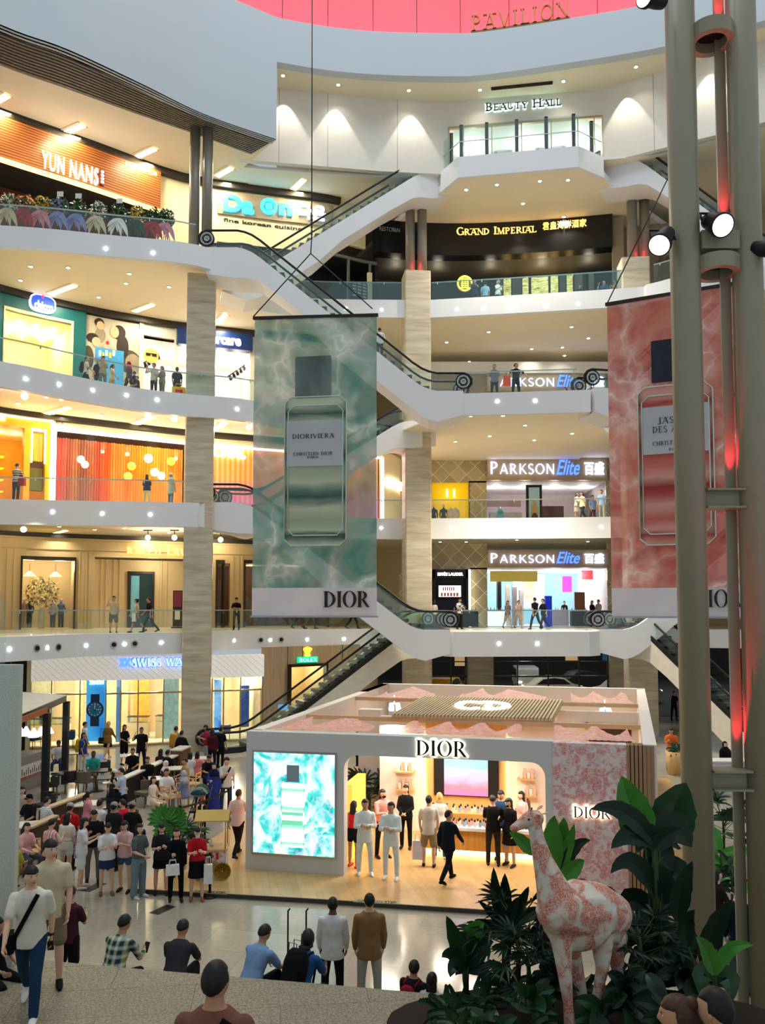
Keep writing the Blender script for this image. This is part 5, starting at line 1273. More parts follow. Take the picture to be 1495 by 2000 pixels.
  # globe spots and linear fittings
def globe(x,y,z,lab,pw=60):
 p=at_z(x,y,z-.45);r=tag(empty('globe_spotlight',(p.x,p.y,z)),lab,'spotlight','globe spotlights under the left balconies')
 m=MB();m.box((0,0,-.03),(.5,.12,.06));m.tube([(0,0,-.05),(0,0,-.3)],.025,6);m.build('bracket',BLACK,r)
 m=MB();m.ell((0,0,-.45),(.15,.15,.15),12,8);m.build('bulb',glow('globe_bulb',(255,236,200),14),r)
 lamp('globe_light','POINT',(p.x,p.y-.05,z-.75),pw,(1,.86,.6),.12)
for x,y in((48,774),(289,812),(341,818),(436,828),(487,834)):globe(x,y,Z3-.35,'black bracket globe spotlight under the second level ceiling on the left')
for x,y in((46,1034),(289,1050),(341,1050),(431,1054)):globe(x,y,Z2-.35,'black bracket globe spotlight under the first level ceiling on the left')
def linear(x0,y0,x1,y1,z,lab,pwr=120):
 a,b=at_z(x0,y0,z-.02),at_z(x1,y1,z-.02);d=(b-a);n=Vector((-d.y,d.x,0)).normalized()
 m=MB();q=[a-n*.16,b-n*.16,b+n*.16,a+n*.16];m.hexa([(v.x,v.y,z-.05)for v in q],[(v.x,v.y,z-.01)for v in q],0)
 q=[a-n*.3,b-n*.3,b+n*.3,a+n*.3];m.hexa([(v.x,v.y,z-.04)for v in q],[(v.x,v.y,z-.005)for v in q],1)
 tag(m.build('linear_light',[glow('linear_glow',(255,232,150),7),CEIL]),lab,'ceiling light','slanted linear lights')
 c=(a+b)/2;lamp('linear_lamp','AREA',(c.x,c.y,z-.1),pwr,(1,.88,.62),.4,(c.x,c.y,0),sy=2.0)
for i,q in enumerate([(-20,205,14,186),(122,262,162,244),(268,306,302,290),(424,344,452,328),(573,370,594,350)]):linear(*q,SOF,'slanted yellow linear light in the fourth level ceiling',260)
for q in[(98,575,146,557),(262,608,298,595),(424,632,440,615)]:linear(*q,Z4-.35,'slanted yellow linear light in the third level ceiling',160)
for q in[(92,808,134,796),(264,828,298,814),(418,840,440,826)]:linear(*q,Z3-.35,'slanted yellow linear light in the second level ceiling',60)
for q in[(95,1044,128,1036)]:linear(*q,Z2-.35,'slanted yellow linear light in the first level ceiling',90)
# extra spots without fittings, added to brighten the left ceilings
for W,z,pw_,xs in((WE4,SOF-.4,250,(-60,80,230,380)),(WE3,Z4-.6,160,(-40,60,180,300,420)),(WE2,Z3-.7,130,(-40,80,200,320,470,600,700)),(WE1,Z2-.65,110,(40,140,240,340,450,560,680))):
 for x in xs:
  p=W.at(W.S(x),z,-2.6);lamp('downlight','SPOT',p,pw_*1.3,(1,.91,.74),.08,(p.x,p.y,0),125,.9)
for x in(555,655,802,1225,1390):
 p=W5.at(W5.S(x),DB-.05,.55);lamp('wall_washer','SPOT',p,330,(1,.95,.84),.05,W5.at(W5.S(x),SOF,.35),62,.25)
 # fascia spots
LED=glow('fascia_led',(225,245,255),26)
FL={'fourth level left balcony edge':(WE4,[(207,486),(299,494)]),'fourth level far balcony edge':(WE4,[(605,601),(676,603),(746,605),(893,605),(945,604),(1002,602),(1067,599),(1130,594)]),'third level left balcony edge':(WE3,[(50,740),(115,751),(181,762),(247,772),(307,781),(463,799)]),'third level bridge':(WB3,[(972,784),(1046,783)]),'second level left balcony edge':(WE2,[(103,1000),(200,1003),(294,1005)]),'second level far balcony edge':(WE2,[(745,1031),(881,1031),(953,1030),(1029,1030),(1102,1030),(1175,1029)]),'first level left balcony edge':(WE1,[(18,1268),(92,1265),(168,1261),(243,1258),(315,1255),(457,1251),(528,1250),(600,1249),(672,1248)]),'first level bridge':(WB1,[(975,1257),(1050,1257)])}
for nm,(W,pts)in FL.items():
 for x,y in pts:
  s,z=W.hit(x,y);m=MB();disc(W,m,s,z,.065,.065,.02,.04,0,12)
  tag(m.build('edge_light',LED),'tiny bright white spot light set in the '+nm,'light','spot lights in the '+nm)
for i,(x,y)in enumerate([(71,1266),(113,1264),(222,1259),(263,1257),(509,1250),(549,1249)]):
 s,z=WE1.hit(x,y);r=tag(empty('edge_speaker',WE1.at(s,z,.02)),'round black speaker in the first level edge, %s of six from the left'%['first','second','third','fourth','fifth','sixth'][i],'speaker')
 o=WE1.at(s,z,.02)
 for rr,mt,e in((.16,STEEL,.03),(.1,BLACK,.05)):
  m=MB();disc(WE1,m,s,z,rr,rr,.02,.02+e,0,16);m.v=[tuple(Vector(v)-o)for v in m.v];m.build('rim' if mt is STEEL else 'cone',mt,r)
  # stage spotlights on the near pole
def stage_spot(pos,aim,lab,k=1.0):
 r=tag(empty('stage_spotlight',pos),lab,'spotlight');q=Vector(aim).to_track_quat('Z','Y').to_matrix()
 m=MB();m.lathe([(.06,-.3),(.13,-.26),(.15,-.1),(.15,.12),(.19,.16),(.19,.24),(.15,.24)],n=20,M=q*k if k==1 else Matrix.Scale(k,3)@q);m.build('housing',BLACK,r)
 m=MB();m.lathe([(.01,.242),(.17,.242),(.15,.262),(.01,.27)],n=20,M=Matrix.Scale(k,3)@q);m.build('lens',glow('spot_lens',(250,252,245),1.1),r)
 m=MB();m.tube([(-.2*k,0,0),(-.2*k,.12,.22*k),(.2*k,.12,.22*k),(.2*k,0,0)],.02,6);m.build('yoke',BLACK,r);return r
stage_spot(at_y(1399,436,12.7),(.1,-.75,-.5),'black stage spotlight with lit lens between the two pole tubes',1.0)
stage_spot(at_y(1296,468,12.7),(-.5,-.6,-.7),'black stage spotlight hanging on the left side of the pole',.95)
stage_spot(at_y(1276,-2,12.7),(-.8,-.5,-.2),'black stage spotlight at the top edge of the picture by the pole',.9)
stage_spot(at_y(1497,487,12.7),(.6,-.5,-.3),'black stage spotlight at the right edge of the picture by the pole',.8)
# ================================================================ PAVILION (pop-up shop)
ZT,ZK=3.46,.1
kFL,kFR,kBL,kBR=(at_z(*q,ZT)for q in((482,1428),(1283,1455),(747,1335),(1260,1345)))
def K(u,v,z):
 a=kFL.lerp(kFR,u);b=kBL.lerp(kBR,u);p=a.lerp(b,v);return Vector((p.x,p.y,z))
e1=(kFR-kFL).normalized();KW=(kFR-kFL).length;KD=13.5
e2=Vector((-e1.y,e1.x,0))
WF=Wall([Vector(kFL[:2]),Vector(kFR[:2])],py=1560)
def WK(dep):return Wall([Vector((kFL+e2*dep)[:2]),Vector((kFR+e2*dep)[:2])],py=1560)
PAVW=mat('pavilion_white',s2l(214,214,212),.5,vary=.01)
PAVI=mat('pavilion_inner',s2l(240,230,220),.6,vary=.01)
def planks(nt):
 v=objco(nt,(1,1,1),(0,0,math.atan2(e1.y,e1.x)+PI/2));b=N(nt,'TexBrick',Scale=1);b.inputs['Color1'].default_value=s2l(206,170,112)+(1,);b.inputs['Color2'].default_value=s2l(190,152,96)+(1,);b.inputs['Mortar'].default_value=s2l(150,116,70)+(1,)
 b.inputs['Mortar Size'].default_value=.003;b.inputs['Brick Width'].default_value=1.4;b.inputs['Row Height'].default_value=.16
 nt.links.new(v,b.inputs['Vector']);return mixc(nt,.25,b.outputs['Color'],ramp(nt,noise(nt,objco(nt),3,4),[(.3,s2l(170,130,80)),(.7,s2l(226,192,140))]))
PLANK=nodes_mat('oak_planks',planks,.3,spec=.4)
m=MB()
q=[at_z(256,1736,ZK),at_z(600,1755,ZK),at_z(960,1778,ZK),at_z(1340,1804,ZK)]
poly=[(a.x,a.y)for a in q]+[tuple(K(1.12,.1,0)[:2]),tuple(K(1.08,1.0,0)[:2]),tuple(K(-.1,1.0,0)[:2]),tuple(at_z(452,1614,ZK)[:2])]
m.prism(poly,0.0,ZK)
plat=tag(m.build('wooden_platform',PLANK),'low oak plank platform under the white pavilion','platform')
m=MB()
for a,b in zip(q,q[1:]):m.hexa([a+Vector((0,-.02,-.08)),b+Vector((0,-.02,-.08)),b+Vector((0,.02,-.08)),a+Vector((0,.02,-.08))],[a+Vector((0,-.02,.005)),b+Vector((0,-.02,.005)),b+Vector((0,.02,.005)),a+Vector((0,.02,.005))])
m.build('edge_trim',mat('step_trim',s2l(60,58,52),.5),plat)
for xa,xb in((370,444),(690,780)):
 a,b=at_z(xa,1736.5+(xa-256)*.0585,ZK),at_z(xb,1736.5+(xb-256)*.0585,ZK)
 u=(b-a).normalized();v=Vector((-u.y,u.x,0))
 m=MB();m.hexa([a-v*.0,b-v*.0,b+v*.22,a+v*.22],[p+Vector((0,0,.004))for p in(a,b,b+v*.22,a+v*.22)])
 st=m.build('caution_strip',mat('strip_grey',s2l(170,156,120),.4),plat)
 place_text('lettering',sans_mb('CAUTION STEP',.004,.02),INK,plane_frame(a+v*.06+u*.08+Vector((0,0,.006)),u,v),(b-a).length-.16,.1,st,.002)
pav=tag(empty('pavilion',(0,0,0)),'white open-roofed pop-up pavilion with black letters, pink drapes and a bright screen','pavilion')
zl_=WF.Z(870,1482);s1_,s2_=WF.S(672),WF.S(1066);sp0,sp1=WF.S(1081),WF.S(1226)
m=MB();th=-.35
WF.slab(m,0,s1_,ZK,ZT,th,0);WF.slab(m,s1_,s2_,zl_,ZT,th,0);WF.slab(m,s2_,sp0,ZK,ZT,th,0)
r_=.34
for sx,sg in((s1_,1),(s2_,-1)):
 for j in range(8):
  a,b=PI/2*j/8,PI/2*(j+1)/8
  P=[(sx,zl_),(sx+sg*(r_-r_*math.cos(a)),zl_-r_+r_*math.sin(a)),(sx+sg*(r_-r_*math.cos(b)),zl_-r_+r_*math.sin(b))]
  m.hexa([WF.at(u,z,th)for u,z in P],[WF.at(u,z,0)for u,z in P])
m.build('front_wall',PAVW,pav)
def toile(sc):
 def f(nt):
  v=objco(nt,(sc,sc,sc));n=noise(nt,v,2.2,6,1.4);n2=noise(nt,v,9,5,2.0)
  a=ramp(nt,n,[(.42,(0,0,0)),(.56,(1,1,1))]);b=ramp(nt,n2,[(.38,(.25,.25,.25)),(.58,(1,1,1))])
  f_=mixc(nt,1,a,b,'MULTIPLY');return mixc(nt,f_,s2l(238,224,222),s2l(220,132,130))
 return f
TOILE=nodes_mat('pink_toile',toile(2.0),.7)
m=MB();WF.slab(m,sp0,sp1,ZK,ZT-.02,-.3,.02);m.build('toile_panel',TOILE,pav)['label']='pink printed panel with small lit letters'
m=MB();s=sp1
m2=MB();WF.slab(m2,sp1,WF.s[-1],ZK,ZT-.02,-.3,-.06);m2.build('slat_backing',mat('slat_dark',s2l(128,98,72),.6),pav)
k=0
while s+.06<WF.s[-1]+.02:WF.slab(m,s,s+.065,ZK,ZT-.02,-.06,.04);s+=.088
m.build('timber_slats',wood_mat('slat_wood',s2l(160,124,92),s2l(178,142,108),(6,6,.4)),pav)
m=MB()
def wallseg(a,b,z0,z1,t,mi=0):
 a,b=Vector(a),Vector(b);d=(b-a).normalized();n=Vector((d.y,-d.x,0))*t/2
 q=[a-n,b-n,b+n,a+n];m.hexa([(p.x,p.y,z0)for p in q],[(p.x,p.y,z1)for p in q],mi)
wallseg(K(.985,.0,0),K(.985,1,0),ZK,ZT,.3);wallseg(K(.015,0.02,0),K(.015,1,0),2.2,ZT,.3);wallseg(K(.015,.75,0),K(.015,1,0),ZK,ZT,.3);wallseg(K(0,1,0),K(1,1,0),ZK,ZT,.3)
m.build('side_walls',PAVI,pav)
def beam(q0,q1,nm='roof_beam',w=.13,h=.14,mt=OAK,z=ZT):
 a,b=at_z(*q0,z),at_z(*q1,z);global m
 m=MB();wallseg(a,b,z-h,z-.02,w);return m.build(nm,mt,pav)
BEAMM=mat('beam_beige',s2l(206,176,140),.6)
beam((590,1393.5),(1263,1415),mt=BEAMM);beam((688,1359),(1252,1374),mt=BEAMM)
beam((540,1424),(600,1394),mt=PAVI,w=.1)if False else None
# slatted canopy with the lit monogram
A0,A1,B0,B1_=(at_z(*q,ZT+.02)for q in((765,1399),(1080,1408),(828,1363),(1101,1370)))
m=MB();n=44
for i in range(n):
 t0,t1=(i+.1)/n,(i+.68)/n
 q=[A0.lerp(A1,t0),A0.lerp(A1,t1),B0.lerp(B1_,t1),B0.lerp(B1_,t0)];m.hexa(q,[p+Vector((0,0,.07))for p in q],0)
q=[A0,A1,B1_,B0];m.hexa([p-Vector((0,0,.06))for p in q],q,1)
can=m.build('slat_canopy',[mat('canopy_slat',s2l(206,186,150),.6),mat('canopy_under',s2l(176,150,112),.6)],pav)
la,lb_=at_z(884,1385,ZT+.1),at_z(1002,1387,ZT+.1);u=(lb_-la).normalized();v=Vector((-u.y,u.x,0))
place_text('monogram',serif_mb('CD',T=.2,t=.07,serif=True,gap=.02),glow('monogram_white',(255,255,255),1.6),plane_frame(la+Vector((0,0,0)),u,v),(lb_-la).length,1.9,can,.05)
# pink drapes
DRAPE=sheer('pink_drape',lambda nt:mixc(nt,.75,s2l(250,196,188),toile(2.2)(nt)),.93)
def drape(ya,front,peaks,lab,zf=ZT-.05,depth_lo=.5,sag=.09):
 """cloth from the front edge to peaks on the beam; front=[(px,py),(px,py)]"""
 global m
 f0,f1=at_z(*front[0],zf),at_z(*front[1],zf);P=[at_z(x,y,ZT-.05)for x,y in peaks];d1=(f1-f0);L_=d1.length;d1.normalize()
 ps=[((p-f0).dot(d1),p)for p in P]
 m=MB();nu,nv=40,7;vs=[]
 for i in range(nu+1):
  s=L_*i/nu
  lo=max([x for x in ps if x[0]<=s+1e-6],key=lambda x:x[0],default=None);hi=min([x for x in ps if x[0]>s],key=lambda x:x[0],default=None)
  if lo is None:t,dp,base=1-(hi[0]-s)/max(hi[0],.01),hi[1],0;dist=(hi[1]-f0).dot(e2);k_=max(0,1-(hi[0]-s)/max(.3,hi[0]))
  elif hi is None:dist=(lo[1]-f0).dot(e2);k_=max(0,1-(s-lo[0])/max(.3,L_-lo[0]))
  else:
   w_=(s-lo[0])/(hi[0]-lo[0]);dist=((lo[1].lerp(hi[1],w_))-f0).dot(e2);k_=abs(2*w_-1)**1.6
  base=f0+d1*s
  for j in range(nv+1):
   b=j/nv;reach=dist*(depth_lo+(1-depth_lo)*k_)
   z=zf+.02-sag*math.sin(PI*b*.8)*(1-.3*k_)-(1-k_)*sag*b*.5+.007*math.sin(i*1.9+j)
   p=base+e2*reach*b;vs.append((p.x,p.y,z))
 m.add(vs,[(i*(nv+1)+j,(i+1)*(nv+1)+j,(i+1)*(nv+1)+j+1,i*(nv+1)+j+1)for i in range(nu)for j in range(nv)],0,True)
 o=m.build('roof_drape',DRAPE,pav);return o
drape(0,[(533,1424.5),(706,1430)],[(612,1397),(678,1396)],'')
drape(0,[(764,1433),(1012,1441)],[(816,1402),(878,1404),(944,1406),(1012,1409)],'')
drape(0,[(1081,1444),(1242,1450)],[(1097,1411),(1166,1413),(1236,1415)],'')
drape(0,[(722,1364),(832,1367)],[(768,1340),(814,1340)],'',sag=.07)
drape(0,[(888,1364),(1066,1370)],[(915,1342),(965,1343),(1014,1345)],'',sag=.07)
drape(0,[(1117,1371),(1238,1375)],[(1128,1348),(1178,1349),(1234,1350)],'',sag=.07)
# bright screen with the bottle
def aqua(nt):
 v=objco(nt,(.8,.8,.8));n=noise(nt,v,1.5,5,2.4);n2=noise(nt,v,5,4,1.5)
 c=ramp(nt,n,[(.32,s2l(14,160,166)),(.45,s2l(80,214,206)),(.55,s2l(214,240,242)),(.72,s2l(240,240,252))])
 return mixc(nt,ramp(nt,n2,[(.5,(0,0,0)),(.62,(.6,.6,.6))]),c,s2l(206,206,240))
z0,z1=WF.Z(497,1663),WF.Z(497,1468)
m=MB();WF.slab(m,WF.S(494),WF.S(658),z0-.05,z1+.05,-.02,.05);scr=m.build('screen_frame',STEEL,pav)
m=MB();WF.slab(m,WF.S(497),WF.S(655),z0,z1,.05,.06);m.build('screen',nodes_mat('screen_aqua',aqua,.3,emit=.85),scr)
def sq(x0,y0,x1,y1,o,mt,nm):
 m=MB();WF.slab(m,WF.S(x0),WF.S(x1),WF.Z(x0,y1),WF.Z(x0,y0),o,o+.008);return m.build(nm,mt,scr)
sq(551,1527,597,1652,.062,nodes_mat('screen_bottle',glassbands([(.3,s2l(210,240,226)),(.5,s2l(255,255,255)),(.6,s2l(250,255,252)),(.7,s2l(120,210,180))],1.6),.4,emit=.9),'screen_bottle')
sq(562,1493,586,1525,.072,mat('screen_cap',s2l(90,104,112),.4,emit=.5),'screen_cap')
for a,b in((1584,1590),(1600,1609)):sq(553,a,594,b,.074,mat('screen_green',s2l(120,214,170),.4,emit=.7),'screen_band')
HALO=glow('letter_halo_warm',(255,250,225),4)
def halo_text(W,s,x0,x1,y0,y1,o,par,T=.17):
 W.text('letter_glow',serif_mb(s,T=T+.07,t=.09,gap=.0),HALO,x0-1,x1+1,y0-.7,y1+.7,o,.02,par)
 W.text('lettering',serif_mb(s,T=T,t=.03,gap=.06),mat('letter_bronze',s2l(40,36,30),.4),x0,x1,y0,y1,o+.04,.06,par)
halo_text(WF,'DIOR',815,913,1444,1474,.01,pav);halo_text(WF,'DIOR',1121,1193,1573,1594,.03,pav,.14)
# interior: television wall, wings, shelves
WT=WK(4.3)
m=MB();WT.slab(m,WT.S(833),WT.S(992),ZK,ZT-.1,-.2,.1);m.build('timber_panel',wood_mat('panel_honey',s2l(220,170,100),s2l(236,190,124),(5,5,.4)),pav)
m=MB();WT.slab(m,WT.S(742),WT.S(833),ZK,ZT-.1,-.2,.0);m.build('wing_wall',PAVI,pav);m=MB();WT.slab(m,WT.S(992),WT.S(1090),ZK,ZT-.1,-.2,.0);m.build('wing_wall',PAVI,pav)
for x in(831.5,992):m=MB();WT.slab(m,WT.S(x),WT.S(x+1.5),ZK,3.0,.1,.13);m.build('light_line',LEDY,pav)
m=MB();WT.slab(m,WT.S(850),WT.S(976),WT.Z(850,1550),WT.Z(850,1474),.1,.18);tv=tag(m.build('television',BLACK),'wide black television showing a pink and blue sunset inside the pavilion','television')
def sunset(nt):
 x=N(nt,'SeparateXYZ');nt.links.new(objco(nt),x.inputs[0]);n=noise(nt,objco(nt,(.8,.8,2)),2,4,1)
 mr=N(nt,'MapRange');mr.inputs['From Min'].default_value=WT.Z(850,1550);mr.inputs['From Max'].default_value=WT.Z(850,1474);nt.links.new(x.outputs['Z'],mr.inputs['Value'])
 ad=N(nt,'Math');ad.operation='MULTIPLY_ADD';ad.inputs[1].default_value=.35;nt.links.new(n,ad.inputs[0]);nt.links.new(mr.outputs[0],ad.inputs[2])
 return ramp(nt,ad.outputs[0],[(.2,s2l(190,100,150)),(.4,s2l(240,110,120)),(.62,s2l(220,150,190)),(.9,s2l(120,160,240))])
m=MB();WT.slab(m,WT.S(870),WT.S(955),WT.Z(850,1548),WT.Z(850,1476),.18,.19);m.build('screen_image',nodes_mat('sunset_screen_tv',sunset,.4,emit=1.1),tv)
for i,(x0,x1,ys,lab)in enumerate(((774,812,1503,'upper left'),(776,812,1537,'lower left'),(1012,1046,1517,'upper right'),(1016,1050,1549,'lower right'))):
 r=tag(empty('wall_shelf',WT.at(WT.S(x0),WT.Z(x0,ys),0)),'small pale wood wall shelf with bottles, %s of the television'%lab,'shelf');o=r.location
 m=MB();WT.slab(m,WT.S(x0),WT.S(x1),WT.Z(x0,ys)-.04,WT.Z(x0,ys),.0,.3);m.v=[tuple(Vector(v)-o)for v in m.v];m.build('board',OAK,r)
 for j in range(4):
  m=MB();s=WT.S(x0+5+j*7);h=.16+.1*(j%2);WT.slab(m,s,s+.08,WT.Z(x0,ys),WT.Z(x0,ys)+h,.08,.18)
  b=m.build('perfume_box',[mat('box_white',s2l(236,232,226),.5),mat('box_peach',s2l(240,190,160),.5)][j%2]);tag(b,'perfume box on the %s wall shelf of the pavilion'%lab,'box','perfume boxes on the %s wall shelf'%lab)
  # counter
WC=WK(2.3);WC2=WK(2.9)
ctr=tag(empty('perfume_counter'),'honey wood counter with white top and glowing base inside the pavilion','counter')
xa,xb=WC.S(822),WC.S(1056);zt=WC.Z(870,1614)
m=MB();WC.slab(m,xa,xb,ZK+.1,zt-.08,-.7,0);m.build('slatted_front',wood_mat('counter_honey',s2l(206,150,66),s2l(226,172,88),(9,9,.3)),ctr)
m=MB();WC.slab(m,xa-.05,xb+.05,zt-.08,zt,-.75,.05);m.build('white_top',mat('top_white',s2l(244,240,236),.3),ctr)
m=MB();WC.slab(m,xa,xb,ZK,ZK+.08,-.6,-.02);m.build('base_light',LEDY,ctr)
m=MB();WC.slab(m,xa+.2,xb,zt,zt+.28,-.7,-.3);m.build('display_step',mat('step_honey',s2l(214,160,80),.5),ctr)
place_text('lettering',serif_mb('CD',T=.14,t=.06),mat('gold_thin',s2l(150,100,40),.4),WC.frame(WC.S(884),WC.Z(884,1635),.005),.14,.12,ctr,.01)
BOT=[mat('perfume_pale',s2l(236,232,226),.2),mat('perfume_blue',s2l(170,190,220),.2),mat('perfume_pink',s2l(240,180,180),.2)]
proto=None
def bottle(pos,k):
 m=MB();m.box((0,0,.06),(.07,.05,.12),0);m.lathe([(.017,.12),(.017,.135),(.022,.135),(.022,.18)],n=8,mi=1);o=m.build('perfume_bottle',[BOT[k],BLACK],None,pos)
 return tag(o,'small perfume bottle with dark cap standing on the pavilion counter','bottle','perfume bottles on the pavilion counter')
for row,(z,o,n)in enumerate(((zt,-.12,20),(zt,-.25,18),(zt+.28,-.42,17),(zt+.28,-.6,15))):
 for i in range(n):bottle(WC.at(xa+.15+(xb-xa-.3)*(i+.5*(row%2))/n,z,o),(i+row)%3)
 # back display wall with honey frame (seen through the roof), warm room
WB_=WK(8.0)
m=MB();WB_.slab(m,WB_.S(1090),WB_.S(1250),ZK,ZT-.25,-.1,0);m.build('inner_wall',PAVI,pav)
m=MB();WB_.slab(m,WB_.S(1146),WB_.S(1246),ZT-.75,ZT-.6,0,.3);WB_.slab(m,WB_.S(1146),WB_.S(1152),ZK,ZT-.6,0,.3);m.build('timber_frame',OAK,pav)
m=MB();WB_.slab(m,WB_.S(1152),WB_.S(1236),ZK,ZT-.75,.0,.02);m.build('dark_recess',mat('recess_dark',s2l(70,52,40),.5),pav)
m=MB();WL_=WK(7);WL_.slab(m,WL_.S(760),WL_.S(1030),ZK,ZT-.3,-.1,0);m.build('inner_wall',PAVI,pav)
m=MB();WL_.slab(m,WL_.S(700),WL_.S(744),ZK,3.2,-.4,0);m.build('inner_column',PAVI,pav)
m=MB();w_=WK(1.2);w_.slab(m,w_.S(672),w_.S(688),ZK,2.0,-1.5,0);m.build('side_cabinet',glow('cabinet_amber',(255,190,70),.8),pav)
for u,v in((.33,.10),(.55,.11),(.70,.12),(.45,.22),(.28,.3),(.6,.5),(.85,.35),(.4,.75),(.85,.75)):
 p=K(u,v,ZT-.35);lamp('pavilion_lamp','AREA',p,46,(1,.88,.72),.5,(p.x,p.y,0))
for x,y,lab in((765,1374,'white twin spotlight on the rear roof beam at the left'),(1176,1384,'white twin spotlight on the rear roof beam at the right')):
 p=at_z(x,y,ZT-.3);r=tag(empty('beam_spotlight',p),lab,'spotlight');m=MB()
 m.tube([(0,0,0),(0,-.1,-.22)],[.08,.1],10);m.tube([(.22,0,0),(.25,-.1,-.22)],[.08,.1],10);m.tube([(0,0,.0),(.22,0,.0)],.03,6);m.tube([(.1,0,0),(.1,0,.3)],.02,6);m.build('head',glow('spot_white',(255,250,240),2.5),r)
 # ================================================================ CART, STANCHIONS
cp=at_z(412,1712,ZK);cart=tag(empty('wooden_cart',cp,.08),'small pushcart with gold canopy, pink printed box and spoked wheels','cart')
GFR=mat('cart_gold',s2l(176,136,60),.4,.4)
m=MB();m.box((.05,0,.42),(.66,.5,.5));m.build('printed_box',TOILE,cart)
place_text('lettering',serif_mb('DI',T=.18,t=.07),mat('letter_red',s2l(190,50,50),.5),plane_frame((-.12,-.255,.48),(1,0,0)),.34,.14,cart,.01);place_text('lettering',serif_mb('OR',T=.18,t=.07),mat('letter_gold2',s2l(190,150,60),.5),plane_frame((-.12,-.255,.3),(1,0,0)),.34,.14,cart,.01)
m=MB();m.box((.05,0,.69),(.72,.56,.04));m.build('worktop',OAK,cart)
for sx in(-.28,.36):
 for sy in(-.24,.24):m=MB();m.tube([(sx,sy,.68),(sx,sy,1.42)],.014,6);m.build('post',GFR,cart)
m=MB()
for s in(-1,1):m.hexa([(-.36,0,1.56),(.44,0,1.56),(.44,s*.36,1.38),(-.36,s*.36,1.38)],[(-.36,0,1.58),(.44,0,1.58),(.44,s*.36,1.4),(-.36,s*.36,1.4)])
m.build('canopy',mat('canopy_gold',s2l(196,160,76),.5),cart)
for sx in(.3,-.22):
 m=MB();m.lathe([(.185,-.012),(.21,-.012),(.21,.012),(.185,.012),(.185,-.012)],(sx,-.31,.21),28,0,Matrix.Rotation(PI/2,3,'X'))
 for j in range(12):a=2*PI*j/12;m.tube([(sx,-.31,.21),(sx+.19*math.cos(a),-.31,.21+.19*math.sin(a))],.006,4)
 m.ell((sx,-.31,.21),(.03,.03,.03),8,6);m.build('spoked_wheel',GFR,cart)
m=MB();m.lathe([(.05,.71),(.05,.8),(.02,.84),(.02,.9)],(.0,.05,0),10);m.build('dispenser',mat('cart_white',s2l(236,230,220),.4),cart)
def stanchion(px,py,lab,h=.95):
 p=at_z(px,py,0);r=tag(empty('stanchion_post',p),lab,'stanchion');m=MB();m.lathe([(.17,0),(.17,.02),(.05,.05)],n=20);m.build('base',BLACK,r);m=MB();m.lathe([(.032,.03),(.032,h),(.04,h),(.04,h+.04)],n=12);m.build('pole',BLACK,r);return p
sA=stanchion(410,1752,'black belt post at the front beside the woman in red');sB=stanchion(446,1602,'black belt post beside the man in the pink striped shirt');sC=stanchion(400,1642,'black belt post behind the pushcart');sD=stanchion(351,1642,'black belt post among the palm leaves');sE=stanchion(340,1722,'black belt post behind the queue')
def belt(a,b,lab):
 m=MB();d=(b-a);d.normalize();a=a+d*.05;b=b-d*.05;n=Vector((-d.y,d.x,0))*.004;k=8;A_,B_=[],[]
 for i in range(k+1):
  p=a.lerp(b,i/k);z=.93-.05*math.sin(PI*i/k);A_.append((p.x,p.y,z));B_.append((p.x,p.y,z-.06))
 m.strip(A_,B_,0,True);tag(m.build('queue_belt',BLACK),lab,'belt')
belt(sD,sB,'black queue belt running behind the pushcart');belt(sE,sA,'black queue belt behind the woman in red')
# ================================================================ CAFE
m=MB()
def lowwall(q0,q1,h,w,nm,mt,lab,cap=None,z=0):
 a,b=at_z(*q0,z),at_z(*q1,z);global m
 a.z=b.z=0;r=tag(empty(nm,a),lab,'partition');m=MB();wallseg(Vector((0,0,0)),b-a,0,h,w);m.build('panel',mt,r)
 if cap:m=MB();wallseg(Vector((0,0,0)),b-a,h,h+.05,w+.08);m.build('top_cap',cap,r)
lowwall((218,1581),(342,1518),.82,.2,'cafe_divider',mat('divider_dark',s2l(40,34,32),.5),'dark low divider running through the cafe seating',mat('cap_white',s2l(216,210,196),.4))
lowwall((342,1518),(362,1508),1.0,.4,'service_stand',WALNUT,'brown timber stand at the end of the cafe divider',mat('cap_white',(1,1,1)))
RAILW=mat('rail_wood',s2l(196,170,136),.5)
lowwall((80,1581),(168,1549),.86,.14,'cafe_divider',mat('divider_brown',s2l(72,54,42),.6),'brown bench back with pale wood cap in the middle of the cafe',RAILW,.9)
lowwall((55,1616),(108,1592),.86,.14,'cafe_divider',mat('divider_brown',(1,1,1)),'brown bench back with pale wood cap at the left of the cafe',RAILW,.9)
# coffee kiosk with black frame
kio=tag(empty('coffee_kiosk'),'black framed coffee kiosk with cone lamps beside the granite wall','kiosk')
a,b,c=at_y(130,1366,31.0),at_y(92,1376,27.5),at_y(-20,1400,22.5);zt=3.05
for p in(a,b):m=MB();m.box((p.x,p.y,zt/2),(.2,.2,zt));m.build('frame_post',BLACK,kio)
m=MB();d=Vector((c.x-a.x,c.y-a.y,0));n=Vector((-3.0,1.6,0))
m.hexa([(p.x,p.y,zt)for p in(a,c,c+n*1.3,a+n*1.3)],[(p.x,p.y,zt+.22)for p in(a,c,c+n*1.3,a+n*1.3)],0);m.build('roof_frame',BLACK,kio)
m=MB();e=Vector((.02,-.02,0));m.hexa([(p.x+.03,p.y-.03,zt+.02)for p in(b,c)]+[(p.x,p.y,zt+.02)for p in(c,b)],[(p.x+.03,p.y-.03,zt+.2)for p in(b,c)]+[(p.x,p.y,zt+.2)for p in(c,b)],0);m.build('copper_edge',mat('copper_edge',s2l(170,96,50),.5),kio)
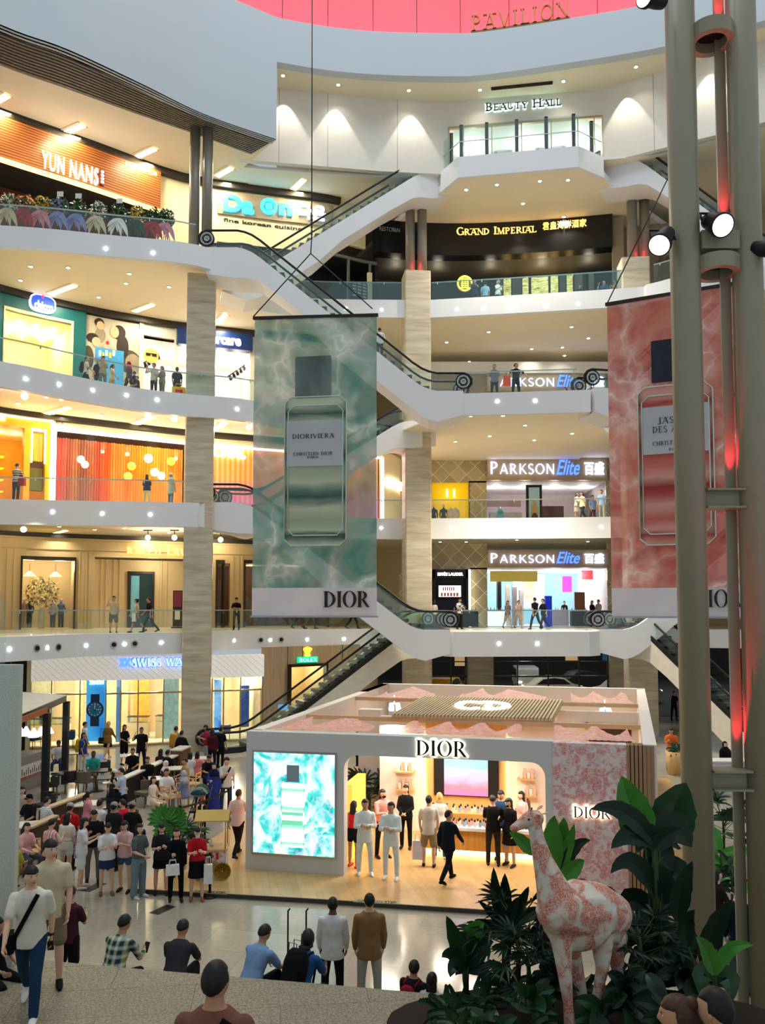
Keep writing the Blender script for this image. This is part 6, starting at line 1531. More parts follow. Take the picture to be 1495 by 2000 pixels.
m=MB();m.hexa([(p.x,p.y,zt+.221)for p in(a,c,c+n*1.3,a+n*1.3)],[(p.x,p.y,zt+.24)for p in(a,c,c+n*1.3,a+n*1.3)]);m.build('roof_top',mat('roof_pale',s2l(200,196,186),.4),kio)
f0,f1=at_z(25,1556,0),at_z(86,1532,0);d=(f1-f0).normalized();nb=Vector((-d.y,d.x,0))
m=MB();m.hexa([f0,f1,f1+nb*.8,f0+nb*.8],[p+Vector((0,0,1.25))for p in(f0,f1,f1+nb*.8,f0+nb*.8)]);m.build('counter_body',mat('counter_grey',s2l(150,146,138),.5),kio)
wk=Wall([Vector(f0[:2]),Vector(f1[:2])]);m=MB();wk.slab(m,.05,wk.s[-1]-.02,.55,.95,.01,.03);m.build('picture_panel',mat('panel_white',s2l(224,220,214),.5),kio)
m=MB()
for i in range(12):s=.2+i*(wk.s[-1]-.4)/12;wk.slab(m,s,s+.035,.6,.72+.06*(i%3),.03,.04,i%3)
m.build('printed_figures',[INK,mat('tiny_red',s2l(150,60,60),.5),mat('tiny_grey',s2l(90,90,96),.5)],kio)
m=MB();wk.slab(m,.3,wk.s[-1]*.8,.48,.53,.01,.03);m.build('red_stripe',mat('stripe_red',s2l(200,90,80),.5),kio)
for i,(x,y)in enumerate(((37,1424),(51,1428),(66,1431),(80,1428),(95,1424))):
 p=at_y(x,y,27.0+i*.8);p.z=min(p.z,2.6);r=tag(empty('pendant_lamp',p),'white cone pendant lamp in the coffee kiosk, %s from the granite wall'%('first','second','third','fourth','fifth')[i],'lamp','cone lamps of the coffee kiosk')
 m=MB();m.lathe([(.03,.16),(.19,-.14),(.185,-.15),(.02,.14)],n=14);m.build('lamp_shade',glow('cone_glow',(255,250,240),2),r);m=MB();m.tube([(0,0,.15),(0,0,zt-p.z)],.01,5);m.build('cord',BLACK,r)
 # furniture
def armchair(pos,rz,cols,lab,grp='upholstered cafe chairs',wood=False):
 r=tag(empty('cafe_chair',pos,rz),lab,'chair',grp);F=cols[0];Lg=cols[1]
 if wood:
  m=MB();m.box((0,0,.45),(.44,.44,.04));m.build('seat',F,r)
  m=MB();m.tube([(-.2,-.2,.8),(.2,-.2,.8)],.022,6);m.tube([(-.2,-.2,.65),(.2,-.2,.65)],.018,6);m.build('backrest',Lg,r)
  for sx in(-.2,.2):
   for sy,h in((-.2,.82),(.2,.66)):m=MB();m.tube([(sx,sy,0),(sx,sy,h)],.02,6);m.build('leg',Lg,r)
  m=MB()
  for sx in(-.2,.2):m.tube([(sx,-.2,.66),(sx,.2,.66)],.02,6)
  m.build('armrest',Lg,r)
 else:
  m=MB();m.box((0,.02,.44),(.5,.5,.1));m.build('seat',F,r)
  m=MB();k=10
  P=[(.27*math.cos(PI+PI*j/k),-.02+.27*math.sin(PI+PI*j/k))for j in range(k+1)];Q=[(.22*math.cos(PI+PI*j/k),-.02+.22*math.sin(PI+PI*j/k))for j in range(k+1)]
  for j in range(k):m.hexa([(*P[j],.42),(*P[j+1],.42),(*Q[j+1],.42),(*Q[j],.42)],[(*P[j],.8),(*P[j+1],.8),(*Q[j+1],.8),(*Q[j],.8)])
  m.build('backrest',F,r)
  for sx in(-.2,.2):
   for sy in(-.2,.22):m=MB();m.tube([(sx*1.1,sy*1.1,0),(sx,sy,.42)],.018,6);m.build('leg',Lg,r)
 return r
def table(pos,rz,lab,top,w=.7,h=.74):
 r=tag(empty('cafe_table',pos,rz),lab,'table','cafe tables');m=MB();m.box((0,0,h-.015),(w,w,.03));m.build('tabletop',top,r);m=MB();m.lathe([(.03,.02),(.03,h-.03)],n=10);m.build('pedestal',GFR,r);m=MB();m.lathe([(.24,0),(.24,.015),(.04,.03)],n=18);m.build('base',BLACK,r);return r
TAUPE=mat('taupe_fabric',s2l(112,100,86),.8);CHG=mat('charcoal_fabric',s2l(52,50,50),.8);LGB=mat('leg_brown',s2l(120,90,60),.5);WTOP=mat('table_white',s2l(220,214,204),.3);BTOP=mat('table_dark',s2l(46,40,38),.35)
CH=[(284,1574,2.6,TAUPE,LGB,0,'taupe upholstered chair in front of the dark divider, left of the woman in white'),(336,1570,.6,TAUPE,LGB,0,'taupe chair behind the wooden armchair'),(332,1584,-.5,OAK,OAK,1,'pale wood armchair frame nearest the palm pot'),(356,1575,.3,OAK,OAK,1,'pale wood armchair beside the stroller, front one'),(376,1556,1.4,OAK,OAK,1,'pale wood chair behind the stroller canopy'),(98,1558,2.0,CHG,LGB,0,'charcoal chair beside the black kiosk post'),(140,1548,.4,CHG,LGB,0,'charcoal high chair in the dark middle of the cafe'),(165,1550,-.3,TAUPE,LGB,0,'taupe chair facing the small white table'),(200,1528,1.2,CHG,LGB,0,'charcoal chair behind the man in teal'),(90,1600,2.4,CHG,LGB,0,'charcoal chair under the man in the striped shirt'),(250,1640,.9,CHG,LGB,0,'dark chair behind the queue'),(46,1690,-.4,TAUPE,LGB,0,'taupe chair under the woman in yellow at the left'),(58,1700,.5,OAK,OAK,1,'pale wood chair frame behind the beige shirt man'),(66,1462,1.0,mat('chair_blue',s2l(30,70,110),.7),LGB,0,'blue chair inside the watch shop, left one'),(134,1460,1.8,mat('chair_blue',(1,1,1)),LGB,0,'blue chair inside the watch shop, right one'),(440,1447,.2,mat('chair_violet',s2l(110,110,160),.6),LGB,0,'violet chair behind glass right of the left column')]
for x,y,rz,f,l,w,lab in CH:armchair(at_z(x,y,0),rz,(f,l),lab,None,w)
TB=[(340,1540,'white square table of the woman in grey headscarf',WTOP),(310,1562,'white square table of the woman in white',WTOP),(386,1518,'white table of the group in front of the escalator',WTOP),(210,1560,'small dark square table with a white menu',BTOP),(190,1545,'dark table beside the man in teal',BTOP),(104,1552,'tall dark table with a white sheet near the kiosk',BTOP),(58,1664,'white square table behind the beige shirt man',WTOP),(164,1618,'round white table of the woman in pink',WTOP),(252,1512,'white table behind the dark divider',WTOP),(150,1506,'dark counter table behind the kiosk post',BTOP)]
for x,y,lab,t in TB:o=table(at_z(x,y,0),.3,lab,t);o['group']='cafe tables'
for x,y,lab in((100,1516,'white menu sheet on the tall dark table'),(213,1528,'white menu sheet on the small dark table')):
 p=at_z(x,y,.75);m=MB();m.box((0,0,.008),(.4,.28,.012),rz=.4);tag(m.build('menu_card',mat('paper',s2l(226,222,206),.7),None,(p.x,p.y,.742)),lab,'menu')
 # floor markers
for x0,x1,y,lab in((300,335,1777,'short black floor marker strip in front of the queue'),(166,200,1733,'short black floor marker strip at the feet of the queue')):
 a,b=at_z(x0,y+8,.0),at_z(x1,y-8,.0);d=(b-a).normalized();n=Vector((-d.y,d.x,0))*.13;q=[a-n,b-n,b+n,a+n];m=MB();m.hexa([(p.x,p.y,.002)for p in q],[(p.x,p.y,.006)for p in q]);tag(m.build('floor_marker',BLACK),lab,'floor marker')
for i,(x0,y0,w,d_)in enumerate(((478,1840,1.2,1.6),(640,1800,2.4,.9),(860,1810,2.0,.7),(820,1880,2.2,.8),(800,1930,2.0,.5),(560,1790,1.0,1.2))):
 pass
 # ================================================================ PEOPLE
R_=math.radians
POSES={'stand':(1,0,(3,4,4),(-3,3,4),(3,9,14,6),(6,9,12,6)),'walk':(3,0,(24,10,1),(-20,22,1),(-20,8,14,4),(22,8,20,4)),'phone':(2,22,(2,3,4),(-2,5,4),(22,6,92,22),(20,8,88,26)),'phone1':(2,18,(4,6,4),(-3,3,4),(4,9,14,6),(24,6,95,22)),'cross':(-1,0,(3,3,6),(-2,3,5),(26,10,84,62),(22,10,78,66)),'clasp':(0,0,(1,2,3),(-1,2,3),(14,10,42,42),(14,10,42,42)),'ear':(0,6,(4,4,5),(-3,3,5),(4,9,18,8),(50,34,128,30)),'rail':(12,8,(3,4,5),(-4,3,5),(38,16,52,20),(38,16,52,20)),'wide':(4,0,(4,4,6),(-3,3,6),(24,46,14,-10),(24,46,14,-10)),'bag':(1,0,(4,5,4),(-3,3,4),(2,10,10,2),(24,8,80,20)),'sit':(4,4,(84,84,8),(82,82,8),(16,9,58,18),(18,9,54,18)),'sitfwd':(24,24,(88,92,9),(84,86,9),(6,8,58,26),(8,8,54,26)),'sitlow':(30,30,(104,112,8),(100,108,10),(2,10,40,26),(4,10,38,26)),}
def joints(pose,sex):
 ln,hp,lL,lR,aL,aR=POSES[pose];sit=pose.startswith('sit')
 J={};P=Vector((0,0,.52 if sit else .93));l=R_(ln);S=Vector((0,-math.sin(l),math.cos(l)));F=Vector((0,-math.cos(l),-math.sin(l)))
 J['P'],J['S'],J['F']=P,S,F;sw=.158 if sex=='f' else .182
 for s,lg,ar,k in((1,lL,aL,'L'),(-1,lR,aR,'R')):
  h=P+Vector((s*.092,0,-.03));p,kn,o=map(R_,lg)
  kx=h+Vector((s*math.sin(o),-math.sin(p)*math.cos(o),-math.cos(p)*math.cos(o)))*.43
  an=kx+Vector((s*math.sin(o)*.2,-math.sin(p-kn),-math.cos(p-kn)))*.41
  J['h'+k],J['k'+k],J['a'+k]=h,kx,an
  sh=P+S*.448+Vector((s*sw,0,0));a,o,b,i=map(R_,ar);a+=l
  el=sh+Vector((s*math.sin(o),-math.sin(a)*math.cos(o),-math.cos(a)*math.cos(o)))*.285
  wr=el+Vector((s*(math.sin(o)*.35-math.sin(i)),-math.sin(a+b)*math.cos(i),-math.cos(a+b)*math.cos(i))).normalized()*.25
  J['s'+k],J['e'+k],J['w'+k]=sh,el,wr
 lo=min(J['aL'].z,J['aR'].z);
 if not sit:
  dz=.075-lo
  for k in J:
   if k not in 'SF':J[k]=J[k]+Vector((0,0,dz))
 J['N']=J['P']+S*.60;J['H']=J['N']+Vector((0,-.015-.04*math.sin(R_(hp)),.068));J['hp']=hp
 return J
TOR=[(-.13,.10,.085),(-.06,.165,.118),(.06,.152,.108),(.19,.135,.098),(.32,.152,.112),(.41,.168,.108),(.465,.155,.094),(.51,.095,.072),(.545,.06,.06),(.62,.055,.058)]
def torso(m,J,sex,t0,t1,g,k0=1.0):
 ks=(.90,.88,1.06)if sex=='f' else(1.0,1.0,1.0);rings=[]
 ts=[t0]+[r[0]for r in TOR if t0<r[0]<t1]+[t1]
 for t in ts:
  for a,b in zip(TOR,TOR[1:]):
   if a[0]<=t<=b[0]:
    w=(t-a[0])/(b[0]-a[0]);rx,ry=a[1]+(b[1]-a[1])*w,a[2]+(b[2]-a[2])*w;break
  else:rx,ry=TOR[0][1:]if t<TOR[0][0]else TOR[-1][1:]
  if t<-.06:rx,ry=.165*(1 if t0>-.14 else 1.02),.118
  k=ks[0]if t>.3 else ks[1]if t>.12 else ks[2]
  rings.append((J['P']+J['S']*t,rx*k+g,ry*(k if t<.3 else .96)+g))
 loft(m,rings,J['F'])
def loft(m,rings,F,n=16):
 vs=[];X=Vector((1,0,0))
 for c,rx,ry in rings:
  for j in range(n):
   a=2*PI*j/n;vs.append(c+X*rx*math.cos(a)-F*ry*math.sin(a))
 k=len(rings);fs=[(i*n+j,i*n+(j+1)%n,(i+1)*n+(j+1)%n,(i+1)*n+j)for i in range(k-1)for j in range(n)]
 m.add(vs,fs+[tuple(range(n-1,-1,-1)),tuple(range((k-1)*n,k*n))],0,True)
def limb(m,pts,rs):
 m.tube(pts,rs,10,0);m.ell(pts[0],(rs[0],)*3,10,6);m.ell(pts[-1],(rs[-1],)*3,10,6)
def mk_body(pose,sex):
 J=joints(pose,sex);m=MB();torso(m,J,sex,-.13,.66,0);q=.92 if sex=='f' else 1
 for k in 'LR':
  limb(m,[J['s'+k],J['s'+k].lerp(J['e'+k],.5),J['e'+k]],[.044*q,.046*q,.039*q]);limb(m,[J['e'+k],J['e'+k].lerp(J['w'+k],.3),J['w'+k]],[.039*q,.040*q,.027*q])
  limb(m,[J['h'+k],J['h'+k].lerp(J['k'+k],.4),J['k'+k]],[.09,.076,.054]);limb(m,[J['k'+k],J['k'+k].lerp(J['a'+k],.32),J['a'+k]],[.053,.056,.036])
  f=foot_dir(J,k);m.tube([J['a'+k]+Vector((0,.03,-.04)),J['a'+k]+f*.1+Vector((0,0,-.05))],[.036,.03],8)
 return m
def foot_dir(J,k):
 sh=(J['a'+k]-J['k'+k]);return Vector((J['a'+k].x*.6,-1,.0 if sh.y<.2 else-.45)).normalized()
def mk_top(pose,sex,sl,hem):
 J=joints(pose,sex);m=MB();torso(m,J,sex,hem,.528,.026 if sl!='tank' else .012)
 if hem<-.2:pass
 for k in 'LR':
  s,e,w=J['s'+k],J['e'+k],J['w'+k]
  if sl=='s':limb(m,[s+Vector((0,0,-.012)),s.lerp(e,.35),s.lerp(e,.74)],[.062,.063,.062])
  elif sl=='l':limb(m,[s+Vector((0,0,-.012)),s.lerp(e,.5),e],[.060,.056,.05]);limb(m,[e,e.lerp(w,.5),e.lerp(w,.93)],[.054,.05,.04])
 return m
def mk_bottom(pose,sex,kind):
 J=joints(pose,sex);m=MB();torso(m,J,sex,-.13,.1,.016)
 if kind in('skirt','long','mini'):
  z1={'skirt':.86,'long':1.75,'mini':.62}[kind];rings=[]
  for i in range(5):
   t=i/4;c=(J['hL'].lerp(J['kL'],min(1,t*z1))+J['hR'].lerp(J['kR'],min(1,t*z1)))/2
   if t*z1>1:kk=t*z1-1;c=(J['kL'].lerp(J['aL'],kk)+J['kR'].lerp(J['aR'],kk))/2
   rings.append((c,.172+.045*t+(.03 if kind=='long' else 0)*t,.13+.05*t))
  loft(m,rings,Vector((0,-1,0)))
  if kind!='long' or pose.startswith('sit'):return m
  return m
 for k in 'LR':
  h,kn,a=J['h'+k],J['k'+k],J['a'+k]
  if kind=='shorts':limb(m,[h,h.lerp(kn,.5),h.lerp(kn,.85)],[.108,.1,.096])
  elif kind=='hot':limb(m,[h,h.lerp(kn,.3),h.lerp(kn,.45)],[.106,.1,.096])
  else:
   w=.022 if kind=='wide' else 0
   limb(m,[h,h.lerp(kn,.4),kn],[.102,.088+w,.068+w]);limb(m,[kn,kn.lerp(a,.4),kn.lerp(a,.97)],[.068+w,.066+w,.056+1.4*w])
 return m
def mk_shoes(pose,sex):
 J=joints(pose,sex);m=MB()
 for k in 'LR':
  a=J['a'+k];f=foot_dir(J,k);b=a+Vector((0,.045,-.04));q=[b,a+Vector((0,0,-.035))+f*.05,a+f*.13+Vector((0,0,-.048)),a+f*.19+Vector((0,0,-.054))]
  limb(m,q,[.042,.047,.043,.028])
 return m
HV=None
def head_parts(m,J,yaw,fem):
 """head with face, ears: materials 0 skin 1 white 2 dark 3 lip"""
 Q=Matrix.Rotation(R_(yaw),3,'Z')@Matrix.Rotation(R_(J['hp']),3,'X');H_=J['H']
 vs,fs=[],[];nu,nv=28,20
 for i in range(nv+1):
  a=PI*i/nv
  for j in range(nu):
   b=2*PI*j/nu;x,y,z=math.sin(a)*math.cos(b),math.sin(a)*math.sin(b),math.cos(a)
   p=Vector((.078*x,.096*y,.118*z))
   if z<0:p.x*=1-.30*z*z-(.05 if fem else 0)*-z;p.y*=1-.16*z*z
   if y<0:
    gx=math.exp(-(p.x/.014)**2)
    p.y-=gx*.021*math.exp(-((p.z+.022)/.02)**2)+gx*.008*math.exp(-((p.z-.004)/.022)**2)
    p.y+=.010*math.exp(-((abs(p.x)-.031)/.015)**2-((p.z-.012)/.013)**2)
    p.y-=.006*math.exp(-((p.z+.100)/.016)**2-(p.x/.025)**2)+.004*math.exp(-((p.z-.034)/.012)**2)
   vs.append(H_+Q@p)
 for i in range(nv):
  for j in range(nu):fs.append((i*nu+j,(i+1)*nu+j,(i+1)*nu+(j+1)%nu,i*nu+(j+1)%nu))
 m.add(vs,fs,0,True)
 E_=lambda c,r,mi:m.ell(H_+Q@Vector(c),r,8,6,mi,Q)
 for s in(-1,1):
  E_((s*.031,-.077,.012),(.0145,.008,.0065),1);E_((s*.031,-.083,.012),(.0062,.004,.0062),2);E_((s*.032,-.087,.031),(.018,.005,.0035),2);E_((s*.075,.01,-.004),(.009,.02,.03),0)
 E_((0,-.083,-.056),(.022,.007,.0075),3)
def hand(m,J,k):
 f=(J['w'+k]-J['e'+k]).normalized();s=1 if k=='L' else-1
 n=Vector((-s,-.3,0));n=(n-f*n.dot(f));n=n.normalized()if n.length>.1 else f.orthogonal().normalized();t=f.cross(n)*s
 w=J['w'+k];M_=Matrix((t,n,f)).transposed();m.ell(w+f*.045,(.040,.017,.055),8,6,0,M_)
 for i,(o,ln)in enumerate(((.029,.068),(.010,.076),(-.010,.07),(-.029,.055))):
  p=w+f*.085+t*o;q=p+(f*.93+n*.35)*ln*.5;r=q+(f*.6+n*.8)*ln*.5;m.tube([p,q,r],[.0095,.0085,.0065],6,0)
 p=w+f*.03+t*.034;q=p+(f*.6+t*.75+n*.2)*.036;m.tube([p,q,q+(f*.85+n*.35)*.032],[.011,.010,.0075],6,0)
def mk_hair(st,pose,sex,yaw):
 J=joints(pose,sex);H_=J['H'];Q=Matrix.Rotation(R_(yaw),3,'Z')@Matrix.Rotation(R_(J['hp']),3,'X');m=MB();nu,nv=40,28;vs,fs=[],[]
 hij=st=='hijab';r=(.094,.11,.13)if hij else(.090,.108,.120)if st!='fade' else(.085,.104,.118)
 rnd=random.Random(5)
 for i in range(nv+1):
  a=PI*i/nv
  for j in range(nu):
   b=2*PI*j/nu;x,y,z=math.sin(a)*math.cos(b),math.sin(a)*math.sin(b),math.cos(a)
   k=1+(.018*math.sin(j*2.1+i)+rnd.gauss(0,.005)if not hij and st!='fade' else 0);p=Vector((r[0]*x*k,.010+r[1]*y*k,.010+r[2]*z*k))
   hl=.052 if st!='fringe' else .036
   cut=0;cl=lambda q:min(1,max(0,q))
   if hij:cut=y<-.42 and-.75<z<.52 and abs(x)<.78
   else:
    lim={'short':-.066,'fade':-.058,'bun':-.06,'tail':-.06,'fringe':-.06}.get(st,-1)
    cut=max(cl(min((-.05-y)/.14,(hl+.02*abs(x)-p.z)/.016)),cl((lim-p.z)/.02))
    if st in('short','fade','cap','fringe'):cut=max(cut,cl(min((.3+.6*max(0,-p.z/.06)-y)/.2,(.006-p.z)/.02)))
   if cut:k=1-.27*float(cut);p=Vector((p.x*k,p.y*k,p.z*k if not hij else p.z))
   vs.append(H_+Q@p)
 for i in range(nv):
  for j in range(nu):fs.append((i*nu+j,(i+1)*nu+j,(i+1)*nu+(j+1)%nu,i*nu+(j+1)%nu))
 m.add(vs,fs,0,True)
 S,B=J['S'],-J['F']
 def drop(L_,rx,ry,y0=.055):loft(m,[(H_+B*y0+Vector((0,0,.05)),rx,ry),(H_+B*(y0+.005)-Vector((0,0,.10)),rx*1.06,ry),(H_+B*(y0+.03)-S*(L_*.7),rx*1.05,ry*.8),(H_+B*(y0+.035)-S*L_,rx*.55,ry*.4)],J['F'],12)
 if st=='long':drop(.38,.088,.05)
 if st=='bob':drop(.17,.09,.062,.03)
 if st=='tail':m.tube([H_+Q@Vector((0,.1,.03)),H_+Q@Vector((0,.15,-.03)),H_+Q@Vector((0,.14,-.2))],[.03,.035,.012],8)
 if st=='bun':m.ell(H_+Q@Vector((0,.09,.08)),(.042,.042,.042),10,8)
 if hij:loft(m,[(H_-Vector((0,0,.07)),.075,.085),(J['N']+Vector((0,0,-.02)),.10,.10),(J['P']+S*.47,.19,.125),(J['P']+S*.36,.2,.14)],J['F'],16)
 return m
def mk_cap(pose,sex,yaw):
 J=joints(pose,sex);H_=J['H'];Q=Matrix.Rotation(R_(yaw),3,'Z')@Matrix.Rotation(R_(J['hp']),3,'X');m=MB()
 m.lathe([(.092,.03),(.094,.07),(.075,.115),(.03,.135),(.001,.137)],H_+Q@Vector((0,.008,0)),18,0,Q)
 m.hexa([H_+Q@Vector(p)for p in((-.07,-.07,.035),(.07,-.07,.035),(.05,-.165,.028),(-.05,-.165,.028))],[H_+Q@Vector(p)for p in((-.07,-.07,.045),(.07,-.07,.045),(.05,-.165,.036),(-.05,-.165,.036))]);return m
def hexc(h):return tuple(int(h[i:i+2],16)for i in(0,2,4))
CLO={}
def cloth(h):
 if len(h)>6:return CLO[h]
 return mat('cloth_'+h,s2l(*hexc(h)),.85,vary=.09,scale=9,spec=.15)
def stripes(name,a,b,sc,axis='Z',thr=.5):
 def f(nt):
  w=N(nt,'TexWave',Scale=sc);w.bands_direction=axis;nt.links.new(objco(nt),w.inputs['Vector']);return ramp(nt,w.outputs['Fac'],[(thr-.05,s2l(*hexc(a))),(thr+.05,s2l(*hexc(b)))])
 CLO[name]=nodes_mat('cloth_'+name,f,.85)
stripes('stripe_pink','f0b4a8','f6dcd0',9);stripes('stripe_dark','3a3a40','b8b4a8',3.2);stripes('stripe_white','e8e6de','9aa4ac',7,thr=.75);stripes('stripe_pinkish','d47a7c','eed0cc',5,'X')
def plaid(nt):
 def w(ax,sc):
  n=N(nt,'TexWave',Scale=sc);n.bands_direction=ax;nt.links.new(objco(nt),n.inputs['Vector']);return n.outputs['Fac']
 c=ramp(nt,w('Z',3.0),[(.3,s2l(28,60,66)),(.55,s2l(110,150,160)),(.9,s2l(220,222,206))]);return mixc(nt,.5,c,ramp(nt,w('X',3.0),[(.3,s2l(24,54,54)),(.6,s2l(96,140,150)),(.92,s2l(226,214,150))]))
CLO['plaid_shirt']=nodes_mat('cloth_plaid',plaid,.85)
def checks(nt):
 c=N(nt,'TexChecker',Scale=9);c.inputs['Color1'].default_value=(.8,.8,.78,1);c.inputs['Color2'].default_value=(.05,.05,.07,1);nt.links.new(objco(nt),c.inputs['Vector']);return c.outputs['Color']
CLO['check_shirt']=nodes_mat('cloth_check',checks,.85)
SKINS={1:mat('skin_light',s2l(226,182,152),.55,vary=.04,spec=.35),2:mat('skin_mid',s2l(196,146,112),.55,vary=.04,spec=.35),3:mat('skin_dark',s2l(120,80,58),.55,vary=.04,spec=.35)}
EYEW=mat('eye_white',s2l(236,232,226),.3,vary=0);EYED=mat('eye_dark',(.015,.011,.009),.4,vary=0);LIP=mat('lip',s2l(176,92,84),.5,vary=0)
HAIRC={'b':mat('hair_black',(.012,.010,.010),.5,vary=.2,scale=40),'n':mat('hair_brown',s2l(74,48,34),.5,vary=.2,scale=40),'y':mat('hair_blond',s2l(196,156,96),.5,vary=.2,scale=40),'g':mat('hair_grey',s2l(150,148,146),.6)}
_jobs,_done={},{}
def want(key,fn,vox):
 if key not in _jobs:_jobs[key]=(fn(),vox)
 return key
def run_jobs():
 tmp=[]
 for k,(m,vox)in _jobs.items():
  me=bpy.data.meshes.new('t');me.from_pydata(m.v,[],m.f);o=bpy.data.objects.new('t',me);COL.objects.link(o)
  md=o.modifiers.new('r','REMESH');md.mode='VOXEL';md.voxel_size=vox;md.use_smooth_shade=True
  sm=o.modifiers.new('s','SMOOTH');sm.factor=.5;sm.iterations=4 if vox>.015 else 8
  tmp.append((k,o,me))
 dg=bpy.context.evaluated_depsgraph_get()
 for k,o,me in tmp:_done[k]=bpy.data.meshes.new_from_object(o.evaluated_get(dg))
 for k,o,me in tmp:bpy.data.objects.remove(o);bpy.data.meshes.remove(me)
def mesh_np(me):
 v=np.empty(len(me.vertices)*3,'f');me.vertices.foreach_get('co',v);return v.reshape(-1,3),[tuple(p.vertices)for p in me.polygons]
_final={}
def final_body(key,pose,sex,yaw):
 fk=(key,yaw)
 if fk not in _final:
  v,f=mesh_np(_done[key]);m=MB();m.v=[tuple(x)for x in v.tolist()];m.f=list(f);m.m=[0]*len(f);m.sm=[True]*len(f)
  J=joints(pose,sex);head_parts(m,J,yaw,sex=='f');hand(m,J,'L');hand(m,J,'R');_final[fk]=m
 return _final[fk]
PEOPLE=[]
def person(px,dd,z,ang,pose,h,sex,top,sl,bot,kind,hair,label,yaw=0,skin=2,shoe='2a2826',hem=-.1,cap=None,mask=None,apron=None):
 PEOPLE.append(dict(px=px,dd=dd,z=z,ang=ang,pose=pose,h=h,sex=sex,top=top,sl=sl,bot=bot,kind=kind,hair=hair,label=label,yaw=yaw,skin=skin,shoe=shoe,hem=hem,cap=cap,mask=mask))
_mc={}
def obj_from(name,key,mats,par,maker=None):
 ck=(key,tuple(m.name for m in mats))
 if ck not in _mc:
  me=_done[key].copy()if maker is None else None
  if me is None:o=maker().build(name,mats,par);_mc[ck]=o.data;return o
  me.materials.clear()
  for m in mats:me.materials.append(m)
  me.name=name;_mc[ck]=me
 o=bpy.data.objects.new(name,_mc[ck]);COL.objects.link(o);o.parent=par;return o
def build_people():
 for p in PEOPLE:
  pos=at_z(p['px'],p['dd'],p['z'])if p['dd']>100 else at_y(p['px'],1190-(p['z']+1-CAMZ)*1600/p['dd'],p['dd']);p['pos']=Vector((pos.x,pos.y,p['z']))
  v=.012 if pos.y<15 else .019 if pos.y<24 else .027;p['vox']=v;ps,sx=p['pose'],p['sex']
  p['kb']=want(('b',ps,sx,v),lambda:mk_body(ps,sx),v);p['kt']=want(('t',ps,sx,p['sl'],p['hem'],v),lambda:mk_top(ps,sx,p['sl'],p['hem']),v)
  p['kp']=want(('p',ps,sx,p['kind'],v),lambda:mk_bottom(ps,sx,p['kind']),v);p['ks']=want(('s',ps,sx,v),lambda:mk_shoes(ps,sx),v)
 run_jobs()
 for p in PEOPLE:
  ps,sx=p['pose'],p['sex'];s=p['h']/1.735
  r=tag(empty('person',p['pos'],R_(p['ang'])),p['label'],'person');r.scale=(s,s,s);p['root']=r
  obj_from('body',('B',p['kb'],p['yaw']),[SKINS[p['skin']],EYEW,EYED,LIP],r,lambda:final_body(p['kb'],ps,sx,p['yaw']))
  obj_from('top',p['kt'],[cloth(p['top'])],r);obj_from('skirt' if p['kind']in('skirt','mini','long')else 'trousers',p['kp'],[cloth(p['bot'])],r);obj_from('shoes',p['ks'],[cloth(p['shoe'])],r)
  st,hc=p['hair']
  hm=HAIRC[hc]if hc in HAIRC else cloth(hc)
  obj_from('headscarf' if st=='hijab' else 'hair',('H',st,ps,sx,p['yaw']),[hm],r,lambda:mk_hair(st,ps,sx,p['yaw']))
  if p['cap']:obj_from('cap',('C',ps,sx,p['yaw']),[cloth(p['cap'])],r,lambda:mk_cap(ps,sx,p['yaw']))
  if p['mask']:
   J=joints(ps,sx);Q=Matrix.Rotation(R_(p['yaw']),3,'Z')@Matrix.Rotation(R_(J['hp']),3,'X');m=MB();m.ell(J['H']+Q@Vector((0,-.058,-.052)),(.055,.046,.044),14,8,0,Q);m.build('face_mask',cloth(p['mask']),r)
def at_person(lbl,v):
 """a point in a person's own frame -> world"""
 p=next(q for q in PEOPLE if q['label']==lbl);s=p['h']/1.735
 return p['pos']+Matrix.Rotation(R_(p['ang']),3,'Z')@(Vector(v)*s),R_(p['ang']),s,joints(p['pose'],p['sex'])
P_=person
# foreground
WM='man in white T-shirt and blue jeans walking, black strap across his chest'
P_(56,1978,ZL,12,'walk',1.82,'m','e6e0d0','s','1e3c5a','pants',('fringe','b'),WM,32,1,'e6e4dc',-.13)
P_(97,11.0,ZL,20,'stand',1.88,'m','cfc4a4','s','8a7a5c','shorts',('fringe','b'),'tall man in beige T-shirt and black hair behind the walking man',28,1,'1c1a1a',-.13)
P_(-10,11.2,1.2,60,'sit',1.6,'f','16161a','s','16161a','pants',('long','b'),'dark dressed person sitting at the left edge below the granite wall')
MM='man in maroon T-shirt and black shorts seen from behind'
P_(134,14.3,0,170,'phone',1.76,'m','44202a','s','121214','shorts',('short','b'),MM,0,2)
PM='man in green checked shirt sitting on the steps with a phone'
P_(219,12.0,.75,160,'sitfwd',1.78,'m','plaid_shirt','l','16161c','pants',('short','b'),PM,0,2)
P_(340,11.9,.75,172,'sitlow',1.74,'m','34343a','s','1c1c22','pants',('short','b'),'man in dark grey T-shirt bent forward on the steps',0,2)
NM='man in brown T-shirt sitting close with a black strap on his back'
P_(416,5.2,2.95,176,'sit',1.80,'m','7a5042','s','2a2a30','pants',('fade','b'),NM,-4,2)
BS='man in light blue T-shirt sitting on the steps'
P_(488,11.75,.75,150,'sitlow',1.74,'m','7e9cc4','s','16161c','pants',('short','b'),BS,0,2)
BK='bearded man in blue shirt with a black backpack sitting on the steps'
P_(582,11.5,.75,155,'sitfwd',1.76,'m','28508a','s','2a2a30','pants',('bob','b'),BK,30,3)
P_(650,13.8,0,178,'stand',1.76,'m','dcdcd8','l','141418','pants',('short','b'),'man in white long-sleeved shirt and black trousers seen from behind',0,3,hem=-.16)
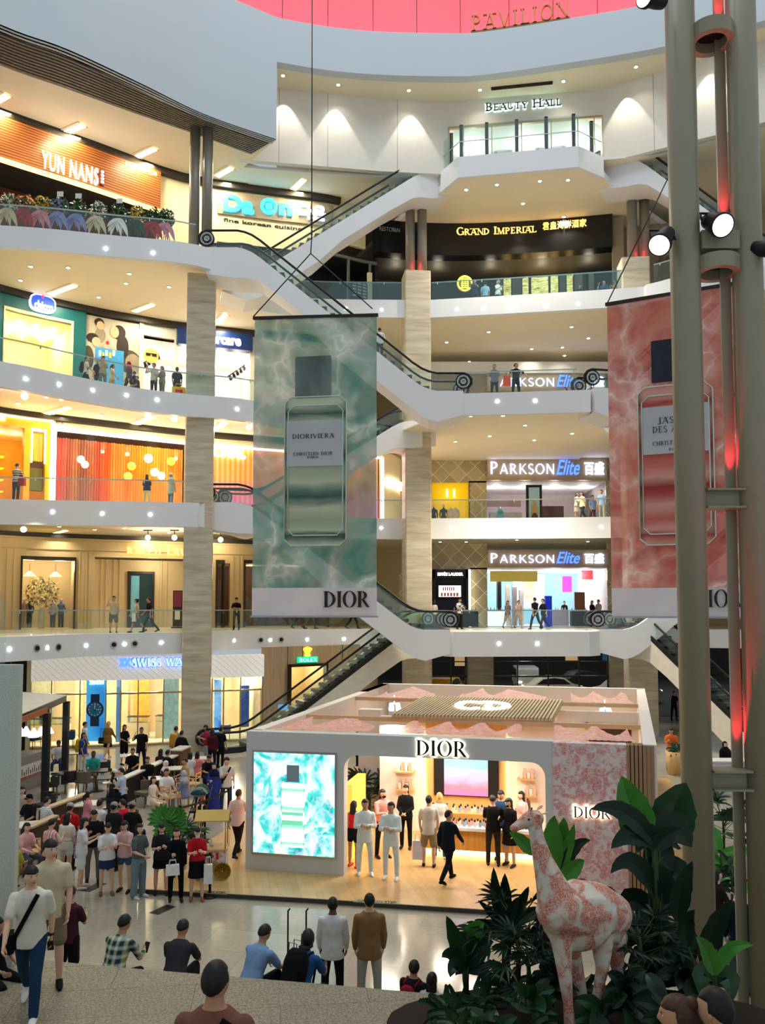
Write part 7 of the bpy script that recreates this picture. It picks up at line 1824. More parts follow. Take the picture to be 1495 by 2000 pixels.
P_(722,13.7,0,182,'stand',1.86,'m','8a6844','l','a8a89c','pants',('fade','b'),'man in brown long-sleeved shirt and pale grey trousers seen from behind',0,1,hem=-.16)
BY='boy in dark top with a red backpack at the step edge'
P_(806,11.2,.72,150,'sit',1.46,'m','1a1a22','s','1a1a22','shorts',('short','b'),BY,20,2)
P_(843,11.05,.7,165,'sit',1.36,'f','d8d4cc','s','8a8a90','skirt',('long','b'),'girl with long black hair sitting beside the boy',0,2)
P_(1343,4.75,3.1,-110,'sit',1.62,'f','141416','s','141416','pants',('bun','n'),'woman with brown hair tied up at the bottom right edge',0,2)
P_(1417,4.65,3.1,-140,'sit',1.72,'m','1c4690','s','141416','pants',('fade','b'),'man in blue collared shirt at the bottom right edge',0,2)
P_(1446,14.3,0,170,'stand',1.78,'m','141c30','l','4a5664','pants',('short','b'),'person in navy top and grey jeans between the two pole tubes')
P_(1400,15.6,0,100,'bag',1.66,'f','2a1c1e','s','1c1c20','pants',('long','b'),'woman in dark top holding white paper between the pole tubes',skin=1)
# queue
P_(98,19.4,0,160,'phone1',1.62,'f','stripe_pinkish','s','3a3c44','pants',('short','b'),'person in pink striped top at the left end of the queue',skin=1)
P_(128,1722,0,165,'stand',1.62,'f','e4e0cc','s','dedacc','hot',('long','b'),'woman in cream crop top and white shorts in the queue',skin=1,hem=.1)
QP='woman in white T-shirt and white shorts with a lilac bag in the queue'
P_(158,1735,0,110,'phone',1.62,'f','dcdcda','s','e0deda','shorts',('long','b'),QP,skin=1,shoe='c8c0b0')
P_(181,1722,0,20,'phone1',1.70,'m','18181c','s','6e7072','pants',('short','b'),'man in black T-shirt and grey trousers in the queue',skin=2)
P_(208,1747,0,25,'phone',1.62,'f','e6e4e4','s','1e3450','mini',('long','b'),'woman in white top and short blue skirt looking at her phone',skin=1,shoe='7a5c48')
P_(243,1741,0,-8,'phone',1.62,'f','e0b4b4','s','46607c','hot',('long','b'),'woman in pink top and denim shorts looking at her phone',skin=1)
P_(222,20.9,0,170,'stand',1.66,'f','24242c','s','1a1a1e','pants',('short','b'),'person in grey cap standing behind the women in the queue',cap='9a9ca0')
P_(270,1753,0,60,'clasp',1.64,'f','56605c','s','74868e','wide',('bob','b'),'woman in grey top and wide pale jeans in the queue',skin=1,shoe='d8d6ce',hem=.0)
P_(314,1746,0,15,'phone',1.60,'f','24262a','s','0e0e10','mini',('long','b'),'woman in black top and short black skirt holding a phone',skin=1)
QB='woman in black suit carrying a white handbag in the queue'
P_(343,1759,0,18,'bag',1.60,'f','101014','l','0c0c0e','pants',('long','b'),QB,skin=1,hem=-.14)
QR='woman in red T-shirt and black skirt with a white face mask'
P_(384,1758,0,14,'phone',1.62,'f','b01828','s','0e0e10','skirt',('bob','b'),QR,10,1,'8a5c40',.0,mask='f0f0f0')
P_(136,20.9,0,178,'stand',1.64,'m','c01c24','s','18181e','pants',('short','b'),'waiter in red shirt with a grey cap behind the queue',cap='b0a8a0')
# cafe, seated
def C_(px,y,ang,top,sl,bot,hair,lab,sex='m',pose='sit',kind='pants',skin=2,**k):
 zz={'sit':1.28,'sitfwd':1.2,'sitlow':1.15}[pose];P_(px,(6.5-zz)*1600/(y-1190),0,ang,pose,1.66 if sex=='f' else 1.72,sex,top,sl,bot,kind,hair,lab,0,skin,**k)
C_(44,1528,20,'c8b49c','l','5a5048',('long','b'),'woman in beige top sitting nearest the granite wall','f',skin=1)
C_(60,1546,-20,'1a1a1c','s','2a2e38',('short','b'),'man in black T-shirt and black cap at the cafe bench',cap='101012')
C_(88,1552,140,'stripe_white','s','3a3e48',('short','b'),'man in white striped T-shirt sitting with his back turned',skin=1)
C_(50,1596,60,'e0aaa8','s','4a4a52',('tail','b'),'woman in pale pink shirt sitting behind the beige T-shirt man','f',skin=1)
C_(24,1626,170,'b8ac30','s','6a5c40',('long','n'),'woman with brown hair in yellow top at the left edge of the cafe','f')
C_(170,1538,120,'d8929a','s','3c3c46',('tail','b'),'woman in pink T-shirt sitting in the middle of the cafe','f',skin=1)
C_(193,1557,150,'e8e6e4','s','3a3c44',('short','b'),'man in white T-shirt beside the woman in pink',skin=1)
C_(215,1560,80,'141418','l','141418',('long','b'),'woman in black with long black hair behind the queue','f',skin=1)
C_(243,1556,-100,'d02034','s','30323c',('short','b'),'person in red T-shirt sitting in front of the dark divider',skin=1)
C_(257,1562,170,'16161c','s','16161c',('short','b'),'man in black with a grey and red cap seen from behind',cap='90888c')
C_(183,1463,10,'2e9c8c','s','7a7260',('fade','b'),'man in teal T-shirt sitting in the cafe',skin=3,kind='shorts')
C_(221,1497,110,'101012','tank','1c1c22',('long','b'),'woman in black tank top with a white cap','f',cap='e4e0dc',skin=1)
C_(240,1496,-90,'b8c8e4','s','2a3040',('short','b'),'man in pale blue T-shirt facing the woman in a white cap',skin=1)
C_(260,1458,0,'141416','s','2a2a30',('short','b'),'man in black T-shirt resting his face on his hand behind the divider',skin=2)
C_(288,1474,20,'18181c','l','2a2a30',('short','b'),'man in black with a blue face mask behind the divider',mask='4c86c0')
C_(313,1458,170,'3a1c20','s','2a2a30',('bob','b'),'woman in dark red sitting beside the timber stand','f')
C_(326,1462,150,'14141a','s','2a2a30',('short','b'),'man in black sitting beside the woman in dark red')
C_(322,1480,60,'4a2a2e','l','2a2a30',('hijab','ecd8d4'),'woman in pale pink headscarf behind the divider','f',skin=1)
C_(297,1509,70,'e8e8e6','tank','e6e4e2',('long','b'),'woman in white tank top and white skirt with long hair','f',kind='skirt',skin=1)
C_(324,1497,40,'eeeeec','s','d8d6d2',('short','b'),'man in white T-shirt and white trousers sitting at a white table',skin=2)
C_(362,1499,-100,'7c86a8','l','7480a0',('hijab','b4b6bc'),'woman in grey headscarf and grey blue dress','f',kind='long',skin=1)
C_(364,1477,-60,'b0945c','s','4a4238',('short','b'),'man in tan shirt sitting behind the grey headscarf woman')
C_(371,1464,170,'e2e0de','s','3a3a42',('bob','b'),'woman in white at the table in front of the escalator, left one','f')
C_(385,1463,175,'e8827a','s','3a3a42',('bob','b'),'woman in coral top at the table in front of the escalator','f')
C_(404,1471,30,'14141a','s','1c1c22',('short','b'),'man in black leaning over the table in front of the escalator',pose='sitfwd')
C_(115,1443,10,'e2dcd8','s','2a4058',('short','b'),'person in white sitting inside the black kiosk frame',skin=3)
# walkers on the ground floor
P_(165,35.5,0,120,'stand',1.68,'m','dcdcd8','s','3c4048','pants',('short','b'),'man in white T-shirt in front of the blue lightbox')
YB='person in blue top with a yellow backpack near the blue lightbox'
P_(162,32.6,0,80,'stand',1.66,'f','1e3c8c','s','dcd8d0','pants',('long','b'),YB)
MH='woman in mustard jacket and black skirt seen from behind near the lightbox'
P_(210,1482,0,165,'walk',1.66,'f','8a6a2c','l','141416','skirt',('long','y'),MH,skin=2,shoe='d8d4cc',hem=-.2)
P_(243,34.8,0,60,'clasp',1.66,'f','101014','s','101014','shorts',('bob','b'),'woman in black standing in front of the watch shop')
P_(276,33.4,0,20,'ear',1.76,'m','121216','s','1c1c22','pants',('fade','b'),'man in black T-shirt holding a phone to his ear')
GB='person with a golden backpack seen from behind at the left column'
P_(343,34.2,0,170,'walk',1.72,'m','8c8c7c','s','4a4c40','pants',('short','b'),GB)
P_(354,33.4,0,160,'walk',1.66,'m','16161c','l','b8b4a8','pants',('short','b'),'person in black jacket beside the golden backpack')
P_(404,34.6,0,-60,'phone',1.68,'f','9a2838','s','9aa0a8','wide',('bob','b'),'woman in crimson top at the foot of the escalator')
P_(415,33.6,0,170,'stand',1.66,'f','4a1420','l','16161c','pants',('long','b'),'woman in dark red jacket at the foot of the escalator')
P_(431,34.0,0,160,'stand',1.68,'m','16181c','s','101014','pants',('short','b'),'person in black at the escalator handrail')
P_(418,26.4,0,10,'bag',1.62,'f','2c3c8c','l','2c3a86','long',('hijab','1a1e48'),'woman in blue dress and navy headscarf pushing the stroller',skin=1,hem=-.3)
MS='bearded man in white T-shirt and jeans beside the woman in blue'
P_(442,26.6,0,25,'phone1',1.78,'m','d6d2d2','s','24405c','pants',('short','b'),MS,30,1,'e0deda',-.14)
P_(464,1672,ZK,165,'walk',1.76,'m','stripe_pink','s','1a1616','pants',('fade','n'),'man in pink striped T-shirt walking left of the bright screen',0,2,hem=-.13)
P_(396,25.4,.32,-10,'sit',.92,'f','b0605c','tank','4a2a2c','hot',('short','b'),'small child sitting in the stroller',skin=1)
P_(1312,33.2,0,-20,'phone1',1.76,'m','e06a28','s','5a5c58','wide',('fade','b'),'man in orange and white T-shirt right of the pavilion',skin=2)
P_(1417,30.4,0,0,'clasp',1.66,'f','121216','l','121216','long',('hijab','1a1416'),'woman in black with black headscarf between the pole tubes',skin=1)
P_(1317,48.5,0,10,'ear',1.7,'m','16161a','s','101014','pants',('short','b'),'distant person in black outside behind the pavilion')
# pavilion
P_(713,1708,ZK,6,'cross',1.80,'m','e6ece8','l','e2e8e4','pants',('short','b'),'man in white suit at the pavilion entrance, left one',-8,2,'f0f0ee',-.2)
P_(764,1716,ZK,-12,'cross',1.80,'m','e6ece8','l','e2e8e4','pants',('short','b'),'man in white suit with folded arms at the pavilion entrance, right one',-20,2,'f0f0ee',-.2)
P_(691,20.8,ZK,150,'stand',1.62,'f','d8242c','tank','16161a','hot',('long','b'),'woman in red top and black shorts behind the pavilion jamb',0,2,'e04830',.08)
P_(747,21.6,ZK,30,'bag',1.74,'m','f0a8a0','l','141418','pants',('bob','b'),'person in pink shirt with a black face mask inside the pavilion',10,1,mask='141416')
P_(793,22.4,ZK,-14,'clasp',1.68,'f','121217','l','0f0f12','pants',('tail','b'),'woman in black uniform with clasped hands inside the pavilion',-14,1)
WS_='man in white T-shirt and beige shorts at the pavilion counter'
P_(838,1692,ZK,174,'stand',1.74,'m','d8d2c6','s','8a7c60','shorts',('short','b'),WS_,0,1,'241c18',-.16)
P_(859,21.5,ZK,178,'phone',1.66,'f','e4e0da','s','38506c','pants',('long','y'),'blonde woman at the pavilion counter',0,1,'d0d0d0')
P_(876,1722,ZK,140,'walk',1.70,'m','10161f','l','101218','pants',('short','b'),'man in dark navy suit walking in front of the counter',-30,2,'0c0c0c',-.16)
P_(964,1690,ZK,172,'phone',1.72,'m','121216','s','2a2624','pants',('short','b'),'man in black T-shirt seen from behind at the right of the counter',0,1)
P_(980,21.4,ZK,-20,'phone1',1.76,'m','26446c','s','14161c','pants',('short','b'),'man in blue shirt facing the man in black T-shirt',-10,1)
P_(996,20.9,ZK,-40,'phone1',1.68,'f','141418','l','141416','skirt',('long','b'),'woman in black dress with a black mask at the right of the counter',-20,1,mask='141416')
P_(1020,21.8,ZK,-70,'stand',1.64,'f','e8b8ac','s','141416','pants',('long','b'),'woman in pink top behind the giraffe head',0,1)
P_(680,32.0,.55,80,'sit',1.66,'f','141418','s','141418','pants',('bob','b'),'woman in black sitting far behind the left side of the pavilion',skin=1)
# first level
P_(222,38.6,Z1,25,'ear',1.74,'m','cbb690','s','6c6450','shorts',('short','b'),'man in beige T-shirt with a hand at his head on the first level',-20,2)
P_(268,38.9,Z1,-80,'walk',1.64,'f','dccfb0','tank','5c6a4c','shorts',('bun','b'),'woman in shorts walking with a white shopping bag on the first level',skin=2)
P_(292,39.2,Z1,-80,'walk',1.72,'m','18181c','s','202024','pants',('short','b'),'man in black walking behind the woman with the white bag')
P_(462,43.6,Z1,0,'cross',1.72,'m','101014','s','18202c','pants',('short','b'),'guard in black with folded arms right of the left column',cap='141416')
for x,c,l in((585,'1c1c22','left'),(606,'5a5a54','middle'),(690,'101014','right')):
 P_(x,46.4,Z1,80,'walk',1.7,'m',c,'s',c,'pants',('short','b'),'person on the first level of whom only legs show below the green banner, %s one'%l)
P_(898,45.0,Z1,30,'phone',1.72,'m','check_shirt','s','202028','pants',('short','b'),'man in checked shirt beside the cosmetics booth')
P_(848,46.0,Z1,150,'stand',1.62,'f','dcd4c4','s','3a3a40','pants',('long','b'),'woman in cream top behind the far middle column on the first level')
P_(992,46.5,Z1,20,'walk',1.64,'f','6c6464','s','b0a090','shorts',('bob','b'),'woman in grey top at the first level store entrance')
P_(1013,46.5,Z1,10,'walk',1.66,'f','caa89a','s','b89c8c','shorts',('bun','b'),'woman in dusty pink at the first level store entrance')
P_(1046,44.5,Z1,-150,'walk',1.80,'m','121216','s','101014','pants',('short','b'),'tall man in black at the first level store entrance')
P_(1062,44.2,Z1,-70,'walk',1.72,'m','16161c','s','121218','pants',('short','b'),'man in black walking in front of the blue stand',shoe='dadada')
P_(1103,55.2,Z1,0,'stand',1.66,'f','141418','s','141418','pants',('short','b'),'shop assistant in black behind the white framed counter')
P_(1157,52.1,Z1,30,'stand',1.66,'f','201c20','s','141418','pants',('bob','b'),'shop assistant in black at the dark cosmetics counter')
P_(1170,52.0,Z1,-60,'stand',1.72,'m','a89490','s','141418','pants',('short','b'),'man in grey pink shirt at the dark cosmetics counter')
# second level
SM='man in striped top with a red bag in front of the amber shop'
P_(32,37.6,Z2,165,'phone',1.84,'m','stripe_dark','l','1c1e22','pants',('short','b'),SM,0,2)
P_(287,39.3,Z2,180,'stand',1.60,'f','141418','s','cdb890','pants',('long','b'),'woman with black backpack looking at the ribbon window')
P_(334,39.1,Z2,150,'stand',1.62,'f','a4a49c','l','5c6a7c','pants',('hijab','a8a8a0'),'woman in grey headscarf and cardigan beside the left column',hem=-.28)
P_(977,46.8,Z2-.6,20,'stand',1.6,'f','1c4a54','l','16303a','long',('hijab','1c3c48'),'woman in teal headscarf low behind the second level glass')
P_(1127,45.8,Z2,60,'bag',1.66,'f','d8c8b4','s','b8a898','skirt',('long','b'),'woman in pale dress at the right of the second level entrance')
P_(1138,45.5,Z2,-60,'walk',1.68,'f','e0d0a8','s','26282c','pants',('long','b'),'woman in cream top and black trousers at the second level entrance')
P_(1176,45.3,Z2,-30,'stand',1.72,'m','90a8cc','s','b8ac98','pants',('short','b'),'man in light blue shirt beside the pink banner')
P_(1158,47.2,Z2,20,'stand',1.68,'m','7a9cd8','s','4a2a2c','pants',('short','b'),'man in bright blue shirt at the second level entrance')
# third level
B3_='man in white T-shirt with a black backpack by the blue board'
P_(168,37.0,Z3,110,'walk',1.7,'m','d8d2c4','s','1a1a20','pants',('short','b'),B3_)
P_(192,37.4,Z3,0,'stand',1.66,'f','181418','s','2c2c34','pants',('long','b'),'woman in black with big dark hair in front of the blue board')
P_(201,36.9,Z3,40,'phone',1.62,'f','a89c80','s','7a7060','pants',('long','b'),'woman in khaki in front of the blue board')
P_(219,37.6,Z3,100,'walk',1.5,'f','e8cca4','s','c8b090','shorts',('tail','b'),'girl in cream shirt beside the blue board')
P_(253,38.0,Z3,-100,'walk',1.76,'m','484848','l','141418','pants',('hijab','b02030'),'man in grey with a red hood walking past the family poster')
P_(263,38.2,Z3,-90,'stand',1.3,'m','16161a','s','16161a','pants',('short','b'),'boy in black beside the man with the red hood')
P_(270,37.9,Z3,-60,'sit',1.3,'m','3a2024','s','2a2a30','pants',('short','b'),'small seated child near the white shop window',skin=2)
P_(301,38.2,Z3,-20,'ear',1.70,'m','d4cebc','s','16161c','pants',('short','b'),'man in cream T-shirt with a hand at his face by the white window')
P_(317,38.3,Z3,-30,'bag',1.58,'f','8a8274','s','6a7456','pants',('long','b'),'woman with long hair carrying bags by the white window')
P_(346,38.8,Z3,20,'stand',1.68,'m','16161a','s','20202a','pants',('short','b'),'man in black at the left column on the third level',skin=3)
P_(966,38.6,Z3,-8,'stand',1.76,'m','74767a','s','22283a','pants',('short','b'),'man in grey shirt on the third level bridge',-10,2)
P_(1008,38.5,Z3,10,'wide',1.78,'m','16161c','s','101016','pants',('short','b'),'man in black with spread arms on the third level bridge',50,2)
P_(1106,39.2,Z3-.45,-70,'sit',1.66,'f','b8a890','s','2a2a30','pants',('tail','b'),'woman in beige low at the right of the third level bridge',skin=2)
P_(1151,40.2,Z3+.15,-60,'stand',1.66,'m','d8dcdc','s','30323a','pants',('short','b'),'person in white stepping off the right escalator on the third level')
P_(742,39.0,H+11.95,160,'stand',1.70,'m','dedede','s','141418','pants',('short','b'),'man in white T-shirt riding the escalator right of the green banner')
# fourth level
P_(929,44.9,Z4,-20,'rail',1.66,'f','1c3040','s','1a2430','pants',('bob','b'),'person in dark top right of the yellow emblem')
P_(948,45.2,Z4,170,'stand',1.7,'m','8aa4b4','s','20303c','pants',('short','b'),'person in pale blue right of the yellow emblem')
P_(973,45.0,Z4,30,'phone',1.68,'f','d8d4c8','s','1c2a38','pants',('long','y'),'blonde woman in white on the far fourth level')
P_(1133,45.6,Z4,20,'stand',1.7,'m','10283c','s','101c28','pants',('short','b'),'man in dark blue in front of the onyx strips')
P_(1181,45.0,Z4,-40,'ear',1.7,'m','2a5068','s','16202c','shorts',('short','b'),'man in blue with raised hand left of the right columns',skin=1)
P_(1203,44.8,Z4,-60,'phone',1.66,'f','b87c88','s','1a1c24','shorts',('tail','b'),'woman in pink beside the right columns on the fourth level',skin=1)
build_people()
# ---------------------------------------------------------------- things people carry
def strap_bag(lbl,label,y_out,lo,hi,col,pouch=True,w=.05):
 p,a,s,J=at_person(lbl,(0,0,0));r=tag(empty('crossbody_bag',p,a),label,'bag');r.scale=(s,)*3
 m=MB();P,S,F=J['P'],J['S'],J['F'];pts=[]
 for i in range(11):
  t=i/10;x=lo[0]+(hi[0]-lo[0])*t;u=lo[1]+(hi[1]-lo[1])*t
  rx,ry=.165+.028,.112+.03
  q=P+S*u+Vector((x,0,0))+F*y_out*(ry*math.sqrt(max(.05,1-(x/(rx+.02))**2))+.006);pts.append(q)
 for a_,b_ in zip(pts,pts[1:]):
  d=(b_-a_).normalized();n=F*y_out;sd=d.cross(n).normalized()*w/2
  m.hexa([a_-sd,b_-sd,b_+sd,a_+sd],[a_-sd+n*.008,b_-sd+n*.008,b_+sd+n*.008,a_+sd+n*.008])
 m.build('strap',cloth(col),r)
 if pouch:m=MB();q=P+S*(lo[1]-.03)+Vector((lo[0]*1.12,0,0));m.box(q,(.12,.2,.16));m.build('pouch',cloth(col),r)
 return r
strap_bag(WM,'black crossbody bag with a strap worn by the man in white T-shirt',1,(-.17,-.02),(.10,.5),'101014')
strap_bag(NM,'black broad strap bag on the back of the man in brown',-1,(.16,.0),(-.12,.5),'101012',w=.085)
strap_bag(MS,'small black camera bag worn by the bearded man in white',1,(-.12,.1),(.1,.5),'18141a')
def backpack(lbl,label,col,k=1.0):
 p,a,s,J=at_person(lbl,(0,0,0));r=tag(empty('backpack',p,a),label,'bag');r.scale=(s,)*3;B=-J['F'];S=J['S'];c=J['P']+S*.25+B*.2
 M_=Matrix((Vector((1,0,0)),B,S)).transposed();m=MB();n=12;q=[(.15*k*math.copysign(abs(math.cos(t))**.6,math.cos(t)),.085*k*math.copysign(abs(math.sin(t))**.6,math.sin(t)))for t in[2*PI*i/n for i in range(n)]]
 rs=[(-.24,.85),(-.2,1),(.1,1),(.2,.85),(.25,.5)];vs=[c+M_@Vector((x*f,y*f,z*k))for z,f in rs for x,y in q]
 m.add(vs,[(i*n+j,i*n+(j+1)%n,(i+1)*n+(j+1)%n,(i+1)*n+j)for i in range(4)for j in range(n)]+[tuple(range(n-1,-1,-1)),tuple(range(4*n,5*n))],0,True);m.build('body',cloth(col),r)
 m=MB();m.box(c+B*.09*k+S*-.08,(.2*k,.05,.16*k),0,M=M_);m.build('front_pocket',cloth(col),r)
 for sx in(-.1,.1):m=MB();m.tube([c+M_@Vector((sx,-.06,.2)),J['P']+S*.52+Vector((sx*1.1,0,0)),J['P']+S*.38-B*.15+Vector((sx*1.2,0,0)),J['P']+S*.12-B*.06+Vector((sx*1.7,0,0))],.018,6);m.build('strap',cloth(col),r)
backpack(BK,'large black backpack of the bearded man in blue','0c0e12',1.15);backpack(BY,'small red backpack of the boy at the step edge','8a1420',.85);backpack(YB,'yellow backpack near the blue lightbox','c8b020',1.1)
CLO['gold_backpack']=mat('gold_cloth',s2l(206,150,60),.35,.4);backpack(GB,'shiny golden backpack at the left column','gold_backpack',1.15);backpack(B3_,'black backpack of the man by the blue board','121216')
def handbag(lbl,label,off,size,col,name='handbag',hang=.16,word=None):
 p,a,s,J=at_person(lbl,off);r=tag(empty(name,p,a),label,'bag');w,d,h=size;m=MB();m.hexa([(-w/2,-d/2,-h),(w/2,-d/2,-h),(w/2,d/2,-h),(-w/2,d/2,-h)],[(-w*.46,-d*.4,0),(w*.46,-d*.4,0),(w*.46,d*.4,0),(-w*.46,d*.4,0)]);m.build('body',cloth(col),r)
 for sy in(-d*.3,d*.3):m=MB();m.tube([(-w*.25,sy,0),(-w*.2,sy,hang),(w*.2,sy,hang),(w*.25,sy,0)],.008,5);m.build('handle',cloth(col),r)
 if word:
  m=MB();m.box((0,-d/2-.003,-h*.55),(w*.5,.006,w*.5));b=m.build('label_patch',cloth('d02020'),r);place_text('lettering',sans_mb(word,.1,.03),cloth('f4f4f4'),plane_frame((-w*.2,-d/2-.007,-h*.62),(1,0,0)),w*.4,.06,b,.003)
handbag(QB,'white handbag of the woman in the black suit',(-.10,-.3,.95),(.30,.12,.22),'eceae8',hang=.1);handbag(QP,'lilac shoulder bag of the woman in white',(.17,.12,.98),(.3,.12,.22),'a898c0',hang=.4);handbag(QR,'white paper bag held by the woman in red',(.26,-.12,.86),(.2,.12,.42),'e8e6e4','paper_bag')
handbag(WS_,'white paper shopping bag of the man in beige shorts',(.28,-.02,.62),(.26,.12,.46),'e4e0ea','shopping_bag');handbag(SM,'red bag under the arm of the man in striped top',(-.3,.02,1.1),(.34,.16,.4),'8c1a24');handbag('woman in shorts walking with a white shopping bag on the first level','white paper shopping bag on the first level',(.3,-.1,.98),(.5,.16,.4),'eeeae4','shopping_bag');handbag('man in black walking behind the woman with the white bag','white paper bag of the man in black on the first level',(-.3,.05,.98),(.36,.16,.42),'eeeae4','shopping_bag')
handbag('man in black with spread arms on the third level bridge','orange red carrier bag hanging over the third level bridge',(-.52,-.25,1.02),(.36,.16,.46),'e04a2c','carrier_bag');handbag('man in black at the left column on the third level','yellow shopping bag with a red square on the third level',(.05,-.42,.62),(.66,.2,.55),'ecc018','shopping_bag',word='LEGO')
handbag(BS,'clear patterned plastic bag standing on the steps beside the man in light blue',(-.42,-.5,.72),(.32,.2,.5),'6a6460','plastic_bag',.3);handbag('woman in dark top holding white paper between the pole tubes','white printed paper bag between the pole tubes',(-.05,-.36,1.1),(.36,.12,.46),'e8e2e4','paper_bag');handbag(MH,'dark shoulder bag of the woman in mustard',(.27,.05,.95),(.3,.14,.26),'241c18',hang=.4)
for lb,l in((WM,'dark phone in the hand of the walking man'),(PM,'dark phone of the man in checked shirt')):
 p,a,s,J=at_person(lb,(0,0,0));k='L' if lb is WM else 'R';q=J['w'+k]+(J['w'+k]-J['e'+k]).normalized()*.1*1;w=p+Matrix.Rotation(a,3,'Z')@(q*s);m=MB();m.box((0,0,0),(.075,.012,.15),0);o=m.build('phone',BLACK,None,w+Matrix.Rotation(a,3,'Z')@Vector((0,-.03,0)));o.rotation_euler=(.5,0,a);tag(o,l,'phone')
p,a,s,J=at_person(WM,(0,0,0));m=MB();d=(J['wL']-J['eL']).normalized();q=J['wL']-d*.03;M_=d.to_track_quat('Z','Y').to_matrix();m.lathe([(.031,-.012),(.036,-.012),(.036,.012),(.031,.012)],q,16,0,M_);m.box(q+M_@Vector((.036,0,0)),(.012,.035,.035),0,M=M_);o=m.build('wristwatch',BLACK,None,p);o.rotation_euler=(0,0,a);o.scale=(s,)*3;tag(o,'black wristwatch worn by the walking man in white','watch')
# stroller
p=at_y(394,1190,25.4);p.z=0;st=tag(empty('stroller',p,-.15),'black stroller with a teal and grey canopy carrying the small child','stroller')
m=MB();m.hexa([(-.2,-.3,.36),(.2,-.3,.36),(.2,.1,.36),(-.2,.1,.36)],[(-.2,-.3,.42),(.2,-.3,.42),(.2,.1,.42),(-.2,.1,.42)]);m.hexa([(-.2,.1,.4),(.2,.1,.4),(.2,.15,.4),(-.2,.15,.4)],[(-.2,.24,.95),(.2,.24,.95),(.2,.28,.95),(-.2,.28,.95)]);m.build('seat',BLACK,st)
m=MB();k=9;A_=[]
for i in range(k+1):
 t=PI*i/k*.62;A_.append([(.26*math.cos(PI*j/8),.22-.34*math.sin(t)*.9,.86+(.2+.06*math.sin(PI*j/8))*math.cos(t)*math.sin(PI*j/8)+.02)for j in range(9)])
for i in range(k):m.strip(A_[i],A_[i+1],0 if i%5<3 else 1,True)
m.build('canopy',[mat('canopy_teal',s2l(30,70,70),.8),mat('canopy_grey',s2l(120,128,124),.8)],st)
m=MB()
for sx in(-.24,.24):m.tube([(sx,-.38,.1),(sx,.05,.5),(sx,.5,1.02)],.018,6);m.tube([(sx,.3,.1),(sx,.05,.5)],.016,6)
m.tube([(-.24,.5,1.02),(.24,.5,1.02)],.02,6);m.build('frame',BLACK,st)
for sx in(-.24,.24):
 for sy in(-.38,.3):m=MB();m.lathe([(.02,-.025),(.1,-.025),(.1,.025),(.02,.025)],(sx,sy,.1),14,0,Matrix.Rotation(PI/2,3,'Y'));m.build('wheel',RUBBER,st)
 # luggage trolley handles behind the backpack man
p=at_y(583,1190,12.9);m=MB()
for sx in(-.13,.15):m.tube([(sx,0,.5),(sx,0,1.62),(sx+.03,-.03,1.66)],.014,6)
m.box((0,0,.45),(.36,.25,.6));m.tube([(-.13,0,.8),(.15,0,.8)],.014,6);tag(m.build('luggage_trolley',BLACK,None,(p.x,p.y,.25)),'black luggage trolley with two bent handles behind the bearded man','trolley')
# ================================================================ GIRAFFE AND PLANTS
def Y(px,py,d):return at_y(px,py,d)
m=MB();D1,D2=9.6,10.1
limb(m,[Y(1196,1785,D2),Y(1165,1775,9.95),Y(1125,1775,9.75),Y(1090,1778,9.62)],[.25,.31,.33,.26])
m.ell(Y(1128,1800,9.8),(.42,.27,.33),16,10);m.ell(Y(1192,1800,D2),(.2,.2,.27),12,8)
limb(m,[Y(1094,1775,D1),Y(1078,1728,D1),Y(1061,1680,D1),Y(1050,1640,D1),Y(1044,1604,D1)],[.27,.185,.12,.09,.08])
limb(m,[Y(1048,1598,D1),Y(1030,1601,D1),Y(1012,1613,D1),Y(1003,1618,D1)],[.095,.088,.058,.048])
for s in(-1,1):
 o=Vector((0,s*.05,0));m.tube([Y(1038,1590,D1)+o,Y(1034,1572,D1)+o,Y(1033,1563,D1)+o],[.022,.018,.026],8);m.ell(Y(1033,1563,D1)+o,(.026,.026,.03),8,6)
 m.tube([Y(1050,1588,D1)+o*1.6,Y(1061,1582,D1)+o*3,Y(1068,1580,D1)+o*3.4],[.02,.042,.008],8,flat=.4)
def leg(top,knee,ank,foot,d0,d1,r=(.15,.085,.06,.07)):
 a=Y(*top,d0);b=Y(*knee,d1);c=Y(*ank,d1);e=Y(*foot,d1);e.z=max(e.z,ZL+.05);limb(m,[a,a.lerp(b,.5),b,c,e],[r[0],r[0]*.72,r[1],r[2],r[3]])
leg((1094,1815),(1104,1905),(1110,1960),(1113,2003),9.66,9.6);leg((1108,1815),(1128,1900),(1140,1950),(1146,1985),9.95,10.0)
leg((1176,1812),(1177,1893),(1168,1938),(1156,1992),9.95,9.85,(.17,.08,.06,.07));leg((1196,1812),(1207,1893),(1202,1935),(1204,1975),10.25,10.3,(.16,.08,.06,.07))
m.tube([Y(1212,1775,10.2),Y(1222,1810,10.25),Y(1220,1850,10.25)],[.03,.02,.035],8)
_jobs.clear();want('giraffe',lambda:m,.022);run_jobs()
gir=bpy.data.objects.new('giraffe_statue',_done['giraffe']);COL.objects.link(gir);gir.data.materials.clear();gir.data.materials.append(nodes_mat('toile_statue',lambda nt:mixc(nt,mixc(nt,1,ramp(nt,noise(nt,objco(nt),4.5,3,.6),[(.40,(0,0,0)),(.52,(1,1,1))]),ramp(nt,noise(nt,objco(nt),26,5,2.5),[(.36,(.15,.15,.15)),(.56,(1,1,1))]),'MULTIPLY'),s2l(226,220,206),s2l(206,110,88)),.6))
tag(gir,'standing giraffe statue covered in white and pink print among the plants','statue')
m=MB()
for s in(-1,1):m.ell(Y(1031,1597,9.6)+Vector((0,s*.083,0)),(.014,.012,.014),8,6)
e=m.build('eye',INK,gir)
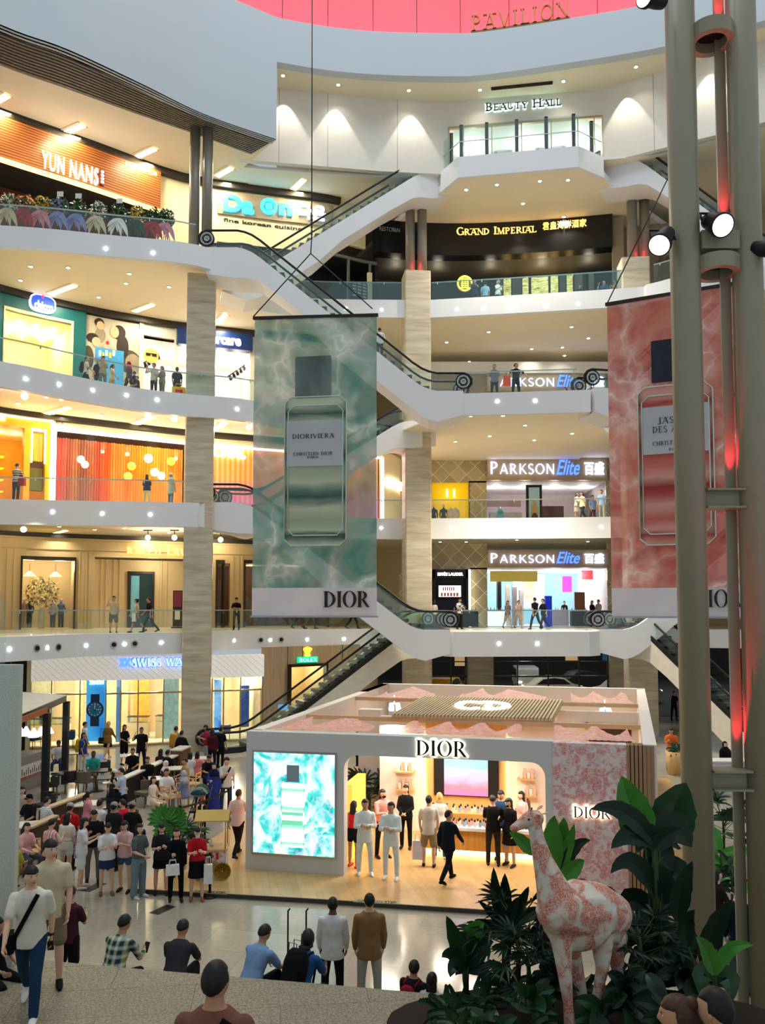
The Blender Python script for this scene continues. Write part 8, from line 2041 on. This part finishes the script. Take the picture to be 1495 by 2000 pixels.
GR={'d':mat('leaf_dark',s2l(20,46,28),.42,vary=.3,scale=4,spec=.3),'m':mat('leaf_mid',s2l(34,74,40),.35,vary=.25,scale=4,spec=.5),'b':mat('leaf_bright',s2l(70,140,50),.4,vary=.2,scale=4,spec=.4),'f':mat('leaf_fern',s2l(30,62,34),.5,vary=.3,scale=6)}
STM=mat('stem_green',s2l(50,70,36),.6);SOIL=mat('soil',s2l(40,30,24),.9)
def leaf(m,a,b,c,w,n=9,mi=0,fold=.25):
 a,b,c=Vector(a),Vector(b),Vector(c);L_,Mi,R2=[],[],[];sd0=None
 for i in range(n+1):
  t=i/n;p=a*(1-t)**2+b*2*t*(1-t)+c*t*t;d=((b-a)*(1-t)+(c-b)*t).normalized()
  view=Vector((p.x*.2,-1,.45)).normalized();sd=d.cross(view)
  sd=sd.normalized()if sd.length>.05 else Vector((1,0,0));nn=sd.cross(d)
  k=w/2*max(.02,math.sin(PI*min(1,t**.8*.97+.03))**.75);wob=1+.06*math.sin(i*2.3)
  L_.append(p+sd*k*wob+nn*k*fold);Mi.append(p);R2.append(p-sd*k*wob+nn*k*fold)
 m.strip(L_,Mi,mi,True);m.strip(Mi,R2,mi,True)
def plant(name,label,leaves,d,base,cat='plant',floor=ZL,grp=None):
 """leaves: (x0,y0,x1,y1,x2,y2,width,tone) in picture points at depth d (+ own offset)"""
 bp=Y(base[0],base[1],d);bp.z=floor;r=tag(empty(name,bp),label,cat,grp);m=MB();tones='dmbf';rnd=random.Random(len(label));st=MB()
 for q in leaves:
  dd=d+(q[8]if len(q)>8 else rnd.uniform(-.25,.25));a,b,c=(Y(q[i],q[i+1],dd)-bp for i in(0,2,4));c.y-=.12;leaf(m,a,b,c,q[6],10,tones.index(q[7]));st.tube([(rnd.uniform(-.05,.05),rnd.uniform(-.05,.05),0),a.lerp(Vector((0,0,0)),.45)+Vector((0,0,.05)),a],[.03,.024,.012],6)
 m.build('leaves',[GR[t]for t in tones],r);st.build('stems',STM,r);return r
def spray(name,label,px,py,d,n,ln,w,tone,floor=ZL,up=.5,cat='plant',seed=1,fan=0):
 """bush of arching leaves or fern fronds around a picture point"""
 p=Y(px,py,d);bp=Vector((p.x,p.y,floor));r=tag(empty(name,bp),label,cat);m=MB();rnd=random.Random(seed);h=p.z-floor;st=MB();st.tube([(0,0,0),(.02,0,h*.6),(0,0,h)],[.04,.03,.02],6)
 for i in range(n):
  a=rnd.uniform(0,2*PI);el=rnd.uniform(-.3,1.2)*up+.15;l=ln*rnd.uniform(.6,1.1);o=Vector((0,0,h*rnd.uniform(.55,1.0)));dr=Vector((math.cos(a)*math.cos(el),math.sin(a)*math.cos(el),math.sin(el)))
  b=o+dr*l*.55;c=o+dr*l-Vector((0,0,l*.35))
  if fan:
   st.tube([o,b],.008,5);sd=dr.cross(Vector((0,0,1))).normalized();u=sd.cross(dr)
   for j in range(fan):
    t=(j/(fan-1)-.5)*2.6;v=(dr*math.cos(t)+sd*math.sin(t));leaf(m,b,b+v*l*.3+u*.03,b+v*l*.55-Vector((0,0,l*.12)),w,4)
  elif tone=='f':
   for j in range(12):
    t=.15+.85*j/12;q=o*(1-t)**2+b*2*t*(1-t)+c*t*t;dq=((b-o)*(1-t)+(c-b)*t).normalized();sd=dq.cross(Vector((0,0,1))).normalized();k=l*.26*(1-t*.8)
    for s in(-1,1):leaf(m,q,q+(sd*s+dq*.5)*k*.6,q+(sd*s*.9+dq*.7)*k-Vector((0,0,.03)),w,3)
  else:leaf(m,o,b,c,w*rnd.uniform(.7,1.2),7)
 m.build('leaves',GR[tone],r);st.build('stem',STM,r);return r
m=MB();a0=[(2.05+2.35*math.cos(t)+.35,9.95+.95*math.sin(t))for t in[2*PI*i/28 for i in range(28)]];m.prism(a0,ZL,ZL+.06);tag(m.build('planting_bed',SOIL),'dark soil bed under the giraffe and plants','planter')
plant('banana_plant','big banana plant with glossy dark and bright leaves beside the pole',[(1262,1655,1232,1580,1209,1512,.5,'b',0),(1298,1650,1310,1580,1334,1525,.62,'m',.3),(1283,1655,1225,1560,1150,1576,.26,'d',-.3),(1276,1650,1235,1608,1189,1652,.28,'d',-.3),(1290,1650,1310,1590,1345,1650,.5,'d',0),(1290,1760,1235,1640,1188,1700,.26,'d',-.25),(1284,1660,1262,1600,1240,1660,.3,'d',-.2),(1325,1800,1322,1740,1346,1676,.26,'d',-.5),(1275,1800,1230,1720,1205,1790,.34,'d',.2),(1300,1790,1290,1700,1262,1690,.4,'d',0),(1300,1850,1250,1780,1215,1850,.34,'d',.2),(1310,1860,1350,1790,1330,1880,.36,'d',0),(1270,1690,1290,1640,1305,1700,.4,'d',.1),(1285,1720,1320,1670,1335,1740,.4,'d',.1),(1280,1660,1300,1625,1325,1615,.22,'d',-.4),(1290,1900,1255,1840,1225,1900,.36,'d',.1),(1300,1910,1335,1850,1360,1920,.36,'d',.1),(1285,1880,1275,1800,1250,1800,.34,'d',.3),(1320,1880,1350,1830,1375,1850,.3,'d',.2),(1270,1930,1235,1890,1205,1950,.34,'d',0)],10.9,(1285,1960))
plant('strelitzia','green broad-leaved plant with two bright upright leaves between the poles',[(1395,1905,1385,1850,1352,1822,.2,'b',-.3),(1398,1905,1415,1835,1464,1838,.16,'b',-.3),(1395,1920,1360,1870,1370,1950,.28,'m',0),(1400,1925,1430,1880,1420,1950,.28,'m',0),(1370,1880,1395,1800,1424,1748,.24,'d',.1),(1390,1960,1350,1900,1340,1960,.3,'d',0),(1345,1850,1330,1800,1350,1770,.2,'d',0)],10.0,(1395,1990))
plant('bird_of_paradise','bright green upright leaves rising behind the giraffe neck',[(1082,1715,1072,1640,1080,1588,.3,'b',0),(1086,1715,1098,1640,1098,1592,.26,'b',.1),(1088,1718,1112,1650,1118,1605,.16,'b',0),(1090,1730,1110,1640,1150,1636,.18,'d',0),(1092,1735,1120,1690,1138,1674,.22,'b',-.1),(1044,1670,1020,1640,992,1620,.18,'b',.1),(1085,1690,1076,1660,1070,1700,.2,'m',.2),(1096,1745,1130,1715,1166,1728,.14,'m',0),(1140,1770,1170,1735,1200,1738,.2,'m',.2),(1150,1760,1180,1730,1215,1760,.22,'d',0)],11.0,(1090,1960))
plant('agave','dark spiky plant with pointed upright leaves left of the giraffe',[(985,1810,966,1750,962,1688,.16,'d'),(990,1810,985,1750,984,1700,.18,'d'),(985,1815,960,1780,932,1752,.1,'d'),(995,1810,1020,1760,1030,1725,.14,'d'),(990,1815,1000,1770,1012,1745,.14,'d'),(980,1820,950,1800,925,1790,.1,'d'),(1000,1815,1040,1770,1055,1770,.12,'d')],10.9,(990,1940))
plant('canna_lily','broad green plant at the left end of the planting bed',[(905,1890,890,1830,871,1782,.2,'m',0),(912,1885,920,1810,944,1795,.3,'b',.1),(908,1890,880,1850,862,1862,.18,'d',-.1),(915,1890,935,1840,962,1832,.26,'d',0),(905,1900,885,1870,878,1900,.2,'d',-.2),(915,1900,945,1870,950,1920,.2,'d',0),(908,1870,895,1830,915,1815,.24,'m',.1)],10.6,(910,1960))
spray('lady_palm','dark fan palm with thin leaflets left of the giraffe chest',1010,1800,10.7,26,.75,.035,'d',up=.7,seed=4,fan=9);spray('lady_palm','thin leaved fan palm below the giraffe neck',1030,1850,10.3,18,.6,.035,'d',up=.6,seed=6,fan=9);spray('lady_palm','fan palm between the giraffe hind legs and the banana plant',1250,1830,10.5,24,.7,.05,'d',up=.6,seed=8,fan=8)
for i,(x,y,n,t,lb)in enumerate(((885,1975,16,'f','fern hanging over the left end of the planting bed'),(935,1955,18,'f','fern beside the canna plant'),(990,1925,18,'f','fern under the spiky agave'),(1040,1950,18,'m','leafy green plant in front of the giraffe front leg'),(1075,1900,16,'d','dark leafy plant behind the giraffe front legs'),(1130,1945,14,'f','fern between the giraffe legs'),(1225,1925,22,'d','dark leafy plant right of the giraffe hind legs'),(1265,1965,18,'m','leafy green plant in front of the two seated heads'),(1330,1900,20,'d','dark leafy plant under the left pole tube'),(1180,1965,16,'m','low green plant beside the giraffe hind foot'),(900,2012,18,'f','fern at the bottom edge beside the round floor disc'),(960,2020,18,'m','leafy plant at the bottom edge left of the giraffe foot'),(1020,2025,18,'f','fern at the bottom edge left of the giraffe leg'),(1075,2025,16,'d','dark leafy plant at the giraffe front foot'),(1185,2030,16,'d','dark leafy plant at the bottom edge right of the giraffe foot'),(1245,2025,18,'f','fern at the bottom edge left of the brown haired woman'),(1300,1960,20,'d','dark leafy plant behind the brown haired woman'))):
 spray('fern' if t=='f' else 'foliage_plant',lb,x,y,9.75+.5*(i%3)if i<10 else 9.3,n,.5 if t=='f' else .46,.05 if t=='f' else .17,t,up=.7,seed=20+i)
 # pots of palms elsewhere
def pot(px,py,z,r0,h,mt,lab):
 p=at_z(px,py,z);m=MB();m.lathe([(r0*.85,0),(r0,h),(r0*.9,h),(r0*.85,h-.05)],n=16);tag(m.build('planter_pot',mt,None,p),lab,'planter');return p
p=pot(338,1700,0,.26,.5,OAK,'wooden plant pot behind the queue');d=p.y
q=tag(empty('licuala_palm',(p.x,p.y,.45)),'bright round-leaved fan palm behind the queue','plant');m=MB()
for x,y,r_,t in((320,1600,.42,0),(338,1612,.4,0),(326,1622,.36,0),(345,1596,.3,0)):
 c=Y(x,y,d)-q.location
 for j in range(12):a=-1.9+3.8*j/11;leaf(m,c,c+Vector((math.sin(a)*.5,-.05,math.cos(a)*.5))*r_,c+Vector((math.sin(a),-.12,math.cos(a)))*r_,.16,4)
m.build('leaves',GR['b'],q);m=MB();m.tube([(0,0,0),(.0,0,.7)],.03,6);m.build('stem',STM,q)
spray('lady_palm','dark narrow palm beside the bright fan palm behind the queue',356,1632,d+.2,20,.7,.045,'m',0,.7,seed=31,fan=7);spray('lady_palm','dark palm inside the pavilion behind the man in white',722,1545,26.5,34,1.2,.07,'d',0,.8,seed=33,fan=8)
spray('lady_palm','palm seen between the two pole tubes',1412,1590,21,20,1.1,.07,'m',0,.8,seed=35,fan=8);spray('foliage_plant','yellow green broad plant between the two pole tubes',1408,1660,17.5,12,.8,.24,'b',0,.9,seed=36);spray('foliage_plant','thin branched plant between the two pole tubes',1428,1680,16.8,22,.5,.1,'d',0,.8,seed=37)
p=pot(1322,1512,0,.4,.9,OAK,'tall wooden plant pot right of the pavilion');spray('foliage_plant','green plant in the wooden pot right of the pavilion',1322,1462,p.y,18,.6,.12,'m',.8,.9,seed=38)
# reception desk and round sign
m=MB();p=Y(1417,1478,29.6);m.box((0,0,.55),(1.9,.6,1.1),0);m.box((0,-.31,.8),(1.7,.02,.12),1);m.box((0,0,1.12),(2.0,.7,.05),0);tag(m.build('service_desk',[mat('desk_white',s2l(220,216,214),.4),mat('desk_red',s2l(140,40,50),.4)],None,(p.x,p.y,0)),'white service desk with a red stripe in front of the woman in black headscarf','desk')
p=at_z(862,1988,ZL);m=MB();m.lathe([(.0,.0),(.22,.0),(.22,.02),(0,.02)],n=32);o=tag(m.build('floor_disc',mat('disc_cream',s2l(214,204,184),.5),None,(p.x,p.y,ZL)),'round cream floor disc with black letters at the left end of the plants','sign');place_text('lettering',sans_mb('STER',.004,.02),INK,plane_frame((-.12,-.04,.022),(1,.3,0),(-.3,1,0)),.26,.09,o,.002)
# ================================================================ FLOWER STANDS on the fourth level
FC={'y':'e0b848','w':'ece8e4','r':'b02c38','p':'d88c9c','v':'8c90c8','g':'2c4c34','c':'d8c8a4','o':'c87c40'}
for x,fl,rb,lb in((2,'w','c','white flower stand with cream ribbons at the left picture edge'),(34,'o','r','orange and red flower stand, second from the left edge'),(70,'y','p','golden yellow flower stand with pink ribbons'),(108,'v','v','pale violet flower stand with bluish ribbons'),(146,'g','v','dark green stand with violet ribbons and a white card'),(186,'w','c','white flower stand with long cream ribbons'),(228,'g','w','green and white flower stand with white ribbons'),(262,'y','g','yellow and green flower stand beside the white one'),(296,'g','r','dark green stand with deep red ribbons'),(324,'g','p','green stand with pink ribbons nearest the grey columns')):
 p=WE4.at(WE4.S(x),Z4+.0,-1.0);r=tag(empty('flower_stand',p),lb,'flowers','flower stands in front of the timber sign');rnd=random.Random(x)
 m=MB()
 for k in range(3):a=2*PI*k/3;m.tube([(.3*math.cos(a),.3*math.sin(a),0),(0,0,1.15)],.018,5)
 m.build('tripod',DKBROWN,r);m=MB();foliage(m,(0,0,1.55),.42,130,.12,0,rnd);foliage(m,(0,-.06,1.55),.38,110,.10,1,rnd);m.build('blossoms',[GR['m'],cloth(FC[fl])],r)
 m=MB()
 for k in range(9):
  a=-1.4+2.8*k/8;leaf(m,(0,-.25,1.2),(math.sin(a)*.3,-.36,1.0+.1*math.cos(a*3)),(math.sin(a)*.5,-.32,.75-.25*(k%3)),.24,5)
 m.build('ribbon',cloth(FC[rb]),r)
 if x in(146,108,228):m=MB();m.box((0,-.1,2.1),(.28,.02,.24));m.build('card',cloth('ece8e4'),r)
